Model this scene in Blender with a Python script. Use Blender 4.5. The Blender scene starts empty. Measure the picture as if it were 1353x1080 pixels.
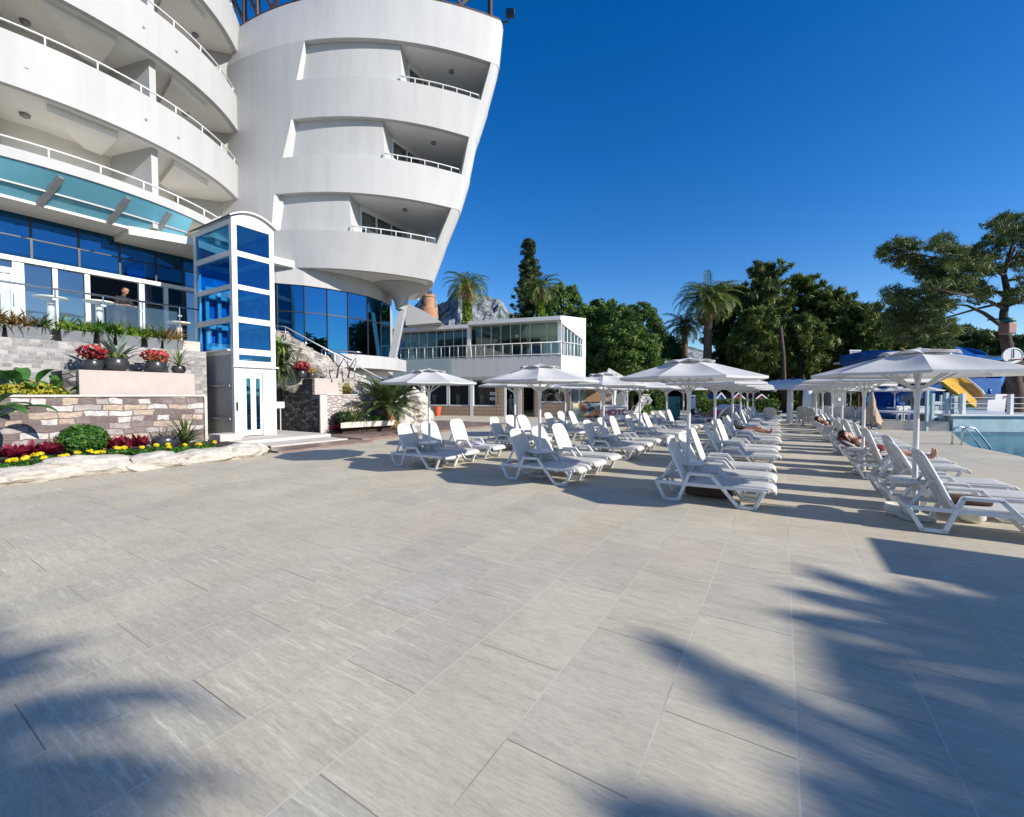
import bpy, bmesh, math, random
import numpy as np
from mathutils import Vector, Matrix
rnd = random.Random(7)
rng = np.random.default_rng(7)
S = bpy.context.scene
COL = S.collection
R = math.radians
# ------------------------------------------------------------------ camera geometry (solved from the paving joints)
FPX, CX, CY, EYE = 575.0, 676.5, 540.0, 1.67
YAW, PITCH = math.atan2(1033 - CX, FPX), math.atan2(18, FPX)
FW = np.array([-math.sin(YAW) * math.cos(PITCH), math.cos(YAW) * math.cos(PITCH), -math.sin(PITCH)])
RT = np.array([math.cos(YAW), math.sin(YAW), 0.0])
UP = np.cross(RT, FW)
AX = np.array([math.cos(YAW), math.sin(YAW)])
AD = np.array([-math.sin(YAW), math.cos(YAW)])
def ray(px, py): return FW + RT * (px - CX) / FPX + UP * (CY - py) / FPX
def pz(px, py, z):            # survey: where the sight line meets height z
    d = ray(px, py); t = (z - EYE) / d[2]; return np.array([d[0] * t, d[1] * t, z])
def pd(px, py, dep):          # survey: sight line at horizontal depth dep
    d = ray(px, py); t = dep / (d[:2] @ AD); return np.array([d[0] * t, d[1] * t, EYE + d[2] * t])
def W(x, d, z=0.0):           # plan coordinates turned with the hotel front
    p = AX * x + AD * d; return (p[0], p[1], z)

# ------------------------------------------------------------------ object helpers
def tag(o, label=None, cat=None, group=None, kind=None):
    if label: o['label'] = label
    if cat: o['category'] = cat
    if group: o['group'] = group
    if kind: o['kind'] = kind
    return o
BASE = {}
def thing(name, label, cat, loc=(0, 0, 0), group=None):
    o = bpy.data.objects.new(name, None); COL.objects.link(o)
    o.location = loc; o.empty_display_size = .2
    BASE[o] = Vector(loc)
    return tag(o, label, cat, group)
def copy_tree(o, parent=None):
    c = o.copy(); COL.objects.link(c)
    if parent is not None: c.parent = parent
    for ch in list(o.children): copy_tree(ch, c)
    return c
class MB:
    def __init__(s): s.v = []; s.f = []
    def add(s, vs, fs):
        n = len(s.v); s.v.extend([tuple(map(float, p)) for p in vs]); s.f.extend([tuple(i + n for i in f) for f in fs]); return s
    def box(s, a, b, rz=0, pivot=None):
        (x0, y0, z0), (x1, y1, z1) = a, b
        vs = [(x, y, z) for z in (z0, z1) for y in (y0, y1) for x in (x0, x1)]
        if rz:
            px, py = pivot if pivot else ((x0 + x1) / 2, (y0 + y1) / 2); c, n = math.cos(rz), math.sin(rz)
            vs = [(px + (x - px) * c - (y - py) * n, py + (x - px) * n + (y - py) * c, z) for x, y, z in vs]
        return s.add(vs, [(0, 2, 3, 1), (4, 5, 7, 6), (0, 1, 5, 4), (2, 6, 7, 3), (0, 4, 6, 2), (1, 3, 7, 5)])
    def hexa(s, q0, q1):      # two quads
        return s.add(list(q0) + list(q1), [(3, 2, 1, 0), (4, 5, 6, 7), (0, 1, 5, 4), (1, 2, 6, 5), (2, 3, 7, 6), (3, 0, 4, 7)])
    def bar(s, a, b, w, h, up=(0, 0, 1)):
        a, b = Vector(a), Vector(b); t = (b - a).normalized(); u = Vector(up)
        sd = t.cross(u)
        if sd.length < 1e-4: sd = t.cross(Vector((1, 0, 0)))
        sd.normalize(); u = sd.cross(t)
        q = lambda p: [p + sd * (i * w / 2) + u * (j * h / 2) for i, j in ((-1, -1), (1, -1), (1, 1), (-1, 1))]
        return s.hexa(q(a), q(b))
    def tube(s, pts, r, n=8, caps=True):
        pts = [Vector(p) for p in pts]; rs = r if isinstance(r, (list, tuple)) else [r] * len(pts)
        rings = []; prev = None
        for i, p in enumerate(pts):
            t = (pts[min(i + 1, len(pts) - 1)] - pts[max(i - 1, 0)]).normalized()
            if prev is None:
                u = t.cross(Vector((0, 0, 1)))
                if u.length < 1e-3: u = Vector((1, 0, 0))
            else: u = prev - t * prev.dot(t)
            u.normalize(); prev = u; w = t.cross(u)
            rings.append([p + (u * math.cos(2 * math.pi * k / n) + w * math.sin(2 * math.pi * k / n)) * rs[i] for k in range(n)])
        vs = [p for g in rings for p in g]; fs = []
        for i in range(len(pts) - 1):
            for k in range(n):
                a, b = i * n + k, i * n + (k + 1) % n
                fs.append((a, b, b + n, a + n))
        if caps: fs += [tuple(reversed(range(n))), tuple(range((len(pts) - 1) * n, len(pts) * n))]
        return s.add(vs, fs)
    def lathe(s, prof, c=(0, 0, 0), n=24, closed=True):
        vs = []; fs = []
        for r_, z in prof:
            for k in range(n):
                a = 2 * math.pi * k / n; vs.append((c[0] + r_ * math.cos(a), c[1] + r_ * math.sin(a), c[2] + z))
        for i in range(len(prof) - 1):
            for k in range(n):
                a, b = i * n + k, i * n + (k + 1) % n; fs.append((a, b, b + n, a + n))
        if closed: fs += [tuple(reversed(range(n))), tuple(range((len(prof) - 1) * n, len(prof) * n))]
        return s.add(vs, fs)
    def grid(s, rows):
        m = len(rows[0]); vs = [p for r_ in rows for p in r_]; fs = []
        for i in range(len(rows) - 1):
            for j in range(m - 1):
                fs.append((i * m + j, i * m + j + 1, (i + 1) * m + j + 1, (i + 1) * m + j))
        return s.add(vs, fs)
    def prism(s, poly, z0, z1):
        n = len(poly); vs = [(p[0], p[1], z0) for p in poly] + [(p[0], p[1], z1) for p in poly]
        return s.add(vs, [tuple(reversed(range(n))), tuple(range(n, 2 * n))] + [(i, (i + 1) % n, (i + 1) % n + n, i + n) for i in range(n)])
    def wall(s, path, z0, z1, t):      # thick wall along an open plan path; t to the left of travel; z0/z1 may be functions of the index
        P = [Vector((p[0], p[1], 0)) for p in path]; n = len(P); O = []
        for i in range(n):
            d = (P[min(i + 1, n - 1)] - P[max(i - 1, 0)]).normalized(); O.append(P[i] + Vector((-d.y, d.x, 0)) * t)
        f0 = z0 if callable(z0) else (lambda i: z0); f1 = z1 if callable(z1) else (lambda i: z1)
        vs = []
        for i in range(n):
            for q, f in ((P, f0), (P, f1), (O, f1), (O, f0)): vs.append((q[i].x, q[i].y, f(i)))
        fs = []
        for i in range(n - 1):
            for k in range(4):
                a, b = i * 4 + k, i * 4 + (k + 1) % 4; fs.append((a, a + 4, b + 4, b))
        fs += [(0, 1, 2, 3), ((n - 1) * 4 + 3, (n - 1) * 4 + 2, (n - 1) * 4 + 1, (n - 1) * 4)]
        return s.add(vs, fs)
    def ico(s, c, rad, sub=2, noise=0, seed=0):
        bm = bmesh.new(); bmesh.ops.create_icosphere(bm, subdivisions=sub, radius=1)
        rr = rad if isinstance(rad, (tuple, list)) else (rad,) * 3
        from mathutils import noise as nz
        for v in bm.verts:
            p = v.co.copy(); k = 1.0
            if noise:
                k += noise * nz.noise(p * 1.7 + Vector((seed * 3.1, seed * 1.7, seed))) + noise * .5 * nz.noise(p * 4.3 + Vector((seed, 0, seed * 2.)))
            v.co = Vector((p.x * rr[0] * k + c[0], p.y * rr[1] * k + c[1], p.z * rr[2] * k + c[2]))
        bm.verts.index_update()
        s.add([v.co for v in bm.verts], [tuple(v.index for v in f.verts) for f in bm.faces]); bm.free(); return s
    def build(s, name, mat, parent=None, smooth=False, label=None, bevel=0, world=True, fix=False, angle=None):
        me = bpy.data.meshes.new(name)
        off = Vector((0, 0, 0))
        if parent is not None and world:
            r_ = parent
            while r_.parent is not None: r_ = r_.parent
            off = BASE.get(r_, Vector((0, 0, 0)))
        me.from_pydata([(p[0] - off.x, p[1] - off.y, p[2] - off.z) for p in s.v], [], s.f)
        if fix:
            bm = bmesh.new(); bm.from_mesh(me); bmesh.ops.recalc_face_normals(bm, faces=bm.faces); bm.to_mesh(me); bm.free()
        o = bpy.data.objects.new(name, me); COL.objects.link(o)
        if mat: me.materials.append(mat)
        if smooth: me.polygons.foreach_set('use_smooth', [True] * len(me.polygons))
        if smooth and angle: me.set_sharp_from_angle(angle=R(angle))
        if parent is not None: o.parent = parent
        if label: o['label'] = label
        if bevel:
            m = o.modifiers.new('b', 'BEVEL'); m.width = bevel; m.segments = 2; m.limit_method = 'ANGLE'
        return o
def struct(name, mb, mat, **k):
    o = mb.build(name, mat, **k); o['kind'] = 'structure'; return o
def single(name, mb, mat, label, cat, group=None, **k):
    return tag(mb.build(name, mat, **k), label, cat, group)
def npmesh(name, V, F, mat, parent=None, smooth=False):    # fast mesh of quads from arrays (world coordinates)
    off = np.zeros(3)
    if parent is not None:
        r_ = parent
        while r_.parent is not None: r_ = r_.parent
        off = np.array(BASE.get(r_, (0, 0, 0)))
    V = V - off; me = bpy.data.meshes.new(name); k = F.shape[1]
    me.vertices.add(len(V)); me.vertices.foreach_set('co', V.astype(np.float32).ravel())
    me.loops.add(F.size); me.loops.foreach_set('vertex_index', F.astype(np.int32).ravel())
    me.polygons.add(len(F)); me.polygons.foreach_set('loop_start', np.arange(0, F.size, k, dtype=np.int32))
    me.polygons.foreach_set('loop_total', np.full(len(F), k, dtype=np.int32))
    me.update(calc_edges=True)
    if mat: me.materials.append(mat)
    o = bpy.data.objects.new(name, me); COL.objects.link(o)
    if parent is not None: o.parent = parent
    return o
def unit(a): return a / (np.linalg.norm(a, axis=1, keepdims=True) + 1e-9)
def leaf_quads(C, D, size, aspect=.45, N=None, sizevar=.4):   # a pointed leaf per centre, along D
    n = len(C)
    if N is not None: N = unit(N); D = D - N * np.sum(D * N, 1, keepdims=True)
    D = unit(D); Rn = rng.normal(size=(n, 3)) if N is None else N; Sd = unit(np.cross(D, Rn))
    L = size * (1 + sizevar * (rng.random(n) - .5) * 2)[:, None]; w = L * aspect * .5
    a = C - D * L * .5; b = C + D * L * .5; m = C + D * L * .05
    V = np.stack([a, m + Sd * w, b, m - Sd * w], 1).reshape(-1, 3)
    return V, np.arange(4 * n).reshape(-1, 4)
def blob_points(c, r, n, shell=.55):
    d = unit(rng.normal(size=(n, 3))); k = (shell + (1 - shell) * rng.random(n))[:, None]
    return np.array(c) + d * k * np.array(r), d

# ------------------------------------------------------------------ material helpers
class NT:
    def __init__(s, name):
        s.m = bpy.data.materials.new(name); s.m.use_nodes = True; s.t = s.m.node_tree; s.t.nodes.clear()
        s.out = s.n('ShaderNodeOutputMaterial')
    def n(s, ty, **k):
        x = s.t.nodes.new(ty)
        for a, b in k.items():
            if a[0] == '_': x.inputs[int(a[1:])].default_value = b
            else: setattr(x, a, b)
        return x
    def l(s, a, b): s.t.links.new(a, b)
    def surf(s, x): s.l(x, s.out.inputs['Surface']); return s.m
    def pr(s, **k):
        p = s.n('ShaderNodeBsdfPrincipled')
        for a, b in k.items(): p.inputs[a.replace('_', ' ')].default_value = b
        return p
    def obj(s): return s.n('ShaderNodeTexCoord').outputs['Object']
    def pos(s): return s.n('ShaderNodeNewGeometry').outputs['Position']
    def mapping(s, src, scale=(1, 1, 1), rot=(0, 0, 0), loc=(0, 0, 0)):
        m = s.n('ShaderNodeMapping'); m.inputs['Scale'].default_value = scale; m.inputs['Rotation'].default_value = rot; m.inputs['Location'].default_value = loc
        s.l(src, m.inputs['Vector']); return m.outputs['Vector']
    def noise(s, src, scale, det=4, rough=.55):
        x = s.n('ShaderNodeTexNoise'); x.inputs['Scale'].default_value = scale; x.inputs['Detail'].default_value = det; x.inputs['Roughness'].default_value = rough
        s.l(src, x.inputs['Vector']); return x.outputs['Fac']
    def ramp(s, fac, stops, mode='LINEAR'):
        x = s.n('ShaderNodeValToRGB'); x.color_ramp.interpolation = mode; e = x.color_ramp.elements
        while len(e) > 1: e.remove(e[-1])
        e[0].position = stops[0][0]; e[0].color = (*stops[0][1], 1)
        for p, c in stops[1:]:
            q = e.new(p); q.color = (*c, 1)
        s.l(fac, x.inputs['Fac']); return x.outputs['Color']
    def mix(s, f, a, b, blend='MIX'):
        x = s.n('ShaderNodeMix', data_type='RGBA', blend_type=blend)
        for src, i in ((f, 0), (a, 6), (b, 7)):
            if hasattr(src, 'is_linked'): s.l(src, x.inputs[i])
            else: x.inputs[i].default_value = src if i == 0 else (*src, 1)
        return x.outputs[2]
    def bump(s, h, strength=.3, dist=.02):
        b = s.n('ShaderNodeBump'); b.inputs['Strength'].default_value = strength; b.inputs['Distance'].default_value = dist
        s.l(h, b.inputs['Height']); return b.outputs['Normal']
def simple(name, col, rough=.6, metal=0, var=.12, scale=6, bump=0, spec=.5):
    t = NT(name); p = t.pr(Roughness=rough, Metallic=metal); p.inputs['Specular IOR Level'].default_value = spec
    n = t.noise(t.obj(), scale, 5)
    c = t.ramp(n, [(.3, tuple(x * (1 - var) for x in col)), (.7, tuple(min(1, x * (1 + var)) for x in col))])
    t.l(c, p.inputs['Base Color'])
    if bump: t.l(t.bump(t.noise(t.obj(), scale * 6, 4), bump, .01), p.inputs['Normal'])
    return t.surf(p.outputs[0])
M = {}
# ------------------------------------------------------------------ materials
def m_plaster(name, col, streak=.12):
    t = NT(name); p = t.pr(Roughness=.75); pos = t.pos()
    n1 = t.noise(pos, .35, 5); n2 = t.noise(t.mapping(pos, (1.6, 1.6, .12)), 1.2, 5, .6); n3 = t.noise(pos, 30, 3)
    c1 = t.ramp(n1, [(.3, tuple(x * .93 for x in col)), (.65, col)])
    c2 = t.ramp(n2, [(.25, (1 - streak, 1 - streak * .95, 1 - streak * .9)), (.55, (1, 1, 1))])
    t.l(t.mix(1.0, c1, c2, 'MULTIPLY'), p.inputs['Base Color'])
    t.l(t.bump(n3, .12, .01), p.inputs['Normal'])
    return t.surf(p.outputs[0])
M['plaster'] = m_plaster('white_plaster', (.455, .455, .45), .10)
M['plaster_tower'] = m_plaster('white_render', (.55, .55, .54), .11)
M['ceiling'] = m_plaster('ceiling_paint', (.80, .78, .73), .06)
M['recess'] = m_plaster('recess_lightened', (.86, .86, .85), .05)  # plaster lightened in colour to stand for light bounced into the recesses
M['white'] = simple('white_paint', (.70, .70, .69), .35, var=.03)
M['white_metal'] = simple('white_metal', (.66, .665, .67), .3, var=.05)
M['plastic'] = simple('white_plastic', (.68, .68, .67), .38, var=.05, scale=9)
M['steel'] = simple('steel', (.62, .63, .64), .25, 1.0, .08)
M['grey_metal'] = simple('grey_metal', (.24, .25, .26), .45, .3, .1)
M['grey_panel'] = simple('grey_panel', (.36, .36, .36), .5, .0, .06)
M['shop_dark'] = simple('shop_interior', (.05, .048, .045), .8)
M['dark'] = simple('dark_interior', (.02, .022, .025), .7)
M['black'] = simple('black_paint', (.015, .015, .016), .4)
M['pot'] = simple('pot_glaze', (.035, .037, .04), .3, var=.3)
M['trough'] = simple('trough_grey', (.16, .17, .18), .6)
M['brown_timber'] = simple('brown_timber', (.06, .035, .025), .6, var=.3)
M['concrete'] = simple('pale_stone', (.54, .50, .445), .8, var=.1, scale=4, bump=.15)
M['pink'] = simple('pink_render', (.45, .385, .35), .85, var=.05, scale=3, bump=.1)
M['soil'] = simple('soil', (.035, .025, .018), .95, var=.4, scale=8, bump=.6)
M['cream'] = simple('cream_top', (.78, .74, .64), .4, var=.04)
M['skin'] = simple('skin', (.50, .27, .18), .5, var=.08, scale=20)
M['tan_skin'] = simple('tan_skin', (.36, .17, .10), .5, var=.08, scale=20)
M['hair'] = simple('dark_hair', (.018, .011, .008), .5, var=.4, scale=60)
M['black_cloth'] = simple('black_cloth', (.018, .018, .02), .85, var=.3, scale=30)
M['brown_cloth'] = simple('brown_towel', (.10, .055, .04), .95, var=.25, scale=40, bump=.5)
M['lilac'] = simple('lilac_towel', (.46, .40, .58), .95, var=.15, scale=40, bump=.5)
M['beige_cloth'] = simple('beige_canvas', (.48, .36, .26), .9, var=.15, scale=12)
M['red'] = simple('red_paint', (.20, .015, .02), .5, var=.15)
M['pinkred'] = simple('pink_fabric', (.50, .05, .13), .6, var=.1)
M['orange'] = simple('orange_plastic', (.55, .10, .04), .5, var=.15)
M['teal'] = simple('teal_paint', (.02, .16, .14), .5, var=.2)
M['blue'] = simple('blue_plastic', (.012, .10, .34), .35, var=.25, scale=1.5)
M['lightblue'] = simple('pool_blue_paint', (.05, .28, .42), .4, var=.15)
M['yellow'] = simple('yellow_fibreglass', (.72, .42, .03), .35, var=.12, scale=2)
M['pale_yellow'] = simple('pale_yellow', (.75, .72, .42), .5, var=.08)
M['maroon'] = simple('maroon_cloth', (.18, .03, .04), .8)
M['mannequin'] = simple('mannequin_white', (.7, .68, .65), .5, var=.03)
M['brick_tower'] = simple('ochre_render', (.42, .22, .12), .85, var=.15, scale=3)
M['kiosk_wood'] = simple('kiosk_wood', (.30, .18, .09), .7, var=.2, scale=3)
M['lantern'] = simple('faded_pink_panel', (.28, .14, .12), .6, var=.2)
M['gold'] = simple('gold_letter', (.55, .40, .14), .35, .6)
M['sign_red'] = simple('sign_red', (.38, .02, .05), .5, var=.05)

def m_wood(name, c0, c1, axis=0):
    t = NT(name); p = t.pr(Roughness=.6); o = t.obj()
    sc = [14, 14, 14]; sc[axis] = 1.2
    n = t.noise(t.mapping(o, tuple(sc)), 1.0, 6, .65)
    w = t.n('ShaderNodeTexWave', wave_type='BANDS', bands_direction='Z'); w.inputs['Scale'].default_value = 1.1; t.l(o, w.inputs['Vector'])
    c = t.mix(t.n('ShaderNodeMath', operation='GREATER_THAN', _1=.97).outputs[0], t.ramp(n, [(.3, c0), (.7, c1)]), (0, 0, 0))
    g = t.n('ShaderNodeMath', operation='GREATER_THAN', _1=.985); t.l(w.outputs['Fac'], g.inputs[0])
    c = t.mix(g.outputs[0], t.ramp(n, [(.3, c0), (.7, c1)]), tuple(x * .3 for x in c0))
    t.l(c, p.inputs['Base Color']); t.l(t.bump(n, .2, .005), p.inputs['Normal'])
    return t.surf(p.outputs[0])
M['shop_wood'] = m_wood('shop_wood_cladding', (.26, .18, .12), (.40, .30, .22))

def m_sheet(name, col, trans, rough=.8, weave=160):     # thin cloth that lets some light through
    t = NT(name); o = t.obj(); n = t.noise(o, 3, 4)
    c = t.ramp(n, [(.3, tuple(x * .95 for x in col)), (.7, col)])
    p = t.pr(Roughness=rough); t.l(c, p.inputs['Base Color'])
    tr = t.n('ShaderNodeBsdfTranslucent'); t.l(c, tr.inputs['Color'])
    nb = t.bump(t.noise(t.mapping(o, (1, 1, 1)), 14, 3), .12, .02); t.l(nb, p.inputs['Normal'])
    x = t.n('ShaderNodeMixShader'); x.inputs[0].default_value = trans
    t.l(p.outputs[0], x.inputs[1]); t.l(tr.outputs[0], x.inputs[2])
    return t.surf(x.outputs[0])
M['canvas'] = m_sheet('parasol_canvas', (.66, .65, .63), .18)
M['float_cloth'] = m_sheet('white_nylon', (.78, .78, .78), .3)
def m_sling():
    t = NT('white_sling'); o = t.obj()
    w = t.n('ShaderNodeTexWave', wave_type='BANDS', bands_direction='Y'); w.inputs['Scale'].default_value = 9; t.l(o, w.inputs['Vector'])
    n = t.noise(o, 5, 3)
    c = t.ramp(n, [(.3, (.64, .63, .59)), (.7, (.70, .69, .66))])
    c = t.mix(t.ramp(w.outputs['Fac'], [(.05, (.75, .75, .75)), (.3, (1, 1, 1))]), (.54, .53, .50), c)
    p = t.pr(Roughness=.55); t.l(c, p.inputs['Base Color']); t.l(t.bump(w.outputs['Fac'], .25, .004), p.inputs['Normal'])
    tr = t.n('ShaderNodeBsdfTranslucent'); t.l(c, tr.inputs['Color'])
    x = t.n('ShaderNodeMixShader'); x.inputs[0].default_value = .18
    t.l(p.outputs[0], x.inputs[1]); t.l(tr.outputs[0], x.inputs[2])
    return t.surf(x.outputs[0])
M['sling'] = m_sling()

def m_glass(name, tint, gloss_col, k_gloss, rough=.015, wob=.0):
    t = NT(name)
    tr = t.n('ShaderNodeBsdfTransparent'); tr.inputs[0].default_value = (*tint, 1)
    g = t.n('ShaderNodeBsdfGlossy'); g.inputs[0].default_value = (*gloss_col, 1); g.inputs['Roughness'].default_value = rough
    gb = t.n('ShaderNodeNewGeometry'); fm = t.n('ShaderNodeMath', operation='MULTIPLY_ADD', _1=-.8333, _2=1.5); t.l(gb.outputs['Backfacing'], fm.inputs[0])
    fr = t.n('ShaderNodeFresnel'); t.l(fm.outputs[0], fr.inputs['IOR'])
    ad = t.n('ShaderNodeMath', operation='ADD', use_clamp=True); ad.inputs[1].default_value = k_gloss; t.l(fr.outputs[0], ad.inputs[0])
    if wob: t.l(t.bump(t.noise(t.pos(), .5, 2), wob, .05), g.inputs['Normal'])
    x = t.n('ShaderNodeMixShader'); t.l(ad.outputs[0], x.inputs[0]); t.l(tr.outputs[0], x.inputs[1]); t.l(g.outputs[0], x.inputs[2])
    return t.surf(x.outputs[0])
M['blue_glass'] = m_glass('blue_mirror_glass', (.03, .12, .22), (.06, .29, .55), .55, .012, .25)
M['navy_glass'] = m_glass('navy_mirror_glass', (.16, .30, .40), (.06, .27, .50), .26, .012, .3)
M['tinted_glass'] = m_glass('tinted_door_glass', (.60, .68, .70), (.45, .65, .85), .16, .012, .2)
M['lift_glass'] = m_glass('blue_tinted_glass', (.42, .76, .95), (.20, .58, .88), .05, .01, .2)
M['lift_back'] = simple('opaque_blue_brightener', (.03, .27, .58), .12, 0, .25, 2.5)  # opaque blue instead of clear glass, added so the lift looks brighter
M['green_glass'] = m_glass('green_tinted_glass', (.42, .55, .51), (.8, .95, .92), .03)
M['clear_glass'] = m_glass('clear_glass', (.86, .90, .90), (1, 1, 1), .03)
M['dark_glass'] = m_glass('shop_glass', (.70, .72, .72), (.9, .95, .95), .03)
def m_frost(name, col, trans):
    t = NT(name); d = t.n('ShaderNodeBsdfTranslucent'); d.inputs[0].default_value = (*col, 1)
    tr = t.n('ShaderNodeBsdfTransparent'); tr.inputs[0].default_value = (*[min(1, c * 1.1) for c in col], 1)
    g = t.n('ShaderNodeBsdfGlossy'); g.inputs['Roughness'].default_value = .05
    a = t.n('ShaderNodeMixShader'); a.inputs[0].default_value = trans; t.l(d.outputs[0], a.inputs[1]); t.l(tr.outputs[0], a.inputs[2])
    b = t.n('ShaderNodeMixShader'); b.inputs[0].default_value = .08; t.l(a.outputs[0], b.inputs[1]); t.l(g.outputs[0], b.inputs[2])
    df = t.n('ShaderNodeBsdfDiffuse'); df.inputs[0].default_value = (*col, 1)
    e = t.n('ShaderNodeMixShader'); e.inputs[0].default_value = .42; t.l(b.outputs[0], e.inputs[1]); t.l(df.outputs[0], e.inputs[2])
    return t.surf(e.outputs[0])
M['canopy_glass'] = m_frost('cyan_canopy_glass', (.27, .70, .90), .45)
M['frost'] = m_frost('frosted_glass', (.62, .72, .74), .25)

def m_tiles():
    t = NT('porcelain_paving'); pos = t.pos()
    sp = t.n('ShaderNodeSeparateXYZ'); t.l(pos, sp.inputs[0])
    cb = t.n('ShaderNodeCombineXYZ'); t.l(sp.outputs[1], cb.inputs[0]); t.l(sp.outputs[0], cb.inputs[1])
    uv = t.mapping(cb.outputs[0], (1, 1, 1), loc=(.66 + 12, .51 + 12, 0))
    def brick(c1, c2, mort, ms):
        b = t.n('ShaderNodeTexBrick', offset=.5, offset_frequency=2, squash=1); t.l(uv, b.inputs['Vector'])
        for k, v in (('Color1', c1), ('Color2', c2), ('Mortar', mort)): b.inputs[k].default_value = (*v, 1)
        b.inputs['Scale'].default_value = 1; b.inputs['Mortar Size'].default_value = ms; b.inputs['Mortar Smooth'].default_value = .3
        b.inputs['Brick Width'].default_value = 1.2; b.inputs['Row Height'].default_value = .6; b.inputs['Bias'].default_value = 0
        return b
    b = brick((0, 0, 0), (1, 1, 1), (.5, .5, .5), .0)
    j = brick((0, 0, 0), (0, 0, 0), (1, 1, 1), .0042)
    tile = b.outputs['Color']
    # tile tone
    tone = t.ramp(tile, [(0, (.497, .463, .375)), (.3, (.53, .485, .382)), (.55, (.57, .518, .40)), (.8, (.552, .494, .375)), (1, (.512, .475, .395))])
    # grain streaks run across the tile, shifted per tile
    sh = t.n('ShaderNodeVectorMath', operation='MULTIPLY_ADD'); t.l(tile, sh.inputs[0]); sh.inputs[1].default_value = (37, 53, 11); t.l(pos, sh.inputs[2])
    g1 = t.noise(t.mapping(sh.outputs[0], (2.6, 15, 1)), 1.0, 8, .72)
    g2 = t.noise(t.mapping(sh.outputs[0], (14, 70, 1)), 1.0, 7, .75)
    g3 = t.noise(pos, 1.1, 4, .6)
    c = t.mix(1.0, tone, t.ramp(g1, [(.28, (.78, .77, .765)), (.45, (.95, .95, .95)), (.6, (1.02, 1.02, 1.02)), (.75, (1.13, 1.12, 1.11))]), 'MULTIPLY')
    c = t.mix(1.0, c, t.ramp(g2, [(.3, (.79, .79, .79)), (.5, (1.0, 1.0, 1.0)), (.72, (1.14, 1.14, 1.14))]), 'MULTIPLY')
    c = t.mix(1.0, c, t.ramp(g3, [(.3, (.90, .89, .87)), (.7, (1.07, 1.06, 1.06))]), 'MULTIPLY')
    # pale scuffs
    s1 = t.noise(t.mapping(pos, (2.2, 22, 1), rot=(0, 0, .12)), 1.2, 8, .74); s2 = t.noise(pos, .33, 3)
    sm = t.n('ShaderNodeMath', operation='MULTIPLY'); t.l(t.ramp(s1, [(.52, (0, 0, 0)), (.66, (.9, .9, .9))]), sm.inputs[0]); t.l(t.ramp(s2, [(.46, (0, 0, 0)), (.62, (.8, .8, .8))]), sm.inputs[1])
    c = t.mix(sm.outputs[0], c, (.78, .72, .58))
    # small dark spots
    v = t.n('ShaderNodeTexVoronoi', feature='F1'); v.inputs['Scale'].default_value = 1.3; t.l(pos, v.inputs['Vector'])
    c = t.mix(t.ramp(v.outputs['Distance'], [(.012, (.6, .6, .6)), (.03, (0, 0, 0))]), c, (.1, .09, .08))
    jn = t.noise(pos, .9, 2)
    su = t.n('ShaderNodeSeparateXYZ'); t.l(uv, su.inputs[0])
    pp = t.n('ShaderNodeMath', operation='PINGPONG', _1=.3); t.l(su.outputs[1], pp.inputs[0])
    lt = t.n('ShaderNodeMath', operation='LESS_THAN', _1=.006); t.l(pp.outputs[0], lt.inputs[0])
    jc = t.mix(lt.outputs[0], t.ramp(jn, [(.38, (.23, .205, .16)), (.62, (.34, .31, .25))]), t.ramp(jn, [(.36, (.33, .30, .25)), (.46, (.60, .56, .47))]))
    c = t.mix(j.outputs['Color'], c, jc)
    p = t.pr(); t.l(c, p.inputs['Base Color'])
    t.l(t.ramp(g1, [(.3, (.55,) * 3), (.7, (.7,) * 3)]), p.inputs['Roughness'])
    p.inputs['Specular IOR Level'].default_value = .22
    h = t.mix(j.outputs['Color'], g2, (0, 0, 0)); t.l(t.bump(h, .15, .004), p.inputs['Normal'])
    return t.surf(p.outputs[0])
M['tiles'] = m_tiles()

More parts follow.
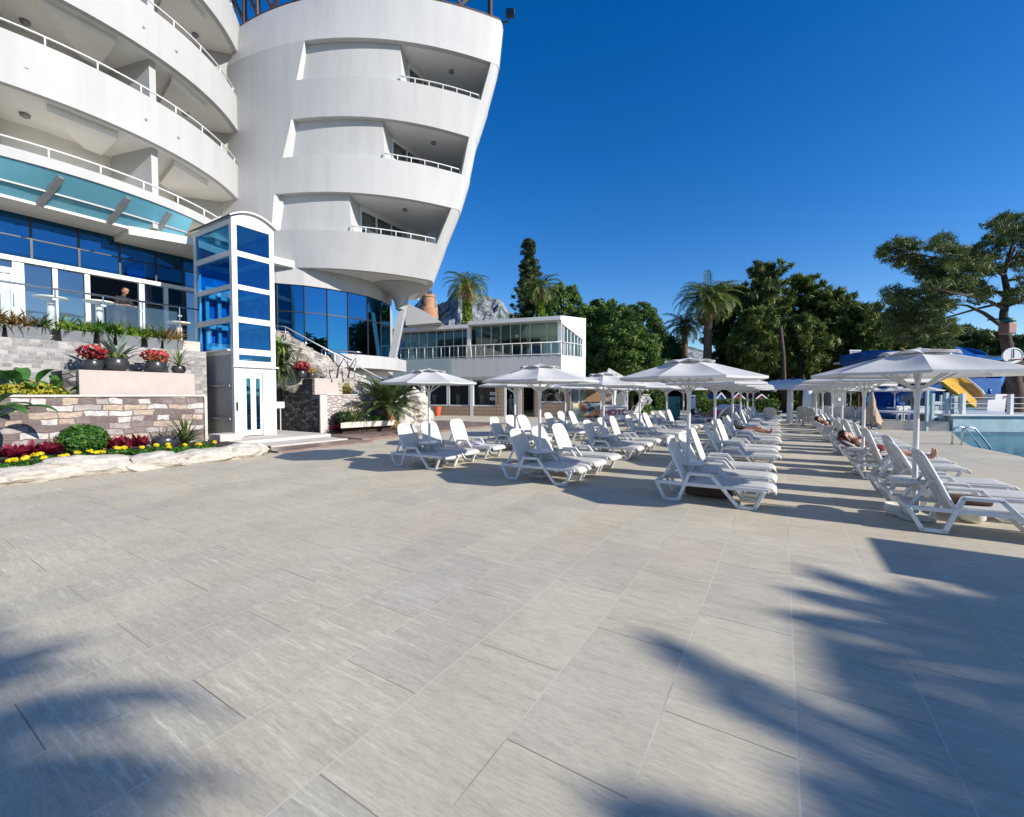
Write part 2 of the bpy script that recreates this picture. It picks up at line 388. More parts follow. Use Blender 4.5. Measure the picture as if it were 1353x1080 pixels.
def m_blocks(name, w, h, mort, stops, mortcol, axis, mix_edge=.35, scale_d=2.2, dist=.05):   # stone cladding; axis: wall runs along world 'x' or 'y'
    t = NT(name); pos = t.pos(); sp = t.n('ShaderNodeSeparateXYZ'); t.l(pos, sp.inputs[0])
    cb = t.n('ShaderNodeCombineXYZ'); t.l(sp.outputs[0 if axis == 'x' else 1], cb.inputs[0]); t.l(sp.outputs[2], cb.inputs[1])
    nv = t.n('ShaderNodeTexNoise'); nv.inputs['Scale'].default_value = scale_d; nv.inputs['Detail'].default_value = 3; t.l(cb.outputs[0], nv.inputs['Vector'])
    ma = t.n('ShaderNodeVectorMath', operation='MULTIPLY_ADD'); t.l(nv.outputs['Color'], ma.inputs[0]); ma.inputs[1].default_value = (dist * 1.5, dist, 0); t.l(cb.outputs[0], ma.inputs[2])
    nv2 = t.n('ShaderNodeTexNoise'); nv2.inputs['Scale'].default_value = 7; nv2.inputs['Detail'].default_value = 4; t.l(cb.outputs[0], nv2.inputs['Vector'])
    m2 = t.n('ShaderNodeVectorMath', operation='MULTIPLY_ADD'); t.l(nv2.outputs['Color'], m2.inputs[0]); m2.inputs[1].default_value = (dist * .7, dist * .45, 0); t.l(ma.outputs[0], m2.inputs[2]); ma = m2
    b = t.n('ShaderNodeTexBrick', offset=.37, offset_frequency=2, squash=.6, squash_frequency=3); t.l(ma.outputs[0], b.inputs['Vector'])
    b.inputs['Color1'].default_value = (0, 0, 0, 1); b.inputs['Color2'].default_value = (1, 1, 1, 1); b.inputs['Mortar'].default_value = (.5, .5, .5, 1)
    b.inputs['Scale'].default_value = 1; b.inputs['Mortar Size'].default_value = mort; b.inputs['Mortar Smooth'].default_value = .4
    b.inputs['Brick Width'].default_value = w; b.inputs['Row Height'].default_value = h
    c = t.ramp(b.outputs['Color'], stops, 'CONSTANT')
    n1 = t.noise(pos, 9, 6, .65)
    n2 = t.noise(t.mapping(pos, (3, 3, 22)), 1, 5, .7)
    c = t.mix(1.0, c, t.ramp(n1, [(.3, (.72, .7, .7)), (.7, (1.2, 1.2, 1.2))]), 'MULTIPLY')
    c = t.mix(1.0, c, t.ramp(n2, [(.3, (.8, .8, .8)), (.6, (1.08, 1.08, 1.08))]), 'MULTIPLY')
    c = t.mix(b.outputs['Fac'], c, mortcol)
    p = t.pr(Roughness=.85); t.l(c, p.inputs['Base Color'])
    hh = t.mix(b.outputs['Fac'], n1, (0, 0, 0)); t.l(t.bump(hh, .8, .03), p.inputs['Normal'])
    return t.surf(p.outputs[0])
pal = [(0, (.155, .118, .11)), (.2, (.36, .32, .30)), (.36, (.175, .14, .13)), (.5, (.45, .36, .275)), (.64, (.22, .18, .165)), (.76, (.52, .49, .46)), (.9, (.40, .31, .25))]
M['stone_wall'] = m_blocks('patterned_stone', .50, .17, .016, pal, (.17, .13, .125), 'y', scale_d=1.9, dist=.16)
M['grey_brick'] = m_blocks('grey_brick_cladding', .30, .115, .008, [(0, (.29, .28, .275)), (.3, (.36, .345, .34)), (.55, (.25, .245, .245)), (.75, (.42, .40, .385))], (.44, .425, .41), 'y', dist=.012)
def m_rubble(name, stops, mort, scale):
    t = NT(name); pos = t.pos(); mp = t.mapping(pos, (1, 1, 1.7))
    v = t.n('ShaderNodeTexVoronoi', feature='F1'); v.inputs['Scale'].default_value = scale; t.l(mp, v.inputs['Vector'])
    e = t.n('ShaderNodeTexVoronoi', feature='DISTANCE_TO_EDGE'); e.inputs['Scale'].default_value = scale; t.l(mp, e.inputs['Vector'])
    sp = t.n('ShaderNodeSeparateColor'); t.l(v.outputs['Color'], sp.inputs[0])
    c = t.ramp(sp.outputs[0], stops); n = t.noise(pos, 14, 5, .65)
    c = t.mix(1.0, c, t.ramp(n, [(.3, (.7, .7, .7)), (.7, (1.2, 1.2, 1.2))]), 'MULTIPLY')
    c = t.mix(t.ramp(e.outputs['Distance'], [(.02, (1, 1, 1)), (.07, (0, 0, 0))]), c, mort)
    p = t.pr(Roughness=.85); t.l(c, p.inputs['Base Color'])
    t.l(t.bump(t.ramp(e.outputs['Distance'], [(0, (0, 0, 0)), (.18, (1, 1, 1))]), .9, .04), p.inputs['Normal'])
    return t.surf(p.outputs[0])
M['dark_shade_rubble'] = m_rubble('dark_shade_rubble', [(0, (.06, .055, .055)), (.5, (.12, .11, .11)), (.85, (.26, .25, .24))], (.03, .028, .028), 4.2)  # dark stone tone carries the shade of the planter wall's left side
M['sun_toned_rubble'] = m_rubble('sun_toned_rubble', [(0, (.45, .38, .34)), (.4, (.56, .48, .41)), (.7, (.62, .58, .55)), (1, (.40, .34, .32))], (.30, .24, .23), 5.0)  # paler stone tone carries the sun on the planter wall's lit side

def m_rock(name, col, dark, scale=2.5, edge=.35):
    t = NT(name); pos = t.pos(); n1 = t.noise(pos, scale, 8, .62); n2 = t.noise(t.mapping(pos, (1, 1, 2.5), rot=(.4, .3, .2)), scale * 2.5, 8, .72)
    c = t.ramp(n1, [(.3, tuple(x * .8 for x in col)), (.5, col), (.75, tuple(min(.9, x * 1.15) for x in col))])
    c = t.mix(t.ramp(n2, [(edge - .1, (.85, .85, .85)), (edge + .06, (0, 0, 0))]), c, dark)
    p = t.pr(Roughness=.9); t.l(c, p.inputs['Base Color']); t.l(t.bump(n2, .9, .05), p.inputs['Normal'])
    return t.surf(p.outputs[0])
M['rock'] = m_rock('pale_limestone', (.55, .505, .44), (.28, .24, .20), 2.2, .43)
M['rock_grey'] = m_rock('veined_rock', (.44, .40, .355), (.10, .085, .08), 2.0, .47)
def m_mountain():
    t = NT('mountain_rock'); pos = t.pos(); n1 = t.noise(t.mapping(pos, (.02, .02, .008)), 1, 8, .65); n2 = t.noise(t.mapping(pos, (.012, .012, .02)), 1, 8, .7)
    c = t.ramp(n1, [(.35, (.10, .12, .14)), (.5, (.26, .27, .29)), (.7, (.42, .41, .42))])
    c = t.mix(t.ramp(n2, [(.46, (0, 0, 0)), (.54, (1, 1, 1))]), c, (.07, .10, .08))
    p = t.pr(Roughness=.95); t.l(c, p.inputs['Base Color']); t.l(t.bump(n1, 1, 25), p.inputs['Normal'])
    return t.surf(p.outputs[0])
M['mountain'] = m_mountain()
def m_leaf(name, c0, c1, c2, trans=.25, nscale=.6, rough=.5):
    t = NT(name); g = t.n('ShaderNodeNewGeometry'); n = t.noise(g.outputs['Position'], nscale, 3)
    ad = t.n('ShaderNodeMath', operation='MULTIPLY_ADD'); t.l(g.outputs['Random Per Island'], ad.inputs[0]); ad.inputs[1].default_value = .45; t.l(n, ad.inputs[2])
    c = t.ramp(ad.outputs[0], [(.4, c0), (.7, c1), (1.0, c2)])
    p = t.pr(Roughness=rough); t.l(c, p.inputs['Base Color']); p.inputs['Specular IOR Level'].default_value = .3
    tr = t.n('ShaderNodeBsdfTranslucent'); t.l(c, tr.inputs['Color'])
    x = t.n('ShaderNodeMixShader'); x.inputs[0].default_value = trans; t.l(p.outputs[0], x.inputs[1]); t.l(tr.outputs[0], x.inputs[2])
    return t.surf(x.outputs[0])
M['leaf_pine'] = m_leaf('pine_needles', (.020, .045, .010), (.07, .115, .020), (.22, .26, .05))
M['leaf_pine_blue'] = m_leaf('aleppo_needles', (.024, .05, .016), (.065, .105, .026), (.18, .22, .06))
M['leaf_broad'] = m_leaf('broad_leaves', (.028, .066, .012), (.07, .135, .024), (.17, .26, .05))
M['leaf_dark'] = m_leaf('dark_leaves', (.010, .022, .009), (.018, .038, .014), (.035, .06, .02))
M['leaf_cypress'] = m_leaf('cypress_sprays', (.022, .042, .016), (.042, .068, .024), (.085, .11, .035))
M['leaf_palm'] = m_leaf('palm_leaves', (.05, .09, .022), (.12, .175, .04), (.26, .30, .085), .3)
M['leaf_palm_dark'] = m_leaf('dark_palm_leaves', (.03, .06, .02), (.06, .10, .03), (.15, .19, .07), .25)
M['palm_dates'] = m_leaf('date_stalks', (.35, .20, .02), (.50, .30, .04), (.6, .38, .06), .2)
M['leaf_box'] = m_leaf('boxwood_leaves', (.018, .06, .008), (.035, .11, .012), (.08, .20, .03), .2, 8)
M['leaf_lime'] = m_leaf('lime_leaves', (.09, .18, .02), (.17, .28, .035), (.28, .38, .06), .35, 5)
M['leaf_olive'] = m_leaf('grassy_leaves', (.07, .11, .025), (.13, .18, .045), (.24, .28, .10), .3, 5)
M['leaf_straw'] = m_leaf('straw_grass', (.22, .12, .04), (.36, .22, .08), (.45, .32, .14), .3, 5)
M['leaf_agave'] = m_leaf('agave_leaves', (.11, .17, .13), (.17, .24, .19), (.24, .32, .25), .12, 4)
M['leaf_banana'] = m_leaf('broad_green_leaves', (.03, .10, .02), (.05, .16, .03), (.09, .24, .05), .3, 2)
M['leaf_red'] = m_leaf('crimson_leaves', (.10, .006, .022), (.24, .015, .045), (.40, .05, .09), .3, 8)
M['leaf_darkred'] = m_leaf('dark_red_leaves', (.06, .008, .015), (.12, .015, .025), (.2, .03, .05), .3, 8)
M['petal_red'] = m_leaf('red_petals', (.35, .02, .03), (.50, .04, .05), (.62, .16, .10), .3, 14)
M['petal_yellow'] = m_leaf('yellow_petals', (.75, .55, .01), (.85, .68, .02), (.9, .78, .05), .3, 14)
M['leaf_yellow'] = m_leaf('yellow_green_leaves', (.16, .17, .012), (.36, .34, .03), (.58, .50, .06), .3, 6)
def m_bark(name, c0, c1, sx=(6, 6, 1.3)):
    t = NT(name); pos = t.pos(); n = t.noise(t.mapping(pos, sx), 1.0, 7, .7)
    p = t.pr(Roughness=.95); t.l(t.ramp(n, [(.3, c0), (.7, c1)]), p.inputs['Base Color']); t.l(t.bump(n, 1, .06), p.inputs['Normal'])
    return t.surf(p.outputs[0])
M['bark_pine'] = m_bark('pine_bark', (.025, .018, .015), (.14, .095, .075), (5, 5, 1.6))
M['bark_palm'] = m_bark('palm_bark', (.06, .04, .025), (.20, .14, .085), (3, 3, 9))
M['bark_cycad'] = m_bark('cycad_bark', (.10, .04, .02), (.30, .13, .06), (9, 9, 12))
M['bark_dark'] = m_bark('dark_bark', (.015, .012, .01), (.05, .04, .03))
M['thatch'] = m_bark('thatch', (.05, .035, .025), (.15, .10, .06), (14, 14, 3))
def m_water():
    t = NT('pool_water'); pos = t.pos(); n = t.noise(t.mapping(pos, (1, 1, 1)), 2.2, 4, .5)
    p = t.pr(Roughness=.12, Base_Color=(.004, .16, .26, 1)); p.inputs['Specular IOR Level'].default_value = .12; p.inputs['IOR'].default_value = 1.14
    n3 = t.noise(pos, .25, 3); t.l(t.ramp(n3, [(.35, (.001, .10, .155)), (.65, (.003, .18, .25))]), p.inputs['Base Color'])
    t.l(t.bump(n, .35, .06), p.inputs['Normal']); return t.surf(p.outputs[0])
M['water'] = m_water()
M['pool_wall'] = simple('shade_greyed_white', (.34, .46, .50), .6, var=.15, scale=1.5)  # white wall greyed in colour to hold its shade
def m_floor_brown():
    t = NT('brown_slate'); pos = t.pos(); n = t.noise(pos, 1.4, 5)
    p = t.pr(Roughness=.35); t.l(t.ramp(n, [(.3, (.16, .10, .08)), (.7, (.28, .20, .17))]), p.inputs['Base Color']); return t.surf(p.outputs[0])
M['brown_floor'] = m_floor_brown()
def m_banner():
    t = NT('photo_banner'); pos = t.pos(); v = t.n('ShaderNodeTexVoronoi'); v.inputs['Scale'].default_value = 3.2; t.l(pos, v.inputs['Vector'])
    sp = t.n('ShaderNodeSeparateColor'); t.l(v.outputs['Color'], sp.inputs[0])
    c = t.ramp(sp.outputs[0], [(0, (.55, .58, .5)), (.25, (.10, .07, .06)), (.4, (.60, .50, .22)), (.55, (.62, .60, .56)), (.7, (.40, .13, .06)), (.82, (.22, .34, .18)), (.92, (.66, .64, .6))], 'CONSTANT')
    n = t.noise(pos, 10, 5); c = t.mix(1.0, c, t.ramp(n, [(.3, (.6, .6, .6)), (.7, (1.1, 1.1, 1.1))]), 'MULTIPLY')
    p = t.pr(Roughness=.5); t.l(c, p.inputs['Base Color']); return t.surf(p.outputs[0])
M['banner'] = m_banner()
def m_curtain():
    t = NT('curtain_cloth'); o = t.pos(); n = t.noise(t.mapping(o, (9, 9, .2)), 1, 2)
    p = t.pr(Roughness=.8); t.l(t.ramp(n, [(.35, (.40, .44, .42)), (.65, (.72, .74, .70))]), p.inputs['Base Color']); return t.surf(p.outputs[0])
M['curtain'] = m_curtain()
# ------------------------------------------------------------------ camera, light, sky
cam = bpy.data.cameras.new('camera'); co = bpy.data.objects.new('camera', cam); COL.objects.link(co)
cam.sensor_width = 36; cam.lens = 36 * FPX / 1353; cam.clip_end = 8000; cam.clip_start = .05
co.location = (0, 0, EYE)
mt = Matrix((RT, UP, -FW)).transposed().to_4x4(); co.rotation_euler = mt.to_euler(); S.camera = co
SUN_EL, SUN_AZ = R(27), math.atan2(.9976, .07)      # azimuth measured from +Y towards +X
sd = Vector((math.cos(SUN_EL) * math.sin(SUN_AZ), math.cos(SUN_EL) * math.cos(SUN_AZ), math.sin(SUN_EL)))
sl = bpy.data.lights.new('sun', 'SUN'); sl.energy = 5.0; sl.angle = R(.5); sl.color = (1, .94, .85)
so = bpy.data.objects.new('sun', sl); COL.objects.link(so); so.location = (30, 0, 30)
so.rotation_euler = (-sd).to_track_quat('-Z', 'Y').to_euler()
w = bpy.data.worlds.new('World'); S.world = w; w.use_nodes = True; nt = w.node_tree; bg = nt.nodes['Background']
sk = nt.nodes.new('ShaderNodeTexSky'); sk.sky_type = 'NISHITA'; sk.sun_disc = False
sk.sun_elevation = SUN_EL; sk.sun_rotation = SUN_AZ; sk.ozone_density = 3.2; sk.dust_density = .25; sk.air_density = 1.0; sk.altitude = 300
hs = nt.nodes.new('ShaderNodeHueSaturation'); hs.inputs['Saturation'].default_value = 1.38; hs.inputs['Hue'].default_value = .511; hs.inputs['Value'].default_value = 1.12
nt.links.new(sk.outputs[0], hs.inputs['Color']); nt.links.new(hs.outputs[0], bg.inputs['Color']); bg.inputs[1].default_value = .115
S.view_settings.view_transform = 'Standard'; S.view_settings.look = 'None'; S.view_settings.exposure = .36; S.view_settings.gamma = 1
S.cycles.max_bounces = 8; S.cycles.transparent_max_bounces = 12; S.cycles.use_denoising = True
S.cycles.sample_clamp_indirect = 6; S.cycles.caustics_reflective = False; S.cycles.caustics_refractive = False

# ------------------------------------------------------------------ ground, pool, mountains
POOL = [tuple(pz(px, py, 0)[:2]) for px, py in ((1353, 604.5), (1332, 599.6), (1308, 594.8), (1296, 592.4), (1284, 590), (1277, 586.4), (1269, 581.8), (1264, 577), (1259, 570.5))]
WALL_A = np.array(POOL[-1]); WALL_B = pz(1353, 571, 0)[:2]; wdir = (WALL_B - WALL_A) / np.linalg.norm(WALL_B - WALL_A)
POOL_ALL = [(16.5, 13.0), (7.2, 13.0), (6.2, 15.2)] + POOL + [tuple(WALL_A + wdir * 16)]
def sheet(name, outer, holes, z, mat):
    bm = bmesh.new(); es = []
    for loop in [outer] + holes:
        vs = [bm.verts.new((p[0], p[1], z)) for p in loop]
        es += [bm.edges.new((vs[i], vs[(i + 1) % len(vs)])) for i in range(len(vs))]
    bmesh.ops.triangle_fill(bm, use_beauty=True, edges=es)
    for f in bm.faces:
        f.normal_update()
        if f.normal.z < 0: f.normal_flip()
    me = bpy.data.meshes.new(name); bm.to_mesh(me); bm.free(); me.materials.append(mat)
    o = bpy.data.objects.new(name, me); COL.objects.link(o); o['kind'] = 'structure'; return o
sheet('terrace_paving', [(-45, -14), (30, -14), (30, 75), (-45, 75)], [POOL_ALL], 0, M['tiles'])
sheet('ground', [(-4000, -4000), (4000, -4000), (4000, 4000), (-4000, 4000)], [POOL_ALL], -.03, simple('dry_ground', (.09, .08, .05), .95, var=.3, scale=.2))
mb = MB(); mb.add([(p[0], p[1], -.11) for p in POOL_ALL], [tuple(range(len(POOL_ALL)))]); struct('pool_water', mb, M['water'])
mb = MB(); mb.wall(POOL_ALL + [POOL_ALL[0]], -1.6, -.002, .12); mb.add([(p[0], p[1], -1.6) for p in POOL_ALL], [tuple(range(len(POOL_ALL)))])
struct('pool_basin', mb, M['lightblue'])
# mountains far away behind the restaurant
def mountain(name, ridge, dep, depth_back, mat, seed, rough):
    from mathutils import noise as nz
    n = 90; rows = []
    xs = [r_[0] for r_ in ridge]
    for j in range(26):
        k = j / 25; row = []
        for i in range(n + 1):
            px = xs[0] + (xs[-1] - xs[0]) * i / n
            py = np.interp(px, xs, [r_[1] for r_ in ridge])
            top = pd(px, py, dep + depth_back)
            dd = dep + depth_back * k; base = pd(px, 520, dd)
            e = nz.fractal(Vector((px * .09 + seed, k * 5.0, seed)), .9, 2.2, 6)
            prof = (k ** .8) if k < 1 else 1
            z = -5 + (top[2] + 5) * prof + rough * e * (1.2 - k * .8)
            row.append((base[0], base[1], z))
        rows.append(row)
    mb = MB(); mb.grid(rows); o = struct(name, mb, mat); return o
mountain('mountain', [(500, 470), (530, 425), (548, 405), (560, 392), (571, 380), (580, 405), (590, 398), (598, 386), (606, 379), (618, 381), (632, 390), (645, 392), (655, 394), (664, 399), (672, 412), (684, 420), (720, 440), (780, 470)], 900, 700, M['mountain'], 3, 26)
mountain('hill', [(760, 490), (830, 470), (865, 458), (885, 448), (900, 455), (950, 470), (1010, 480)], 1500, 500, M['mountain'], 8, 12)
# ------------------------------------------------------------------ hotel
HT = thing('hotel_building', 'tall white hotel with curved balcony bands and a blue glass ground floor', 'hotel', W(-9, 21, 0))
ZT = [7.35, 8.9, 10.45, 12, 13.55, 15.1, 16.65, 18.6]
lut = lambda z, v: float(np.interp(z, ZT, v))
T_XC = [-9.2, -8.8, -8.0, -7.7, -7.2, -7.0, -6.8, -6.2]; T_D0 = [19.62, 19.27, 19.10, 19.08, 18.93, 18.80, 18.72, 18.88]
T_K = [.080, .067, .061, .058, .055, .047, .040, .042]; T_TIP = [-4.1, -3.38, -2.62, -2.14, -1.76, -1.2, -.72, -.52]
T_XS = [-10.65, -10.6, -10.42, -10.0, -9.52, -9.2, -8.78, -8.6]
def front(x, z):
    xc = lut(z, T_XC); k = lut(z, T_K) if x > xc else .042
    return lut(z, T_D0) + k * (x - xc) ** 2
def path(z, xa, xb, n, wrap=False, back=4.2):
    p = [(xa + (xb - xa) * i / n, front(xa + (xb - xa) * i / n, z)) for i in range(n + 1)]
    if wrap:
        x, d = p[-1]; p += [(x + .10, d + .16), (x + .12, d + .42), (x + .02, d + 1.0), (x - .5, d + 2.4), (x - 1.4, d + back)]
    return p
def offs(p, t):
    q = []
    for i in range(len(p)):
        a, b = p[max(i - 1, 0)], p[min(i + 1, len(p) - 1)]; dx, dd = b[0] - a[0], b[1] - a[1]; L = math.hypot(dx, dd)
        q.append((p[i][0] - dd / L * t, p[i][1] + dx / L * t))
    return q
def loft(zs, pathf, t):     # solid shell between heights, following pathf(z)
    outs = [pathf(z) for z in zs]; ins = [offs(p, t) for p in (outs[0], outs[-1])]
    rows = []
    for i in range(len(outs[0])):
        ring = [W(*o[i], z) for o, z in zip(outs, zs)] + [W(*ins[1][i], zs[-1]), W(*ins[0][i], zs[0])]
        rows.append(ring + [ring[0]])
    mb = MB(); mb.grid(rows); m = len(rows[0]); k = m - 1
    mb.f.append(tuple(range(k))); mb.f.append(tuple(reversed(range((len(rows) - 1) * m, (len(rows) - 1) * m + k))))
    return mb
def lin(a, b, n): return [a + (b - a) * i / n for i in range(n + 1)]
BANDS = [(7.35, 8.9), (10.45, 12.0), (13.55, 15.1), (16.65, 18.6)]
NOTCH = [-7.15, -5.62, -4.78]
loft(lin(7.35, 16.65, 12), lambda z: path(z, -13.4, lut(z, T_XS), 10), .5).build('tower_wall', M['plaster_tower'], HT, True, fix=True, angle=40)
for i, (a, b) in enumerate(BANDS):
    crown = i == 3
    mb = loft(lin(a, b, 5), lambda z: path(z, -13.4 if crown else lut(z, T_XS), lut(z, T_TIP), 30, True), .24)
    mb.build('balcony_parapet', M['plaster_tower'], HT, True, fix=True, angle=40)
    # soffit over the recess / lobby
    p = offs(path(a, -13.4 if (crown or i == 0) else lut(a, T_XS) + .3, lut(a, T_TIP), 24, True), .12); bk = [(p[-1][0], p[-1][1] + .6), (p[0][0] + .6, p[0][1] + 5.5)]
    mb = MB(); mb.prism([W(*q) for q in p + bk], a + .03, a + .3); mb.build('soffit', M['ceiling'] if i == 0 else M['recess'], HT, fix=True)
p = path(18.3, -13.4, lut(18.3, T_TIP), 24, True); p = offs(p, .1)
mb = MB(); mb.prism([W(*q) for q in p + [(p[0][0] + .6, p[0][1] + 6)]], 18.1, 18.3); mb.build('roof', M['ceiling'], HT, fix=True)
for i in range(3):
    z0, z1 = BANDS[i][1], BANDS[i + 1][0]; xn = NOTCH[i]
    def pth(z):
        xs = lut(z, T_XS); q = [(xs - .02, front(xs, z) + .03)]
        for k in range(13):
            x = xs + .04 + (xn - xs - .04) * k / 12; q.append((x, front(x, z) + .24))
        return q + [(xn + .02, front(xn, z) + .9), (xn + .12, front(xn, z) + 1.35)]
    loft(lin(z0 - .3, z1 + .06, 4), pth, .2).build('recessed_wall', M['plaster_tower'], HT, False, fix=True)
    # floor of the balcony
    zf = z0 - 1.05; p = offs(path(zf, lut(zf, T_XS) + .3, lut(zf, T_TIP), 24, True), .12)
    mb = MB(); mb.prism([W(*q) for q in p + [(p[0][0] + .6, p[0][1] + 5)]], zf - .2, zf); mb.build('balcony_floor', M['recess'], HT, fix=True)
    # right end wall of the recess
    loft(lin(z0 - .02, z1 + .05, 4), lambda z: path(z, lut(z, T_TIP) - .22, lut(z, T_TIP) - .02, 2, True), .26).build('end_wall', M['plaster_tower'], HT, True, fix=True, angle=40)
    # angled window wall and back wall
    nx, nd = xn + .12, front(xn, z0) + 1.0; ux, ud = .5, .866; L = 3.1
    q = lambda s, o=0: (nx + ux * s + ud * o, nd + ud * s - ux * o)
    ex, ed = q(L); tx = lut(z0, T_TIP)
    mb = MB(); mb.wall([W(*q(L)), W(lut(zf, T_TIP) - .75, ed + .9)], zf, z1 + .04, .2); mb.build('back_wall', M['recess'], HT, fix=True)
    wi = thing('window', None, None); wi.parent = HT; BASE[wi] = Vector((0, 0, 0)); wi.location = (0, 0, 0)
    fr = MB(); zt = z1 - .22
    fr.wall([W(*q(0)), W(*q(L))], zt, z1 + .04, .14)
    for s in (0, .95, 1.0 * L * .62, L - .07):
        fr.wall([W(*q(s)), W(*q(s + .08))], zf, zt, .1)
    fr.wall([W(*q(0.08, .01)), W(*q(L - .08, .01))], zf + 1.55, zf + 1.62, .08)
    fr.build('frame', M['white'], wi, fix=True)
    pn = MB(); pn.wall([W(*q(.05, -.05)), W(*q(L - .05, -.05))], zf, zt, .012); pn.build('pane', M['dark_glass'], wi, fix=True)
    cu = MB(); rows = [[W(*q(s, -.22 - .05 * math.sin(s * 22)), z) for s in np.linspace(.1, L * .93, 90)] for z in (zf, zt)]
    cu.grid(rows); cu.build('curtain', M['curtain'], wi, True)
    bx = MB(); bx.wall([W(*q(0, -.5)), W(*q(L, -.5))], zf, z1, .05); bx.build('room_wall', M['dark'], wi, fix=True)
    # handrail on the parapet
    xe = lut(z0, T_TIP) - .25; pp = offs([(x, front(x, z0)) for x in np.linspace(xn + .02, xe, 18)], .12)
    mb = MB(); mb.tube([W(*a, z0 + .27) for a in pp], .028, 6)
    for k in (0, 3, 6, 9, 12, 15, 17): mb.tube([W(*pp[k], z0 - .01), W(*pp[k], z0 + .27)], .024, 6)
    mb.build('handrail', M['white_metal'], HT, True)
    lm = MB(); c = W(.45 * xn + .55 * tx, front(.45 * xn + .55 * tx, z1) + 1.3, z1 - .06); lm.lathe([(.10, 0), (.12, .03), (.12, .09)], c, 14); lm.build('ceiling_lamp', M['grey_metal'], HT, True)
# lobby under the tower
LOB = [(-13.2, 19.5), (-12.2, 19.35), (-11.2, 19.35), (-10.42, 19.46), (-9.4, 19.86), (-8.61, 20.42), (-7.9, 21.1), (-7.25, 22.0), (-6.9, 23.0), (-6.76, 24.2)]
mb = MB(); mb.wall([W(*p) for p in LOB], 3.58, 6.62, .03); mb.build('lobby_glazing', M['blue_glass'], HT, fix=True)
mb = MB()
for k in range(1, 10):
    for s in ((0,) if k < 9 else (0,)):
        x, d = LOB[k]; mb.bar(W(x, d - .02, 3.58), W(x, d - .02, 6.62), .05, .05)
o2 = offs(LOB, -.03); mb.wall([W(*p) for p in o2], 5.38, 5.43, .05)
mb.build('mullion', M['black'], HT, fix=True)
o3 = offs(LOB, -.12); mb = MB(); mb.wall([W(*p) for p in o3], 6.6, 7.4, .2); mb.build('fascia', M['plaster'], HT, fix=True)
o4 = offs(LOB, -.9); o4 = [p for p in o4 if p[0] > -8.9] ; o4[-1] = (o4[-1][0], 24.2)
mb = MB(); mb.prism([W(*p) for p in o4 + [(-8.6, 24.2), (-8.8, 21)]], 2.95, 3.57); mb.build('plinth', M['plaster'], HT, fix=True)
mb = MB(); a, b = W(-6.45, 23.4, 3.4), W(-5.6, 23.4, 7.4); mb.bar(a, b, .34, .34); mb.build('leaning_column', M['plaster'], HT)
mb = MB(); c = W(-5.95, 23.3, 0); mb.lathe([(.22, 6.2), (.30, 6.6), (.5, 6.95), (.9, 7.2), (1.5, 7.36)], c, 28, closed=False); mb.build('flared_capital', M['plaster'], HT, True)
mb = MB(); mb.prism([W(-13, 24.3), W(-7.0, 24.3), W(-8.2, 30), (W(-13, 30))], 3.0, 7.3); mb.build('rear_wall', M['plaster'], HT, fix=True)
# roof pergola of dark timber on the crown
pz_ = offs(path(18.6, -13.2, lut(18.6, T_TIP), 30, False), .12)
mb = MB()
for k in range(30): mb.bar(W(*pz_[k], 18.66), W(*pz_[k + 1], 18.66), .16, .14)
mb.build('eaves_beam', M['brown_timber'], HT)
mb = MB()
for k in range(30): mb.bar(W(*pz_[k], 20.9), W(*pz_[k + 1], 20.9), .14, .18)
mb.build('top_beam', M['brown_timber'], HT)
for k in (0, 2, 4, 9, 14, 19, 24, 29):
    mb = MB(); mb.bar(W(*pz_[k], 18.7), W(*pz_[k], 20.8), .16, .16)
    if k < 29: mb.bar(W(*pz_[min(k + 2, 30)], 18.75), W(*pz_[k], 20.4), .1, .12)
    if k > 4: mb.bar(W(*pz_[k - 3], 18.75), W(*pz_[k], 20.4), .1, .12)
    mb.build('pergola_post', M['brown_timber'], HT)
fx = lut(18.5, T_TIP)
fl = thing('floodlight', 'black floodlight clamped to the top corner of the white tower', 'floodlight', W(fx + .25, front(fx, 18.5) + .1, 18.6))
b_ = W(fx + .35, front(fx, 18.5) + .1, 0)
mb = MB(); mb.tube([(b_[0], b_[1], 18.6), (b_[0] + .1, b_[1], 18.85)], .03, 6); mb.bar(W(fx + .0, front(fx, 18.5) + .1, 18.62), W(fx + .38, front(fx, 18.5) + .1, 18.62), .05, .05); mb.build('bracket', M['black'], fl)
mb = MB(); c = (b_[0] + .12, b_[1], 18.95); mb.box((c[0] - .2, c[1] - .12, c[2] - .15), (c[0] + .2, c[1] + .1, c[2] + .15), .6); mb.build('housing', M['black'], fl, bevel=.02)
mb = MB(); mb.box((c[0] - .17, c[1] - .14, c[2] - .12), (c[0] + .17, c[1] - .125, c[2] + .12), .6, (c[0], c[1])); mb.build('lens', M['dark_glass'], fl)

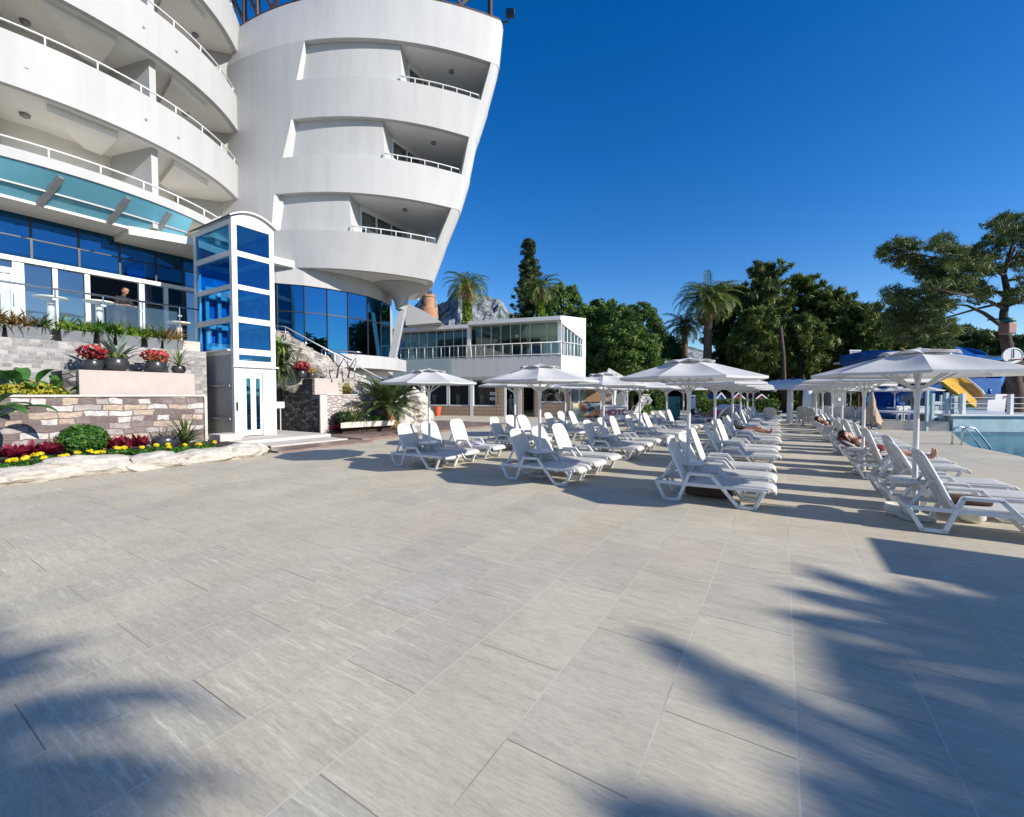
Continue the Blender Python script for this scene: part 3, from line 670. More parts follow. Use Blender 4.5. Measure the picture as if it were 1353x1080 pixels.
# --- curved balcony wing at the left
WC, WR = (-26.5, 4.8), 7.85
def wp(a, r=WR, z=0.0): return (WC[0] + r * math.cos(R(a)), WC[1] + r * math.sin(R(a)), z)
def arc(a0, a1, n, r): return [wp(a0 + (a1 - a0) * i / n, r) for i in range(n + 1)]
WB = [(8.43, 8.74), (10.5, 12.0), (13.6, 15.1), (17.2, 18.75)]
def tube_wall(r0, r1, z0, z1, a0=-80, a1=51, n=70):
    rows = []
    for i in range(n + 1):
        a = a0 + (a1 - a0) * i / n; ring = [wp(a, r1, z0), wp(a, r1, z1), wp(a, r0, z1), wp(a, r0, z0)]; rows.append(ring + [ring[0]])
    mb = MB(); mb.grid(rows); mb.f.append((0, 1, 2, 3)); m = n * 5; mb.f.append((m + 3, m + 2, m + 1, m)); return mb
for i, (a, b) in enumerate(WB):
    tube_wall(WR - .2, WR, a, b).build('balcony_parapet', M['plaster'], HT, True, fix=True, angle=40)
    if i: tube_wall(5.2, WR - .1, a + .03, a + .32).build('ceiling', M['ceiling'], HT, True, fix=True, angle=40)
    else: tube_wall(5.2, WR - .1, a + .03, a + .2).build('balcony_floor', M['ceiling'], HT, True, fix=True, angle=40)
    top = b; mb = MB(); mb.tube([wp(x, WR - .1, top + .3) for x in np.linspace(-78, 48, 60)], .03, 6)
    for x in np.arange(-75, 49, 8.6): mb.tube([wp(x, WR - .1, top - .01), wp(x, WR - .1, top + .3)], .026, 6)
    mb.build('handrail', M['white_metal'], HT, True)
    if i < 3:
        nz_ = WB[i + 1][0]
        for ang in (15.5, -16, -46):
            mb = MB(); p0, p1 = wp(ang, WR - .45), wp(ang, 5.4); mb.bar((p0[0], p0[1], (b + nz_) / 2 - .5), (p1[0], p1[1], (b + nz_) / 2 - .5), .22, nz_ - b + 1.1, (0, 0, 1)); mb.build('dividing_wall', M['plaster'], HT)
        for ang in (2, 29, -31):     # ceiling beams
            for da in (-8,):
                mb = MB(); p0, p1, p2, p3 = wp(ang + da, WR - .45), wp(ang + da + 13, WR - .45), wp(ang + 8, 5.6), wp(ang + 3, 5.6); mb.prism([p0, p1, p2, p3], nz_ - .2, nz_ + .05); mb.build('ceiling_beam', M['ceiling'], HT)
        for px, py in ((33, 30), (33, 153), (245, 151), (243, 243), (258, 47)):
            c = pz(px, py, nz_ - .02)
            if math.hypot(c[0] - WC[0], c[1] - WC[1]) < WR - .2 and abs((WC[0] - c[0])) < 9 and math.hypot(c[0] - WC[0], c[1] - WC[1]) > 5.5:
                mb = MB(); mb.lathe([(.10, -.05), (.125, -.02), (.125, .08)], c, 16); mb.build('ceiling_lamp', M['grey_metal'], HT, True)
    if i in (1, 2):
        for ang in (11.5, 19.5, -9, -29):
            mb = MB(); p0, p1 = wp(ang, WR - .05, a + .66), wp(ang, WR + .03, a + .66); mb.tube([p0, p1], .04, 8); mb.build('drain_spout', M['grey_metal'], HT)
tube_wall(5.0, 5.25, 7.5, 21, -80, 60).build('rear_wall', M['ceiling'], HT, True, fix=True, angle=40)
mb = MB(); p0, p1 = wp(51.3, 4.6), wp(51.3, WR - .02); mb.bar((p0[0], p0[1], 13.2), (p1[0], p1[1], 13.2), .3, 10.8, (0, 0, 1)); mb.build('end_wall', M['plaster'], HT)
# soffit slab, glass canopy, ground floor
YN = 6.05
mb = MB(); mb.box((-21.6, -4, 7.5), (-19.6, YN, 7.58)); mb.build('soffit', M['ceiling'], HT)
mb = MB(); mb.prism([(-21.6, YN + .01), (-19.6, YN + .01), (-18.75, 8.4), (-18.5, 11.5), (-21.6, 11.5)], 7.32, 7.6); mb.build('soffit', M['ceiling'], HT, fix=True)
cn = thing('glass_canopy', None, None); cn.parent = HT; BASE[cn] = Vector((0, 0, 0))
gl = MB(); aa = list(np.linspace(-46, 24, 34))
rows = [[wp(a, WR - .06, 8.41) for a in aa], [(-19.62, WC[1] + (WR * 1.0) * math.sin(R(a)) - .32, 7.59) for a in aa]]
gl.grid(rows); gl.build('glass_panel', M['canopy_glass'], cn, True)
for a in (-30.5, -18, -4.5, 7.5, 17):
    mb = MB(); p0 = wp(a, WR - .15, 8.36); p1 = (-19.65, WC[1] + WR * math.sin(R(a)) - .32, 7.60)
    mb.bar(p0, p1, .14, .3); mb.bar((p1[0] - .05, p1[1], p1[2] + .1), (p1[0] - .05, p1[1], p1[2] + .5), .1, .1)
    mb.build('bracket', M['grey_metal'], cn)
mb = MB()
for k in range(33): 
    q0 = [(rows[0][k][j] * .42 + rows[1][k][j] * .58) for j in range(3)]; q1 = [(rows[0][k + 1][j] * .42 + rows[1][k + 1][j] * .58) for j in range(3)]
    mb.bar((q0[0], q0[1], q0[2] - .04), (q1[0], q1[1], q1[2] - .04), .05, .05)
mb.build('purlin', M['grey_panel'], cn)
def yX(px, X): d = ray(px, 522); return X * d[1] / d[0]
XG = -21.0
mb = MB(); mb.box((XG - .02, -4, 6.1), (XG, 12, 7.6)); mb.build('curtain_glazing', M['navy_glass'], HT)
mb = MB()
for px in (-60, 48, 110, 163, 210, 245): y = yX(px, XG); mb.box((XG - .01, y - .03, 6.1), (XG + .03, y + .03, 7.6))
mb.box((XG - .005, -4, 6.75), (XG + .025, 12, 6.79)); mb.build('mullion', M['black'], HT)
mb = MB(); mb.box((XG - .1, -4, 5.95), (XG + .14, 12, 6.1)); mb.build('door_head', M['white'], HT)
yo0, yo1 = yX(122, XG), yX(188, XG)
for a, b in ((-4, yo0), (yo1, 12)):
    mb = MB(); mb.box((XG - .03, a, 3.6), (XG - .012, b, 5.95)); mb.build('curtain_glazing', M['tinted_glass'], HT)
for px, wd in ((29, .26), (77, .12), (119, .14), (190, .16), (222, .12), (-40, .14)):
    y = yX(px, XG); mb = MB(); mb.box((XG - .08, y - wd / 2, 3.6), (XG + .08, y + wd / 2, 5.95)); mb.build('door_post', M['white'], HT)
dr = thing('entrance_door', None, None); dr.parent = HT; BASE[dr] = Vector((0, 0, 0))
y0, y1 = yX(-35, XG), yX(26, XG)
mb = MB(); mb.box((XG, y0, 5.55), (XG + .06, y1, 5.72)); mb.box((XG, y0, 3.62), (XG + .06, y1, 3.8))
for y in (y0, (y0 + y1) / 2, y1 - .12): mb.box((XG + .001, y, 3.8), (XG + .061, y + .12, 5.55))
mb.build('frame', M['white'], dr)
mb = MB(); rows = [[(XG + .01 + .02 * math.sin(y * 40), y, z) for y in np.linspace(y0, y1, 120)] for z in (3.8, 5.55)]; mb.grid(rows); mb.build('curtain', M['curtain'], dr, True)
mb = MB(); mb.tube([(XG + .08, y1 - .06, 4.5), (XG + .14, y1 - .06, 4.52), (XG + .14, y1 - .06, 4.9), (XG + .08, y1 - .06, 4.92)], .02, 6); mb.build('handle', M['steel'], dr)
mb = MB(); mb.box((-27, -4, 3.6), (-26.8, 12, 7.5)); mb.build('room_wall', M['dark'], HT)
mb = MB(); mb.box((-30, -6, 2.9), (-18.12, 7.6, 3.6)); mb.box((-30, 7.6, 2.9), (-18.95, 13.4, 3.59)); mb.build('terrace_slab', M['concrete'], HT)
mb = MB(); mb.box((-30, -6, 0), (-18.95, 13.2, 2.89)); mb.build('basement_wall', M['plaster'], HT)
# ------------------------------------------------------------------ lift tower
X0, X1, Y0, Y1, ZB, ZR = -18.85, -16.05, 7.72, 9.18, .2, 7.72
LF = thing('lift_tower', 'white framed glass lift tower with blue panes and an arched roof', 'lift tower', (X1, Y0, ZB))
ROWS = [(3.29, 4.19), (4.39, 5.33), (5.50, 6.47), (6.66, 7.54)]
pw = .17
mb = MB()
for x, y in ((X1 - pw, Y0), (X0, Y0), (X1 - pw, Y1 - pw), (X0, Y1 - pw)): MB().box((x, y, ZB), (x + pw, y + pw, ZR)).build('corner_post', M['white'], LF)
lv = [2.77, 2.98] + [r_[1] for r_ in ROWS]; lh = [2.87, 3.29] + [r_[0] for r_ in ROWS[1:]] + [ZR]
bands = [(2.70, 2.87), (3.08, 3.29), (4.19, 4.39), (5.33, 5.50), (6.47, 6.66), (7.54, ZR)]
for a, b in bands:
    for p_, q_ in (((X1 - .14, Y0 + pw, a), (X1 - .012, Y1 - pw, b)), ((X0 + .012, Y0 + pw, a), (X0 + .14, Y1 - pw, b))): MB().box(p_, q_).build('frame_rail', M['white'], LF)
    if a > 3: 
        for p_, q_ in (((X0 + pw, Y0 + .012, a), (X1 - pw, Y0 + .14, b)), ((X0 + pw, Y1 - .14, a), (X1 - pw, Y1 - .012, b))): MB().box(p_, q_).build('frame_rail', M['white'], LF)
for a, b in ROWS + [(2.87, 3.08)]:
    mb = MB(); mb.box((X1 - .06, Y0 + pw, a), (X1 - .05, Y1 - pw, b)); mb.build('glass_pane', M['lift_glass'], LF)
    if b > 3.2:
        mb = MB(); mb.box((X0 + pw, Y0 + .05, a), (X1 - pw, Y0 + .06, b)); mb.build('glass_pane', M['lift_glass'], LF)
        mb = MB(); mb.box((X0 + pw, Y1 - .06, a), (X1 - pw, Y1 - .05, b)); mb.build('glass_pane', M['lift_back'], LF); MB().box((X0 + .05, Y0 + pw, a), (X0 + .06, Y1 - pw, b)).build('glass_pane', M['lift_back'], LF)  # rear panes are opaque blue, added to brighten the view through the lift
mb = MB(); mb.box((X1 - .02, Y0 - .06, 2.64), (X1 + .09, Y1 + .06, 2.695)); mb.box((X0 - .05, Y0 - .10, 3.2), (X1 - .2, Y0 - .001, 3.25)); mb.build('ledge', M['white'], LF)
mb = MB()
for a, b in ((ZB, .82), (.86, 1.98), (2.02, 3.19)): mb.box((X0 + pw, Y0 + .03, a), (X1 - pw, Y0 + .06, b))
mb.build('lower_panel', M['grey_panel'], LF)  # grey colour carries the shade on this side of the lift
for z in (.84, 2.0): MB().box((X0 + .05, Y0 - .05, z - .04), (X1 - .25, Y0 + .028, z + .03)).build('panel_rail', M['grey_panel'], LF)
yd0, yd1 = Y0 + .30, Y0 + .98
mb = MB(); mb.box((X1 - .1, Y0 + pw, ZB), (X1 - .012, yd0, 2.70)); mb.box((X1 - .1, yd1, ZB), (X1 - .012, Y1 - pw, 2.70)); mb.box((X1 - .1, yd0, 2.46), (X1 - .013, yd1, 2.70)); mb.build('door_surround', M['white'], LF)
ym = (yd0 + yd1) / 2
for a, b in ((yd0 + .02, ym - .006), (ym + .006, yd1 - .02)):
    d_ = MB(); d_.box((X1 - .07, a, ZB + .03), (X1 - .02, a + .085, 2.44)); d_.box((X1 - .07, b - .085, ZB + .03), (X1 - .02, b, 2.44)); d_.box((X1 - .07, a + .085, ZB + .03), (X1 - .021, b - .085, .42)); d_.box((X1 - .07, a + .085, 2.26), (X1 - .021, b - .085, 2.44))
    do = d_.build('door', M['white'], LF)
    d_ = MB(); d_.box((X1 - .05, a + .085, .42), (X1 - .04, b - .085, 2.26)); d_.build('door_glass', M['blue_glass'], do)
mb = MB(); mb.box((X1 - .012, Y0 + .045, 1.12), (X1 + .02, Y0 + .115, 1.42)); mb.build('call_panel', M['black'], LF, bevel=.01)
mb = MB(); mb.box((X0 + .2, Y0 + .25, 3.38), (X0 + .3, Y1 - .25, 3.52)); mb.box((X0 + .2, Y0 + .25, 5.62), (X0 + .3, Y1 - .25, 5.78)); mb.box((X0 + .2, Y0 + .25, 4.5), (X0 + .3, Y1 - .25, 4.58))
for y in (Y0 + .25, (Y0 + Y1) / 2 - .06, Y1 - .37): mb.box((X0 + .201, y, 3.52), (X0 + .299, y + .12, 5.62))
mb.build('landing_door', M['white'], LF)
mb = MB(); rows = []
for i in range(15):
    k = i / 14; y = Y0 - .08 + (Y1 - Y0 + .16) * k; z = ZR + .02 + .30 * (1 - (2 * k - 1) ** 2)
    rows.append([(X0 - .14, y, z + .05), (X1 + .10, y, z + .05), (X1 + .10, y, z), (X0 - .14, y, z), (X0 - .14, y, z + .05)])
mb.grid(rows); mb.build('roof', M['white'], LF, fix=True)
mb = MB(); n = 15; pr = [(X1 - .03, Y0 + (Y1 - Y0) * i / 14, ZR + .01 + .30 * (1 - (2 * i / 14 - 1) ** 2)) for i in range(15)]
mb.add([(p[0], p[1], ZR - .02) for p in pr] + pr, [(i, i + 1, i + 16, i + 15) for i in range(14)]); mb.build('roof_gable', M['white'], LF)

# ------------------------------------------------------------------ stone planters and steps
mb = MB(); mb.box((-18.2, 6.95, .0), (-14.55, 10.4, .195)); mb.box((-14.549, 7.3, 0), (-13.3, 10.2, .10)); struct('entrance_platform', mb, M['concrete'], bevel=.012)
mb = MB(); mb.box((-18, 10.42, 0), (-12.8, 20.5, .10)); struct('brown_floor', mb, M['brown_floor'])
mb = MB(); mb.box((-13.28, 7.0, 0), (-12.2, 10.4, .06)); struct('lower_step', mb, M['brown_floor'])
mb = MB(); mb.box((-15.7, -3, 0), (-12.55, 7.0, .19)); struct('flower_bed', mb, M['soil'])
w1 = thing('stone_wall', 'low wall clad in patterned beige and purple stone blocks beside the lift', 'wall', (-15.7, 2, 0))
mb = MB(); mb.box((-16.05, -3, 0), (-15.7, 6.62, 1.62)); mb.build('cladding', M['stone_wall'], w1)
mb = MB(); mb.box((-16.08, -3, 1.621), (-15.66, 6.66, 1.675)); mb.box((-15.73, 6.625, 0), (-15.64, 6.70, 1.62)); mb.build('coping', M['concrete'], w1)
mb = MB(); mb.box((-18.2, -3, 1.0), (-16.06, 6.6, 1.55)); struct('upper_soil', mb, M['soil'])
ya, yb = yX(105, -16.3), yX(258, -16.3)
pb = thing('planter_block', 'smooth pink rendered planter block on the patterned stone wall', 'planter', (-16.3, ya, 1.5))
mb = MB(); mb.box((-17.05, ya, 1.5), (-16.3, yb, 2.36)); mb.build('render', M['pink'], pb, bevel=.015)
mb = MB(); mb.box((-17.6, ya - .28, 1.5), (-16.5, ya - .002, 2.33)); mb.build('side_stones', M['dark_shade_rubble'], pb)
gw = thing('parapet_wall', 'grey brick clad wall below the hotel terrace planters', 'wall', (-17.5, 3, 0))
mb = MB(); mb.box((-18.1, -4, 0), (-17.5, 7.5, 3.2)); mb.build('cladding', M['grey_brick'], gw)
st = single('stone_step', MB().box((-15.64, 6.72, .196), (-14.9, 7.35, .42)), M['concrete'], 'pale stone step block between the patterned wall and the lift', 'step', bevel=.015)
# second planter right of the lift
w2 = thing('rubble_wall', 'rubble stone planter wall with a side toned dark for shade right of the lift', 'wall', (-15.8, 11.8, 0))
y2 = onx = yX(423, -15.8); y3 = yX(476, -15.8)
mb = MB(); mb.box((-19.5, y2, .1), (-15.83, y2 + .3, 1.68)); mb.box((-19.5, y2 + .012, 1.68), (-16.32, y2 + .31, 2.33)); mb.build('shade_toned_face', M['dark_shade_rubble'], w2)
mb = MB(); mb.box((-16.1, y2 + .31, .1), (-15.8, y3 + .6, 1.66)); mb.build('sun_toned_face', M['sun_toned_rubble'], w2)
mb = MB(); mb.box((-15.84, y2 - .02, .1), (-15.77, y2 + .3, 1.68)); mb.box((-16.3, y2 + .301, 1.661), (-15.78, y3 + .6, 1.70)); mb.build('coping', M['concrete'], w2)
mb = MB(); mb.box((-19.5, y2 + .32, .1), (-16.12, y3 + 3, 1.55)); struct('planter_soil', mb, M['soil'])
pb2 = single('planter_block', MB().box((-17.2, yX(416, -16.3) , 1.56), (-16.3, yX(453, -16.3), 2.36)), M['pink'], 'smaller pink rendered block on the rubble planter wall', 'planter', bevel=.015)
# rock slope with stair and handrail
rs = thing('stair_ramp', 'white stair flank on veined rocks going down beside the blue lobby glass', 'stairs', W(-9, 18.5, 0))
def sp_(px, py, d): return pd(px, py, d)
rail = [sp_(350, 429, 18.0), sp_(377, 432, 18.3), sp_(430, 461, 19.2), sp_(505, 501, 20.2), sp_(560, 534, 20.8)]
mb = MB()
top = [p - np.array([0, 0, .55]) for p in rail]; 
for i in range(4):
    a, b = top[i], top[i + 1]; off = np.array([*(AD * 1.5), 0])
    za, zb = min(a[2], 99), b[2]
    mb.hexa([(a[0], a[1], za - .16), (b[0], b[1], zb - .16), (b[0] + off[0], b[1] + off[1], zb - .16), (a[0] + off[0], a[1] + off[1], za - .16)], [(a[0], a[1], za), (b[0], b[1], zb), (b[0] + off[0], b[1] + off[1], zb), (a[0] + off[0], a[1] + off[1], za)])
mb.build('stringer', M['plaster'], rs)
mb = MB(); mb.tube(rail, .03, 8)
for i in range(4):
    for k in (0, .5): p = rail[i] * (1 - k) + rail[i + 1] * k; mb.tube([p - np.array([0, 0, .56]), p], .022, 6)
mb.build('handrail', M['steel'], rs, True)
rail2 = [sp_(425, 462, 19.6), sp_(470, 465, 19.9), sp_(478, 466, 20.0)]
mb = MB(); mb.tube(rail2, .028, 8)
for p in rail2[:2] + [rail2[0] * .5 + rail2[1] * .5]: mb.tube([p - np.array([0, 0, .6]), p], .02, 6)
mb.build('handrail', M['steel'], rs, True)
rk = 0
for px, py, d, r_, sz in ((372, 452, 18.0, .8, .9), (393, 462, 18.1, .85, .8), (388, 482, 17.9, .9, .7), (414, 476, 18.4, .9, .75), (437, 490, 18.7, .95, .75), (432, 505, 18.6, .8, .7), (460, 504, 19.1, .9, .7), (480, 519, 19.4, .9, .65), (462, 522, 19.2, .7, .6), (500, 530, 19.9, .9, .6), (372, 475, 17.8, .8, .8), (410, 495, 18.4, .8, .7)):
    c = sp_(px, py + 14, d + .85); mb = MB(); mb.ico(c, (r_, r_ * .9, sz), 3, .38, rk * 2.7); rk += 1
    single('rock_boulder', mb, M['rock_grey'], 'veined grey boulder in the rock slope under the stair handrail', 'rock', 'rocks under the stair', smooth=True, angle=32)
c = sp_(541, 540, 20.6); mb = MB(); mb.ico((c[0], c[1], .75), (1.05, 1.0, 1.0), 4, .5, 51)
single('rock_boulder', mb, M['rock'], 'big pale pinkish boulder right of the cycad palm', 'rock', smooth=True, angle=35)
for (px, py), s in (((548, 566), .4), ((556, 572), .35), ((538, 572), .38)):
    c = pz(px, py, .1); mb = MB(); mb.ico(c, (s * 1.4, s, s * .8), 3, .3, px)
    single('rock_boulder', mb, M['rock'], 'small pale rock at the foot of the big pinkish boulder', 'rock', 'small rocks by the boulder', smooth=True, angle=35)
for k, (a, b) in enumerate(((450, 480), (481, 519))):
    p0, p1 = pd(a, 560, (17.2, 17.95)[k]), pd(b, 560, (17.9, 18.9)[k]); mb = MB(); q_ = AD * .75; mb.prism([(p0[0], p0[1]), (p1[0], p1[1]), (p1[0] + q_[0], p1[1] + q_[1]), (p0[0] + q_[0], p0[1] + q_[1])], .34, .56)
    single('planter_kerb', mb, M['concrete'], ['left white stone slab kerb in front of the small green shrubs', 'right white stone slab kerb below the cycad palm'][k], 'kerb', bevel=.02, fix=True)
p0, p1 = pd(452, 560, 17.6), pd(545, 560, 19.8)
mb = MB(); q_ = AD * 2.2; mb.prism([(p0[0], p0[1]), (p1[0], p1[1]), (p1[0] + q_[0], p1[1] + q_[1]), (p0[0] + q_[0], p0[1] + q_[1])], .05, .33); struct('shrub_bed', mb, M['soil'], fix=True)
# kerb of natural rocks along the flower bed
yk = -1.2; i = 0
while yk < 6.0:
    L = rnd.uniform(1.0, 1.7); h = rnd.uniform(.17, .23); mb = MB(); mb.ico((-12.33 + rnd.uniform(-.08, .08), yk + L / 2, h * .55), (.40, L * .62, h * 1.15), 4, .27, i * 3.3 + 1)
    single('kerb_rock', mb, M['rock'], 'rough pale limestone rock in the kerb edging the flower bed', 'rock', 'rocks edging the flower bed', smooth=True, angle=35)
    yk += L * .80; i += 1
mb = MB(); mb.ico((-12.45, 2.75, .27), (.3, .5, .14), 3, .3, 77); single('kerb_rock', mb, M['rock'], 'pointed pale rock lying on top of the rock kerb near the left edge', 'rock', smooth=True, angle=35)
# sign stand
c = pz(371, 571, .1)
sg = thing('sign_stand', 'small blank white square sign on a thin post beside the lift', 'sign', tuple(c))
mb = MB(); mb.tube([c, c + np.array([0, 0, 1.05])], .02, 8); mb.lathe([(.16, 0), (.16, .02), (.03, .03)], c, 16); mb.build('post', M['white_metal'], sg)
mb = MB(); mb.box((c[0] - .03, c[1] - .16, c[2] + 1.0), (c[0] + .03, c[1] + .16, c[2] + 1.28), -.35); mb.build('panel', M['white'], sg, bevel=.025)

# ------------------------------------------------------------------ small plants
def arrays(parts):
    V = []; F = []; n = 0
    for v, f in parts: V.append(v); F.append(f + n); n += len(v)
    return np.concatenate(V), np.concatenate(F)
def blades(c, n, L, wd, tilt=(.2, 1.2), droop=.5, seg=4, base=.05, up=0.0):
    """strap leaves from a point, curving outwards; each leaf is a folded strip"""
    V = []; F = []; k = 0
    for i in range(n):
        az = rnd.uniform(0, 6.283); el = rnd.uniform(*tilt); l = L * rnd.uniform(.65, 1.1); w0 = wd * rnd.uniform(.8, 1.2)
        d = np.array([math.cos(az), math.sin(az)]); s = np.array([-math.sin(az), math.cos(az)])
        pts = []; x, z = base * rnd.random(), up * rnd.random(); e = el
        for j in range(seg + 1):
            ww = w0 * (1 - (j / seg) ** 1.8) * (.6 + .8 * min(1, j / seg * 2)) + .001
            cc = np.array([c[0] + d[0] * x, c[1] + d[1] * x, c[2] + z])
            pts += [cc - np.array([s[0], s[1], 0]) * ww, cc + np.array([0, 0, -.25 * ww]), cc + np.array([s[0], s[1], 0]) * ww]
            x += l / seg * math.cos(e); z += l / seg * math.sin(e); e -= droop / seg * 2
        V += pts
        for j in range(seg):
            for q in (0, 1): F.append((k + j * 3 + q, k + j * 3 + q + 1, k + (j + 1) * 3 + q + 1, k + (j + 1) * 3 + q))
        k += len(pts)
    return np.array(V), np.array(F)
def bush(c, r, n, size, mat, parent=None, name='foliage', shell=.5, aspect=.5, upb=.3):
    P, D = blob_points(c, r, n, shell)
    V, F = leaf_quads(P, rng.normal(size=D.shape) + np.array([0, 0, upb]), size, aspect, D + rng.normal(size=D.shape) * .55); return npmesh(name, V, F, mat, parent)
def pot(c, r, h, parent, mat='pot'):
    mb = MB(); mb.lathe([(r * .55, 0), (r * .85, h * .2), (r, h * .55), (r * .85, h * .92), (r * .8, h), (r * .72, h), (r * .7, h * .85)], c, 22); return mb.build('pot', M[mat], parent, True)
# bowls on the pink block
zt = 2.36; xb = -16.65
def bowl(px, r, name, label, cat):
    c = (xb, yX(px, xb), zt); t = thing(name, label, cat, c); pot(c, r, r * 1.25, t); return t, c
t, c = bowl(124, .24, 'potted_begonia', 'red flowering begonia in a black bowl at the left end of the pink block', 'potted plant')
bush((c[0], c[1], c[2] + .48), (.34, .36, .22), 260, .11, M['leaf_darkred'], t); bush((c[0], c[1], c[2] + .54), (.34, .36, .2), 160, .09, M['petal_red'], t, 'flower', .8, .9)
t, c = bowl(155, .31, 'potted_agave', 'large blue-green agave in a round black bowl on the pink block', 'potted plant')
V, F = blades((c[0], c[1], c[2] + .38), 26, 1.0, .05, (.45, 1.4), .25, 5); npmesh('leaf', V, F, M['leaf_agave'], t)
bush((c[0], c[1], c[2] + .45), (.28, .28, .1), 160, .12, M['leaf_olive'], t, 'ground_cover')
t, c = bowl(207, .29, 'potted_begonia', 'bright red begonia in a black bowl between the agave and the yucca', 'potted plant')
bush((c[0], c[1], c[2] + .45), (.32, .36, .2), 220, .10, M['leaf_box'], t); bush((c[0], c[1], c[2] + .52), (.33, .37, .2), 230, .10, M['petal_red'], t, 'flower', .8, .9)
t, c = bowl(237, .20, 'potted_yucca', 'spiky yucca in a small black pot at the right end of the pink block', 'potted plant')
V, F = blades((c[0], c[1], c[2] + .26), 44, .75, .016, (-.1, 1.4), .3, 4); npmesh('leaf', V, F, M['leaf_olive'], t)
# broad leaved plants at the left
def broadleaf(c, n, L, wd, label, tilt=(.5, 1.3), stem=.45):
    t = thing('banana_plant', label, 'plant', c)
    V = []; F = []; k = 0; ms = MB()
    for i in range(n):
        az = rnd.uniform(0, 6.283); el = rnd.uniform(*tilt); l = L * rnd.uniform(.75, 1.1)
        d = np.array([math.cos(az), math.sin(az), 0]); s = np.array([-math.sin(az), math.cos(az), 0])
        p = np.array(c, float); e = el; st = [p.copy()]
        p = p + (d * math.cos(e) + np.array([0, 0, math.sin(e)])) * l * stem; st.append(p.copy()); ms.tube(st, .018, 5)
        seg = 8; pts = []
        for j in range(seg + 1):
            q = j / seg; ww = wd * math.sin(math.pi * min(.98, q * .93 + .06)) ** .8
            pts += [p - s * ww + np.array([0, 0, .28 * ww]), p.copy(), p + s * ww + np.array([0, 0, .28 * ww])]
            p = p + (d * math.cos(e) + np.array([0, 0, math.sin(e)])) * l * (1 - stem) / seg; e -= .16
        V += pts
        for j in range(seg):
            for q in (0, 1): F.append((k + j * 3 + q, k + j * 3 + q + 1, k + (j + 1) * 3 + q + 1, k + (j + 1) * 3 + q))
        k += len(pts)
    o = npmesh('leaf', np.array(V), np.array(F), M['leaf_banana'], t); o.data.polygons.foreach_set('use_smooth', [True] * len(F))
    ms.build('stem', M['leaf_banana'], t); return t
c = (-16.9, yX(38, -16.9), 1.5); broadleaf(c, 13, 1.25, .14, 'broad leaved green plant above the stone wall left of the pink block')
c = (-16.4, yX(72, -16.6), 1.5); broadleaf(c, 5, 1.0, .11, 'small broad leaved plant just left of the pink block', (.8, 1.3))
c = (-15.2, yX(-30, -15.2), 1.0); broadleaf(c, 8, 1.5, .15, 'large leaved plant reaching in from the left edge over the stone wall', (.3, 1.0))
c = (-16.35, yX(42, -16.35), 1.72); t = thing('yellow_shrub', 'yellow leaved shrub on top of the stone wall at the left', 'shrub', c)
bush(c, (.4, .75, .3), 900, .12, M['leaf_yellow'], t); bush((c[0] - .2, c[1] + .2, c[2] - .1), (.3, .8, .2), 300, .14, M['leaf_box'], t, 'foliage')
# flower bed
def bedy(px, X, z=.19):  return yX(px, X)
c = (-14.6, yX(108, -14.6), .19); t = thing('boxwood_ball', 'round clipped dark green shrub in the flower bed', 'shrub', c)
bush((c[0], c[1], c[2] + .38), (.46, .5, .38), 3000, .085, M['leaf_box'], t, shell=.7)
c = (-14.4, yX(243, -14.4), .19); t = thing('fan_palm', 'low spiky palm at the right end of the flower bed', 'plant', c)
V, F = blades((c[0], c[1], c[2] + .1), 110, 1.0, .018, (.0, 1.45), .35, 4); npmesh('leaf', V, F, M['leaf_olive'], t)
V, F = blades((c[0] + .1, c[1] - .35, c[2] + .05), 14, .75, .04, (.2, 1.0), .2, 4); npmesh('leaf', V, F, M['leaf_dark'], t)
mb = MB(); mb.lathe([(.2, 0), (.3, .15), (.3, .3), (.24, .38)], (c[0] + .25, c[1] - .55, .19), 18); t = single('plant_pot', mb, M['pot'], 'black round pot in the flower bed beside the spiky palm', 'pot', smooth=True)
for px in (2, 14, 25, 37, 48, 56, 64, 74, 140, 149, 158, 168, 178, 186):
    X = -14.5 + rnd.uniform(-.2, .2); c = (X, yX(px, X), .19); t = thing('red_leaf_plant', 'crimson leaved bedding plant under the patterned stone wall', 'plant', c, 'crimson plants in the flower bed')
    V, F = blades((c[0], c[1], c[2] + .1), 34, .30, .045, (.2, 1.4), .3, 3, .1, .1); npmesh('leaf', V, F, M['leaf_red'] if px not in (74, 178) else M['leaf_darkred'], t)
for px in list(range(6, 285, 14)):
    X = -13.35 + rnd.uniform(-.45, .5); c = (X, yX(px + rnd.uniform(-3, 3), X), .19); t = thing('yellow_flower', 'yellow marigold flower in green leaves behind the rock kerb', 'flower', c, 'yellow flowers in the flower bed')
    bush((c[0], c[1], c[2] + .07), (.22, .25, .09), 150, .09, M['leaf_box'], t, 'leaf')
    for k in range(rnd.choice((1, 1, 2))):
        bush((c[0] + rnd.uniform(-.1, .1), c[1] + rnd.uniform(-.14, .14), c[2] + .19), (.05, .055, .028), 60, .055, M['petal_yellow'], t, 'flower', .5, .9)
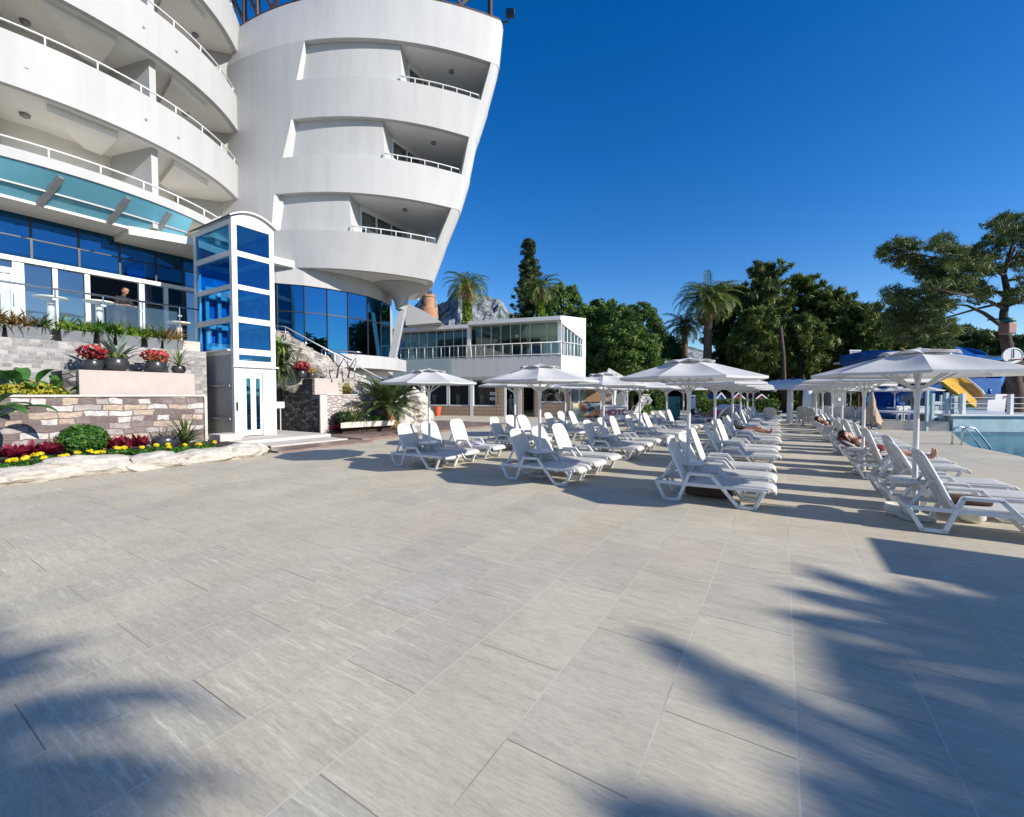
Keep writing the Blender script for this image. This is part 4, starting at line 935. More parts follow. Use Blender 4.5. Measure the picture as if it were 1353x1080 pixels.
# terrace troughs with their plants
XT = -17.8
for k, (a, b, kinds, lb) in enumerate(((-14, 5, 'ls', 'grey trough of green and straw coloured grass at the left edge of the terrace'), (9, 68, 'so', 'long grey trough with straw coloured grasses on the terrace edge'), (80, 124, 'l', 'grey trough with lime green plants right of the straw grasses'), (130, 150, 'b', 'small grey trough with dark green plants behind the agave'), (153, 186, 'l', 'grey trough with fresh green plants behind the big agave'), (193, 212, 'lo', 'narrow dark trough with trailing green plants near the lift'), (214, 241, 's', 'grey trough with orange tinted grasses next to the lift'))):
    y0, y1 = yX(a, XT), yX(b, XT); t = thing('planter_trough', lb, 'planter', (XT, (y0 + y1) / 2, 3.2))
    mb = MB(); mb.hexa([(XT - .17, y0 + .03, 3.2), (XT + .17, y0 + .03, 3.2), (XT + .17, y1 - .03, 3.2), (XT - .17, y1 - .03, 3.2)], [(XT - .21, y0, 3.55), (XT + .21, y0, 3.55), (XT + .21, y1, 3.55), (XT - .21, y1, 3.55)]); mb.build('box', M['trough'], t)
    n = max(2, int((y1 - y0) / .28))
    for j in range(n):
        kd = kinds[int(j / n * len(kinds)) % len(kinds)]; y = y0 + (y1 - y0) * (j + .5) / n; m = {'l': 'leaf_lime', 's': 'leaf_straw', 'o': 'leaf_olive', 'b': 'leaf_box'}[kd]
        V, F = blades((XT + rnd.uniform(-.05, .1), y, 3.5), 60, .58, .02, (.1, 1.45), .6, 3, .12, .12); npmesh('plant', V, F, M[m], t)
        if kd in 'lb': bush((XT, y, 3.62), (.24, .24, .2), 200, .12, M[m], t, 'plant')
# railing with glass
gr = thing('glass_railing', 'steel and glass railing along the hotel terrace behind the planters', 'railing', (-18.15, 3, 3.6))
XR = -18.2; zr = 4.78
mb = MB(); mb.tube([(XR, -4, zr), (XR, 7.6, zr)], .03, 8); mb.build('handrail', M['steel'], gr, True)
ys = [yX(p, XR) for p in (-60, 4, 77, 140, 191, 240)]
for y in ys:
    mb = MB(); mb.tube([(XR, y, 3.4), (XR, y, zr)], .022, 8); mb.box((XR - .03, y - .06, 4.45), (XR + .03, y + .06, 4.5)); mb.build('post', M['steel'], gr)
for a, b in zip(ys, ys[1:]):
    mb = MB(); mb.box((XR - .005, a + .05, 3.65), (XR + .005, b - .05, 4.6)); mb.build('glass_panel', M['clear_glass'], gr)
for px, lb in ((71, 'tall round white standing table behind the railing left of the man'), (134, 'tall round white standing table in front of the man in black'), (239, 'tall round white standing table close to the lift')):
    X = -19.0; c = (X, yX(px, X), 3.6); t = thing('standing_table', lb, 'table', c)
    h = {71: 1.05, 134: 1.12, 239: .75}[px]
    mb = MB(); mb.lathe([(.36, h - .05), (.38, h - .03), (.38, h), (0.02, h + .002)], c, 28); mb.build('table_top', M['cream'], t, True, angle=40)
    mb = MB(); mb.lathe([(.09, .03), (.085, h - .05)], c, 16); mb.build('leg', M['cream'], t, True, angle=40)
    mb = MB(); mb.lathe([(.26, 0), (.26, .03), (.1, .05)], c, 20); mb.build('base', M['cream'], t)
# plants on and around the rubble planter
def spot(px, py, d): return tuple(pd(px, py, d))
c = spot(370, 492, 18.6); t = thing('dracaena', 'tall dracaena with hanging strap leaves right of the lift', 'plant', (c[0], c[1], 1.5))
for py, n, L, m in ((458, 70, .9, 'leaf_lime'), (470, 90, 1.2, 'leaf_palm_dark'), (484, 90, 1.2, 'leaf_palm_dark'), (496, 50, 1.1, 'leaf_palm_dark')):
    q = spot(370, py, 17.9); V, F = blades(q, n, L, .03, (-.3, 1.35), .9, 5); npmesh('leaf', V, F, M[m], t)
mb = MB(); mb.tube([(c[0], c[1], 1.5), spot(370, 462, 18.0)], .08, 8); mb.build('trunk', M['bark_dark'], t, True)
zt2 = 2.36
for px, r, kind, lb in ((399, .2, 'begonia', 'red begonia in a tall black pot on the rubble wall beside the dracaena'), (412, .15, 'bromel', 'orange and green plant in the first small black pot right of the red begonia'), (426, .15, 'olive', 'yellowish shrub in the second small black pot above the small pink block'), (436, .13, 'olive2', 'low green shrub in the third small black pot above the small pink block'), (446, .11, 'olive3', 'sparse dry plant in the last small black pot above the small pink block')):
    X = -16.75; c = (X, yX(px, X), zt2 - .02); t = thing('potted_plant', lb, 'potted plant', c); pot(c, r, r * 1.6, t)
    m = {'begonia': 'leaf_darkred', 'bromel': 'leaf_straw', 'olive': 'leaf_olive', 'olive2': 'leaf_olive', 'olive3': 'leaf_straw'}[kind]
    bush((c[0], c[1], c[2] + r * 2.2), (r * 1.4, r * 1.5, r * 1.1), 260, .11, M[m], t)
    if kind == 'begonia': bush((c[0], c[1], c[2] + r * 2.6), (r * 1.4, r * 1.6, r), 130, .1, M['petal_red'], t, 'flower', .8, .9)
c = (-17.3, yX(392, -17.3), 2.3); t = thing('aloe_plant', 'pointed blue-green aloe leaves standing behind the red begonia', 'plant', c)
V, F = blades(c, 14, 1.2, .05, (.7, 1.45), .15, 5); npmesh('leaf', V, F, M['leaf_agave'], t)
c = (-16.3, yX(458, -16.3), 1.7); t = thing('yellow_shrub', 'small yellow-green shrub on the wall right of the small pink block', 'shrub', c); bush((c[0], c[1], c[2] + .25), (.2, .22, .3), 260, .1, M['leaf_yellow'], t)
for px, d, h, lb in ((445, 17.8, .9, 'bare dark branching twig left of the rocks under the stair'), (460, 18.2, .9, 'bare dark branching twig right of the rocks under the stair')):
    c = pd(px, 500, d + .6); t = MB(); t.tube([c, c + np.array([.05, .05, h * .5]), c + np.array([.2, .25, h])], [.04, .03, .012], 6); t.tube([c + np.array([.05, .05, h * .5]), c + np.array([-.15, -.1, h * .95])], [.025, .01], 6)
    single('bare_branch', t, M['bark_dark'], lb, 'branch')
# cycad and low shrubs
def frond(V, F, o, az, el, L, droop, leaf, n=26, seg=None, wd=.02, vee=.5):
    """pinnate leaf: a curving midrib with leaflets; appends to V, F"""
    d = np.array([math.cos(az), math.sin(az), 0]); s = np.array([-math.sin(az), math.cos(az), 0]); p = np.array(o, float); e = el; st = L / n
    for j in range(n + 1):
        t_ = d * math.cos(e) + np.array([0, 0, math.sin(e)]); u = np.cross(s, t_); u = -u if u[2] < 0 and abs(e) < 1.57 else u
        q = j / n
        # midrib piece
        k = len(V); w_ = wd * 1.2 * (1 - q * .8); nx = p + t_ * st
        V += [p - s * w_, p + s * w_, nx + s * w_ * .9, nx - s * w_ * .9]; F.append((k, k + 1, k + 2, k + 3))
        if q > .12:
            ll = leaf * math.sin(math.pi * (q * .78 + .2)) ** .7 * rnd.uniform(.85, 1.1)
            for sg in (-1, 1):
                dirv = s * sg * .8 + t_ * .55 + u * vee * rnd.uniform(.5, 1.1); dirv /= np.linalg.norm(dirv)
                tip = p + dirv * ll - np.array([0, 0, .12 * ll]); mid = p + dirv * ll * .45; wv = t_ * wd
                k = len(V); V += [p - wv * .4, mid - wv, tip, mid + wv]; F.append((k, k + 1, k + 2, k + 3))
        p = nx; e -= droop / n * (.5 + q)
c = spot(513, 560, 19.3); c = (c[0], c[1], .25); t = thing('cycad_palm', 'cycad palm with a short orange-brown trunk beside the pale boulder', 'palm', c)
h = spot(513, 538, 19.3)[2]
mb = MB(); mb.tube([c, (c[0], c[1], h * .55), (c[0], c[1], h)], [.22, .27, .24], 12); mb.build('trunk', M['bark_cycad'], t, True)
V, F = [], []
for i in range(54): frond(V, F, (c[0], c[1], h), i * 2.399, rnd.uniform(-.05, 1.35), rnd.uniform(1.5, 2.0), rnd.uniform(.6, 1.2), .32, 30, wd=.034)
npmesh('frond', np.array(V), np.array(F), M['leaf_palm_dark'], t)
for px, py, r, m, nm, lb, n in ((466, 549, .5, 'leaf_olive', 'grassy_shrub', 'light green grassy shrub left of the cycad palm', 1), (500, 558, .38, 'leaf_box', 'green_shrub', 'round bright green shrub just left of the cycad trunk', 0), (521, 562, .3, 'leaf_straw', 'dry_shrub', 'orange-yellow low shrub under the cycad palm', 0), (446, 566, .2, 'leaf_red', 'red_leaf_plant', 'small dark red plant left of the white stone kerbs', 1), (452, 553, .35, 'leaf_dark', 'green_shrub', 'dark green leafy shrub against the light rubble wall', 0)):
    c = spot(px, py, 17.3 + (px - 446) / 73 * 1.5 + .55); t = thing(nm, lb, 'shrub', (c[0], c[1], .3))
    if n: V, F = blades((c[0], c[1], c[2] - r * .7), 110, r * 2, .02, (.1, 1.45), .5, 4, r * .7, .1); npmesh('leaf', V, F, M[m], t)
    else: bush(c, (r * 1.2, r * 1.2, r * .85), 700, .12, M[m], t)
# ------------------------------------------------------------------ restaurant and shops
RA, RB, RC = (3.6, 32.0), (-10.6, 37.0), (5.75, 34.2)
rb = thing('restaurant_building', 'white two-storey restaurant with a glazed upper terrace above shop windows', 'building', W(-3, 34, 0))
re = np.array(RB) - np.array(RA); rl = np.linalg.norm(re); re = re / rl; rn = np.array([re[1], -re[0]]); rn = rn if rn[1] < 0 else -rn
def RF(s, z, o=0.0): p = np.array(RA) + re * s + rn * o; return W(p[0], p[1], z)      # point on the facade; s runs from the right corner to the left
def s_at(px, o=0.0):
    r_ = (px - CX) / FPX; a = np.array(RA) + rn * o; return (r_ * a[1] - a[0]) / (re[0] - r_ * re[1])
def zf_(px, py, o=0.0): s = s_at(px, o); p = np.array(RA) + re * s + rn * o; return float(pd(px, py, p[1])[2])
ZFL, ZRF, ZS = zf_(741, 469), zf_(741, 418), zf_(700, 497)
s0, s1 = 0, s_at(520)
def fbox(sa, sb, z0, z1, o0, o1): 
    q = [RF(sa, 0, o0), RF(sb, 0, o0), RF(sb, 0, o1), RF(sa, 0, o1)]
    m = MB(); m.hexa([(p[0], p[1], z0) for p in q], [(p[0], p[1], z1) for p in q]); return m
def addf(m, *a): b = fbox(*a); return m.add(b.v, b.f)
fbox(0, s1, ZS, ZFL, -.3, 0).build('fascia', M['plaster_tower'], rb)
fbox(0, s1 + 2, ZFL - .25, ZFL, -9, -.301).build('floor_slab', M['ceiling'], rb)
m = MB(); sm = s_at(655)
for a, b, z0, z1 in ((0.0, s_at(620), ZRF - .28, ZRF), (s_at(620), s1 + 2, ZRF - .5, ZRF - .22)):
    addf(m, a, b, z0, z1, -9, .25)
m.build('roof', M['white'], rb)
m = MB()
for s in (.12, s_at(619), s1 - .1): addf(m, s - .14, s + .14, ZFL, ZRF - .29, -.35, -.05)
m.build('pillar', M['white'], rb)
mul = [741, 734, 720, 697, 684, 671, 658, 645, 632, 607, 595, 583, 572, 560, 549, 538, 528]
for a, b in zip(mul, mul[1:]):
    sa, sb = s_at(a), s_at(b)
    fr = fbox(sa - .02, sa + .02, ZFL, ZRF - .3, -.7, -.62).build('window_frame', M['white_metal'], rb)
    fbox(sa + .02, sb - .02, ZFL, ZRF - .3, -.67, -.655).build('pane', M['green_glass'], fr)
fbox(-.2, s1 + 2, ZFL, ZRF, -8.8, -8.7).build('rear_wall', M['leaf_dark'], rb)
m = MB()
for s in (2, 5, 8, 11, 14): addf(m, s, s + .3, ZFL, ZRF - .3, -8.6, -8.3)
addf(m, 0, 4.0, ZFL, ZRF - .3, -8.65, -8.6); m.build('rear_pillar', M['ceiling'], rb)
# balcony railing
m = MB(); zr_ = ZFL + .95
m.tube([RF(-.05, zr_, .02), RF(s1, zr_, .02)], .035, 6); m.tube([RF(-.05, ZFL + .08, .02), RF(s1, ZFL + .08, .02)], .02, 6)
for i in range(20): s = i * (s1 / 19); m.tube([RF(s, ZFL - .05, .02), RF(s, zr_, .02)], .025, 6)
cA, cC = W(RA[0], RA[1]), W(RC[0], RC[1])
m.tube([(cA[0], cA[1], zr_), (cC[0], cC[1], zr_)], .035, 6)
for k in np.linspace(0, 1, 7): m.tube([(cA[0] * (1 - k) + cC[0] * k, cA[1] * (1 - k) + cC[1] * k, ZFL - .05), (cA[0] * (1 - k) + cC[0] * k, cA[1] * (1 - k) + cC[1] * k, zr_)], .025, 6)
m.build('railing', M['white_metal'], rb, True)
fbox(.1, s_at(600), ZFL + .1, zr_ - .05, .005, .015).build('railing_glass', M['clear_glass'], rb)
fbox(s_at(598), s1, ZS + .05, ZFL - .02, .05, .065).build('frosted_screen', M['frost'], rb)
# side facing the trees
def side(k0, k1, z0, z1, o0, o1, mt_, nm, z0b=None, z1b=None):
    a, c = np.array(RA), np.array(RC); n_ = np.array([c[1] - a[1], -(c[0] - a[0])]); n_ /= np.linalg.norm(n_)
    q = [a + (c - a) * k0 + n_ * o0, a + (c - a) * k1 + n_ * o0, a + (c - a) * k1 + n_ * o1, a + (c - a) * k0 + n_ * o1]
    q = [W(*p) for p in q]; zb = [z0, z0b if z0b is not None else z0]; zt_ = [z1, z1b if z1b is not None else z1]
    m = MB(); m.hexa([(q[i][0], q[i][1], zb[0 if i in (0, 3) else 1]) for i in range(4)], [(q[i][0], q[i][1], zt_[0 if i in (0, 3) else 1]) for i in range(4)]); return m.build(nm, M[mt_], rb, fix=True)
side(0.0, 1, ZRF - .5, ZRF + .05, -.15, .02, 'white', 'gable', ZRF - 1.6, ZRF + .22)
side(.86, 1.0, 0, ZRF - 1.0, -.2, .021, 'white', 'pillar')
side(0.0, .86, ZS, ZFL, -.2, .0, 'white', 'fascia')
side(.02, .86, ZFL, ZRF - .5, -.1, -.09, 'green_glass', 'side_glazing', None, ZRF - 1.5)
for k in (.12, .26, .40, .54, .68, .8): side(k, k + .025, ZFL, ZRF - .6, -.12, -.06, 'white_metal', 'window_frame', None, ZRF - .55 - k)
side(.02, .86, 0.0, ZS, -.3, -.2, 'shop_wood', 'wood_panel')
# shops on the ground floor
def pxbox(a, b, z0, z1, o0, o1, mt_, nm, par=None): return fbox(s_at(a), s_at(b), z0, z1, o0, o1).build(nm, M[mt_], par or rb)
zw0, zw1 = zf_(620, 537), ZS - .12
pxbox(741, 520, ZS - .12, ZS, -.5, -.02, 'plaster', 'lintel')
for a, b in ((559, 590), (591, 619), (623, 655)):
    fr = MB(); sa, sb = s_at(a), s_at(b)
    addf(fr, sa, sa - .1, zw0, zw1, -.3, -.2); addf(fr, sb, sb + .1, zw0, zw1, -.3, -.2); addf(fr, sa - .1, sb + .1, zw0, zw0 + .1, -.3, -.2); addf(fr, sa - .1, sb + .1, zw1 - .08, zw1, -.3, -.2)
    f_ = fr.build('shop_window', M['white_metal'], rb, fix=True); fbox(sa - .1, sb + .1, zw0 + .1, zw1 - .08, -.26, -.25).build('pane', M['dark_glass'], f_)
pxbox(655, 556, .0, zw0, -.3, -.1, 'shop_wood', 'wood_panel')
pxbox(664, 655.3, 0, zw1, -.3, -.1, 'shop_wood', 'wood_pillar')
for px in (622.0, 557):
    pxbox(px + 2.5, px - 1.5, 0, zw1, -.3, -.08, 'white', 'pillar')
fr = MB(); sa, sb = s_at(665), s_at(682); addf(fr, sa, sa - .16, 0, zw1, -.3, -.15); addf(fr, sb, sb + .16, 0, zw1, -.3, -.15); addf(fr, sa - .16, sb + .16, zw1 - .12, zw1, -.3, -.15); fr.build('door_frame', M['white'], rb, fix=True)
pxbox(688, 683, 0, zw1, -.3, -.12, 'concrete', 'pillar')
fr = MB(); sa, sb = s_at(689), s_at(705); addf(fr, sa, sa - .08, 0, zw1, -.3, -.2); addf(fr, sb, sb + .06, 0, zw1, -.3, -.2)
d_ = fr.build('shop_door', M['shop_wood'], rb, fix=True); fbox(sa - .08, sb + .06, 0.02, zw1, -.26, -.25).build('pane', M['green_glass'], d_)
zk = zf_(730, 532)
pxbox(753, 706, 0, zk, -.3, -.1, 'shop_wood', 'wood_panel'); pxbox(711.5, 706, zk, zw1, -.3, -.1, 'shop_wood', 'wood_panel'); pxbox(753, 749, zk, zw1, -.3, -.1, 'shop_wood', 'wood_panel')
fr = MB(); sa, sb = s_at(712), s_at(748); addf(fr, sa, sa - .1, zk, zw1 - .3, -.3, -.16); addf(fr, sb, sb + .1, zk, zw1 - .3, -.3, -.16); addf(fr, sa - .1, sb + .1, zk, zk + .08, -.3, -.16); addf(fr, sa, sb, zw1 - .3, zw1, -.3, -.16)
f_ = fr.build('shop_window', M['white_metal'], rb, fix=True); fbox(sa - .1, sb + .1, zk + .08, zw1 - .3, -.26, -.25).build('pane', M['dark_glass'], f_)
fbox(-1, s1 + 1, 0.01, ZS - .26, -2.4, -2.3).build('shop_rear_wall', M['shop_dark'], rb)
fbox(s_at(650), s_at(624), .6, 2.9, -1.3, -1.25).build('display_wall', M['shop_wood'], rb)
fbox(s1 - .1, s1 + 2.8, 0, ZRF - .3, -.5, -.02).build('left_wall', M['plaster'], rb)
fbox(s_at(556), s1, 0.0, ZS - .13, -.9, -.85).build('dark_entrance', M['dark'], rb)
# gold vertical lettering on the wood pillar (letters can not be told apart in the photo: small bars)
def glyph(rows_, px, py, h, o, mt_, nm, par):
    s = s_at(px, o); z = zf_(px, py, o); u = h / len(rows_); m = MB()
    for j, r_ in enumerate(rows_):
        for i, ch in enumerate(r_):
            if ch == '#': addf(m, s + (len(r_) / 2 - i) * u * .8, s + (len(r_) / 2 - i - 1) * u * .8, z - (j + 1) * u, z - j * u, o, o + .02)
    return m.build(nm, M[mt_], par)
for k, g in enumerate((['###', '.#.', '.#.', '.#.', '###'], ['###', '#..', '##.', '#..', '###'], ['#.#', '###', '#.#', '#.#', '#.#'], ['###', '#.#', '#.#', '#.#', '###'])):
    glyph(g, 659.6, 507 + k * 7, .28, -.095, 'gold', 'lettering', rb)
for py in (518.5, 525.5): 
    m = fbox(s_at(655) + .12, s_at(646), zf_(650, py + 3.6), zf_(650, py), -.24, -.22); sgn = m.build('window_sign', M['white'], rb)
    m = MB()
    for k in range(4): addf(m, s_at(654.0 - k * 1.9), s_at(652.9 - k * 1.9), zf_(650, py + 2.9), zf_(650, py + .9), -.215, -.205)
    m.build('lettering', M['black'], sgn)
# mannequins
for px, o, lb, top in ((605, -.5, 'white mannequin in a dark red top in the middle shop window', 'maroon'), (574, -.55, 'mannequin in dark clothes in the left shop window', 'black_cloth'), (637, -.5, 'pair of white display legs in the right shop window', 'shop_wood'), (675, -1.2, 'mannequin in grey clothes inside the open shop door', 'grey_panel')):
    s = s_at(px, o); b = np.array(RF(s, zw0 + .15 if px != 675 else .05, o)); t = thing('mannequin', lb, 'mannequin', tuple(b))
    ms = MB()
    for sg in (-.09, .09):
        e = np.array([*(AX * sg), 0]); ms.tube([b + e, b + e + np.array([0, 0, .42]), b + e * .8 + np.array([0, 0, .82])], [.045, .055, .085], 10)
    ms.build('leg', M['mannequin'], t, True)
    if px != 641:
        ms = MB(); ms.tube([b + np.array([0, 0, z]) for z in (.74, .9, 1.1, 1.28, 1.36)], [.15, .13, .16, .17, .07], 12)
        for sg in (-1, 1):
            e = np.array([*(AX * sg), 0]); ms.tube([b + e * .18 + np.array([0, 0, 1.3]), b + e * .25 + np.array([0, 0, 1.0]), b + e * .22 + np.array([0, 0, .75])], [.055, .045, .03], 8)
        ms.build('top', M[top], t, True)
        ms = MB(); ms.tube([b + np.array([0, 0, z]) for z in (1.35, 1.42)], .05, 10); ms.ico(b + np.array([0, 0, 1.53]), (.085, .095, .12), 2); ms.build('head', M['mannequin'], t, True)
# indoor plants and chairs behind the upper glazing
for i, px in enumerate((540, 556, 580, 590, 606, 632, 655, 690)):
    o = -2.0 - (i % 3) * .8; s = s_at(px, o); b = RF(s, ZFL, o); t = thing('indoor_plant', 'leafy green plant behind the upper terrace glazing', 'plant', b, 'plants behind the terrace glazing')
    mb = MB(); mb.lathe([(.16, 0), (.22, .35), (.2, .36)], b, 14); mb.build('pot', M['white'], t, True, angle=40)
    V, F = blades((b[0], b[1], b[2] + .35), 40, 1.2, .06, (.3, 1.4), .7, 4, .1, .3); npmesh('leaf', V, F, M['leaf_box'], t)
c = RF(s_at(578, .6), 0, .6); mb = MB(); mb.lathe([(.2, 0), (.26, .3), (.3, .62), (.33, .62), (.33, .74), (.27, .72)], c, 20)
single('orange_planter', mb, M['orange'], 'orange tub standing in front of the left shop window', 'tub', smooth=True, angle=40)
# white sail-like fin and ochre tower behind
fn = thing('sail_roof', 'white triangular sail shaped wall between the hotel and the restaurant', 'roof', W(-8.5, 33, 0))
p = [pd(534, 399, 34), pd(536, 430, 34), pd(584, 426, 34), pd(560, 411, 34)]; q = [x + np.array([*(AD * 1.5), 0]) for x in p]
mb = MB(); mb.hexa(p, q); mb.build('fin', M['plaster'], fn, fix=True)
tw = pd(566, 400, 60); t = thing('ochre_tower', 'round ochre tower rising behind the white sail roof', 'tower', (tw[0], tw[1], 0))
zz = lambda py: float(pd(566, py, 60)[2])
mb = MB(); mb.lathe([(1.25, 0), (1.25, zz(408)), (.85, zz(408)), (.85, zz(394)), (.95, zz(393.5)), (.95, zz(391)), (.7, zz(390)), (.3, zz(389))], (tw[0], tw[1], 0), 20); mb.build('shaft', M['brick_tower'], t, True, angle=35)
mb = MB(); a_ = W(*(np.array([(560.5 - CX) / FPX * 59.1, 59.1]))); mb.box((a_[0] - .2, a_[1] - .2, zz(404)), (a_[0] + .2, a_[1] + .2, zz(399))); mb.build('opening', M['dark'], t)

# ------------------------------------------------------------------ photo stand, kiosk, tent
kd = 30.0
ks = thing('kiosk', 'ochre wooden kiosk wall with an open counter behind the photo stand', 'kiosk', tuple(pz(780, 552, 0)))
def cbox(pa, pb, d0, d1, za, zb):       # box square to the camera-yaw frame between two columns of pixels at depth d0
    xa, xb = (pa - CX) / FPX * d0, (pb - CX) / FPX * d0; q = [W(xa, d0), W(xb, d0), W(xb, d1), W(xa, d1)]
    m = MB(); m.hexa([(p[0], p[1], za) for p in q], [(p[0], p[1], zb) for p in q]); return m
def zd(py, d): return float(pd(CX, py, d)[2])
cbox(774, 808, 33, 33.2, 0.0, zd(508, 33)).build('rear_wall', M['kiosk_wood'], ks)
cbox(752, 768, 32.5, 32.6, 0, zd(508, 32.5)).build('side_wall', M['white'], ks)
fr = cbox(754, 766, 32.3, 32.4, 0, zd(510, 32.3)); fr.build('door', M['white'], ks); cbox(755.6, 764.4, 32.25, 32.29, .2, zd(512, 32.2)).build('door_glass', M['dark_glass'], ks)
cbox(768, 773, 32.3, 32.4, zd(532, 32.3), zd(512, 32.3)).build('poster', M['banner'], ks)
cbox(766, 812, 31.2, 33.4, zd(508.2, 31.2), zd(506, 31.2)).build('roof', M['white'], ks)
cbox(771, 799, 31.9, 32.2, zd(532, 32) - .1, zd(531, 32)).build('counter', M['dark'], ks)
t = thing('framed_sign', 'beige framed poster with a round emblem beside the kiosk', 'sign', tuple(pz(804, 550, 0)))
cbox(800, 809, 31, 31.06, zd(537, 31), zd(518, 31)).build('panel', M['beige_cloth'], t)
cc = np.array(W((804.5 - CX) / FPX * 30.97, 30.97, zd(523, 31))); mb = MB()
mb.tube([cc + np.array([*(AX * .11 * math.cos(a)), .11 * math.sin(a)]) for a in np.linspace(0, 6.283, 20)], .018, 5); mb.build('emblem', M['maroon'], t)
mb = cbox(801.5, 807.5, 30.96, 30.99, zd(533.5, 31), zd(531.5, 31)); mb.build('caption', M['maroon'], t)
mb = MB(); mb.tube([W((804.5 - CX) / FPX * 31.03, 31.03, 0), W((804.5 - CX) / FPX * 31.03, 31.03, zd(537, 31))], .03, 6); mb.build('post', M['white_metal'], t)
bn = thing('banner_fence', 'fence of colourful photo banners left of the photo counter', 'banner', tuple(pz(776, 555, 0)))
for k, (a, b) in enumerate(((757, 764.6), (765, 780), (780.4, 794), (794.5, 798))):
    cbox(a, b, 29.2, 29.24, .12, zd(533, 29.2)).build('banner', M['pale_yellow'] if k == 0 else (M['white'] if k == 3 else M['banner']), bn)
for px in (757, 764.8, 780.2, 794.2): cbox(px - .5, px + .5, 29.25, 29.31, 0, zd(532, 29.2)).build('post', M['white_metal'], bn)
pc = thing('photo_counter', 'white counter with red PHOTO lettering among the loungers', 'counter', tuple(pz(812, 555, 0)))
cbox(796, 829, 27.6, 28.4, 0.05, zd(537.5, 27.6)).build('body', M['white_metal'], pc)
cbox(795, 830, 27.5, 28.5, zd(537.4, 27.6), zd(535.6, 27.6)).build('top', M['white'], pc)
cu_ = bpy.data.curves.new('lettering', 'FONT'); cu_.body = 'PHOTO'; cu_.size = .52; cu_.extrude = .012; cu_.align_x = 'CENTER'; cu_.offset = .012
tm_ = bpy.data.objects.new('lettering', cu_); COL.objects.link(tm_); me_ = bpy.data.meshes.new_from_object(tm_.evaluated_get(bpy.context.evaluated_depsgraph_get())); bpy.data.objects.remove(tm_)
me_.materials.clear(); me_.materials.append(M['sign_red']); tx_ = bpy.data.objects.new('lettering', me_); COL.objects.link(tx_)
cpos = W((811.6 - CX) / FPX * 27.57, 27.57, zd(548.6, 27.6)); tx_.parent = pc; tx_.location = Vector(cpos) - BASE[pc]; tx_.rotation_euler = (math.pi / 2, 0, YAW)
wt = thing('white_tent', 'white peaked tent with tied curtains behind the photo counter', 'tent', tuple(pz(825, 550, 0)))
d0 = 33; cx0, cx1 = (798 - CX) / FPX * d0, (842 - CX) / FPX * d0; ap = W((806 - CX) / FPX * 34, 34.5, zd(486.5, 34.5)); ez = zd(507, d0)
q = [W(cx0, d0, ez), W(cx1, d0, ez), W(cx1, d0 + 3, ez), W(cx0, d0 + 3, ez)]
mb = MB(); mb.add(q + [ap], [(0, 1, 4), (1, 2, 4), (2, 3, 4), (3, 0, 4)]); 
for i in range(4): a, b = q[i], q[(i + 1) % 4]; mb.add([a, b, (b[0], b[1], b[2] - .3), (a[0], a[1], a[2] - .3)], [(0, 1, 2, 3)])
mb.build('roof', M['canvas'], wt)
for px in (811.5, 826):
    x = (px - CX) / FPX * d0; mb = MB(); mb.tube([W(x, d0 + .1, z) for z in (0, .6, 1.2, 1.9, ez)], [.24, .2, .12, .2, .26], 10); mb.build('curtain', M['white'], wt, True)
for px in (809, 829): x = (px - CX) / FPX * d0; mb = MB(); mb.tube([W(x, d0, 0), W(x, d0, ez)], .04, 6); mb.build('pole', M['white_metal'], wt)
cbox(812, 825, 35.8, 35.9, 0, ez - .3).build('rear_wall', M['trough'], wt)
# other mid-ground things
t = thing('teal_cabinet', 'teal green cabinet door standing behind the middle parasols', 'cabinet', tuple(pz(891, 556, 0)))
cbox(884, 899, 28.2, 28.9, 0.03, zd(524, 28.2)).build('body', M['teal'], t, bevel=.04); cbox(895.5, 896.6, 28.12, 28.19, .9, 1.15).build('handle', M['black'], t)
t = thing('poster_stand', 'white poster on a stand beside the teal cabinet', 'sign', tuple(pz(914, 553, 0)))
cbox(909, 919, 29.5, 29.56, zd(540, 29.5), zd(522, 29.5)).build('panel', M['white'], t); cbox(911, 917, 29.47, 29.49, zd(526, 29.5), zd(524.5, 29.5)).build('printing', M['black'], t)
mb = MB(); mb.tube([W((914 - CX) / FPX * 29.6, 29.6, 0), W((914 - CX) / FPX * 29.6, 29.6, zd(540, 29.5))], .035, 6); mb.build('post', M['white_metal'], t)
# pop-up sun shelter
c = np.array(pz(972, 560, 0)); t = thing('sun_shelter', 'small white pop-up sun shelter with one crimson panel between the parasols', 'sun shelter', tuple(c))
rows = []
for i in range(13):
    a = math.pi * i / 12; rows.append([tuple(c + np.array([*(AX * (-1.05 * math.cos(a))), 1.1 * math.sin(a)]) + np.array([*(AD * dd), 0]) * 1.0) for dd in (0, .5, 1.0, 1.4)])
mb = MB(); mb.grid(rows[3:]); mb.build('cover', M['float_cloth'], t, True); mb = MB(); mb.grid(rows[:4]); mb.build('side_panel', M['pinkred'], t, True)
mb = MB(); mb.tube([r_[0] for r_ in rows], .05, 6); mb.build('frame', M['white'], t, True)
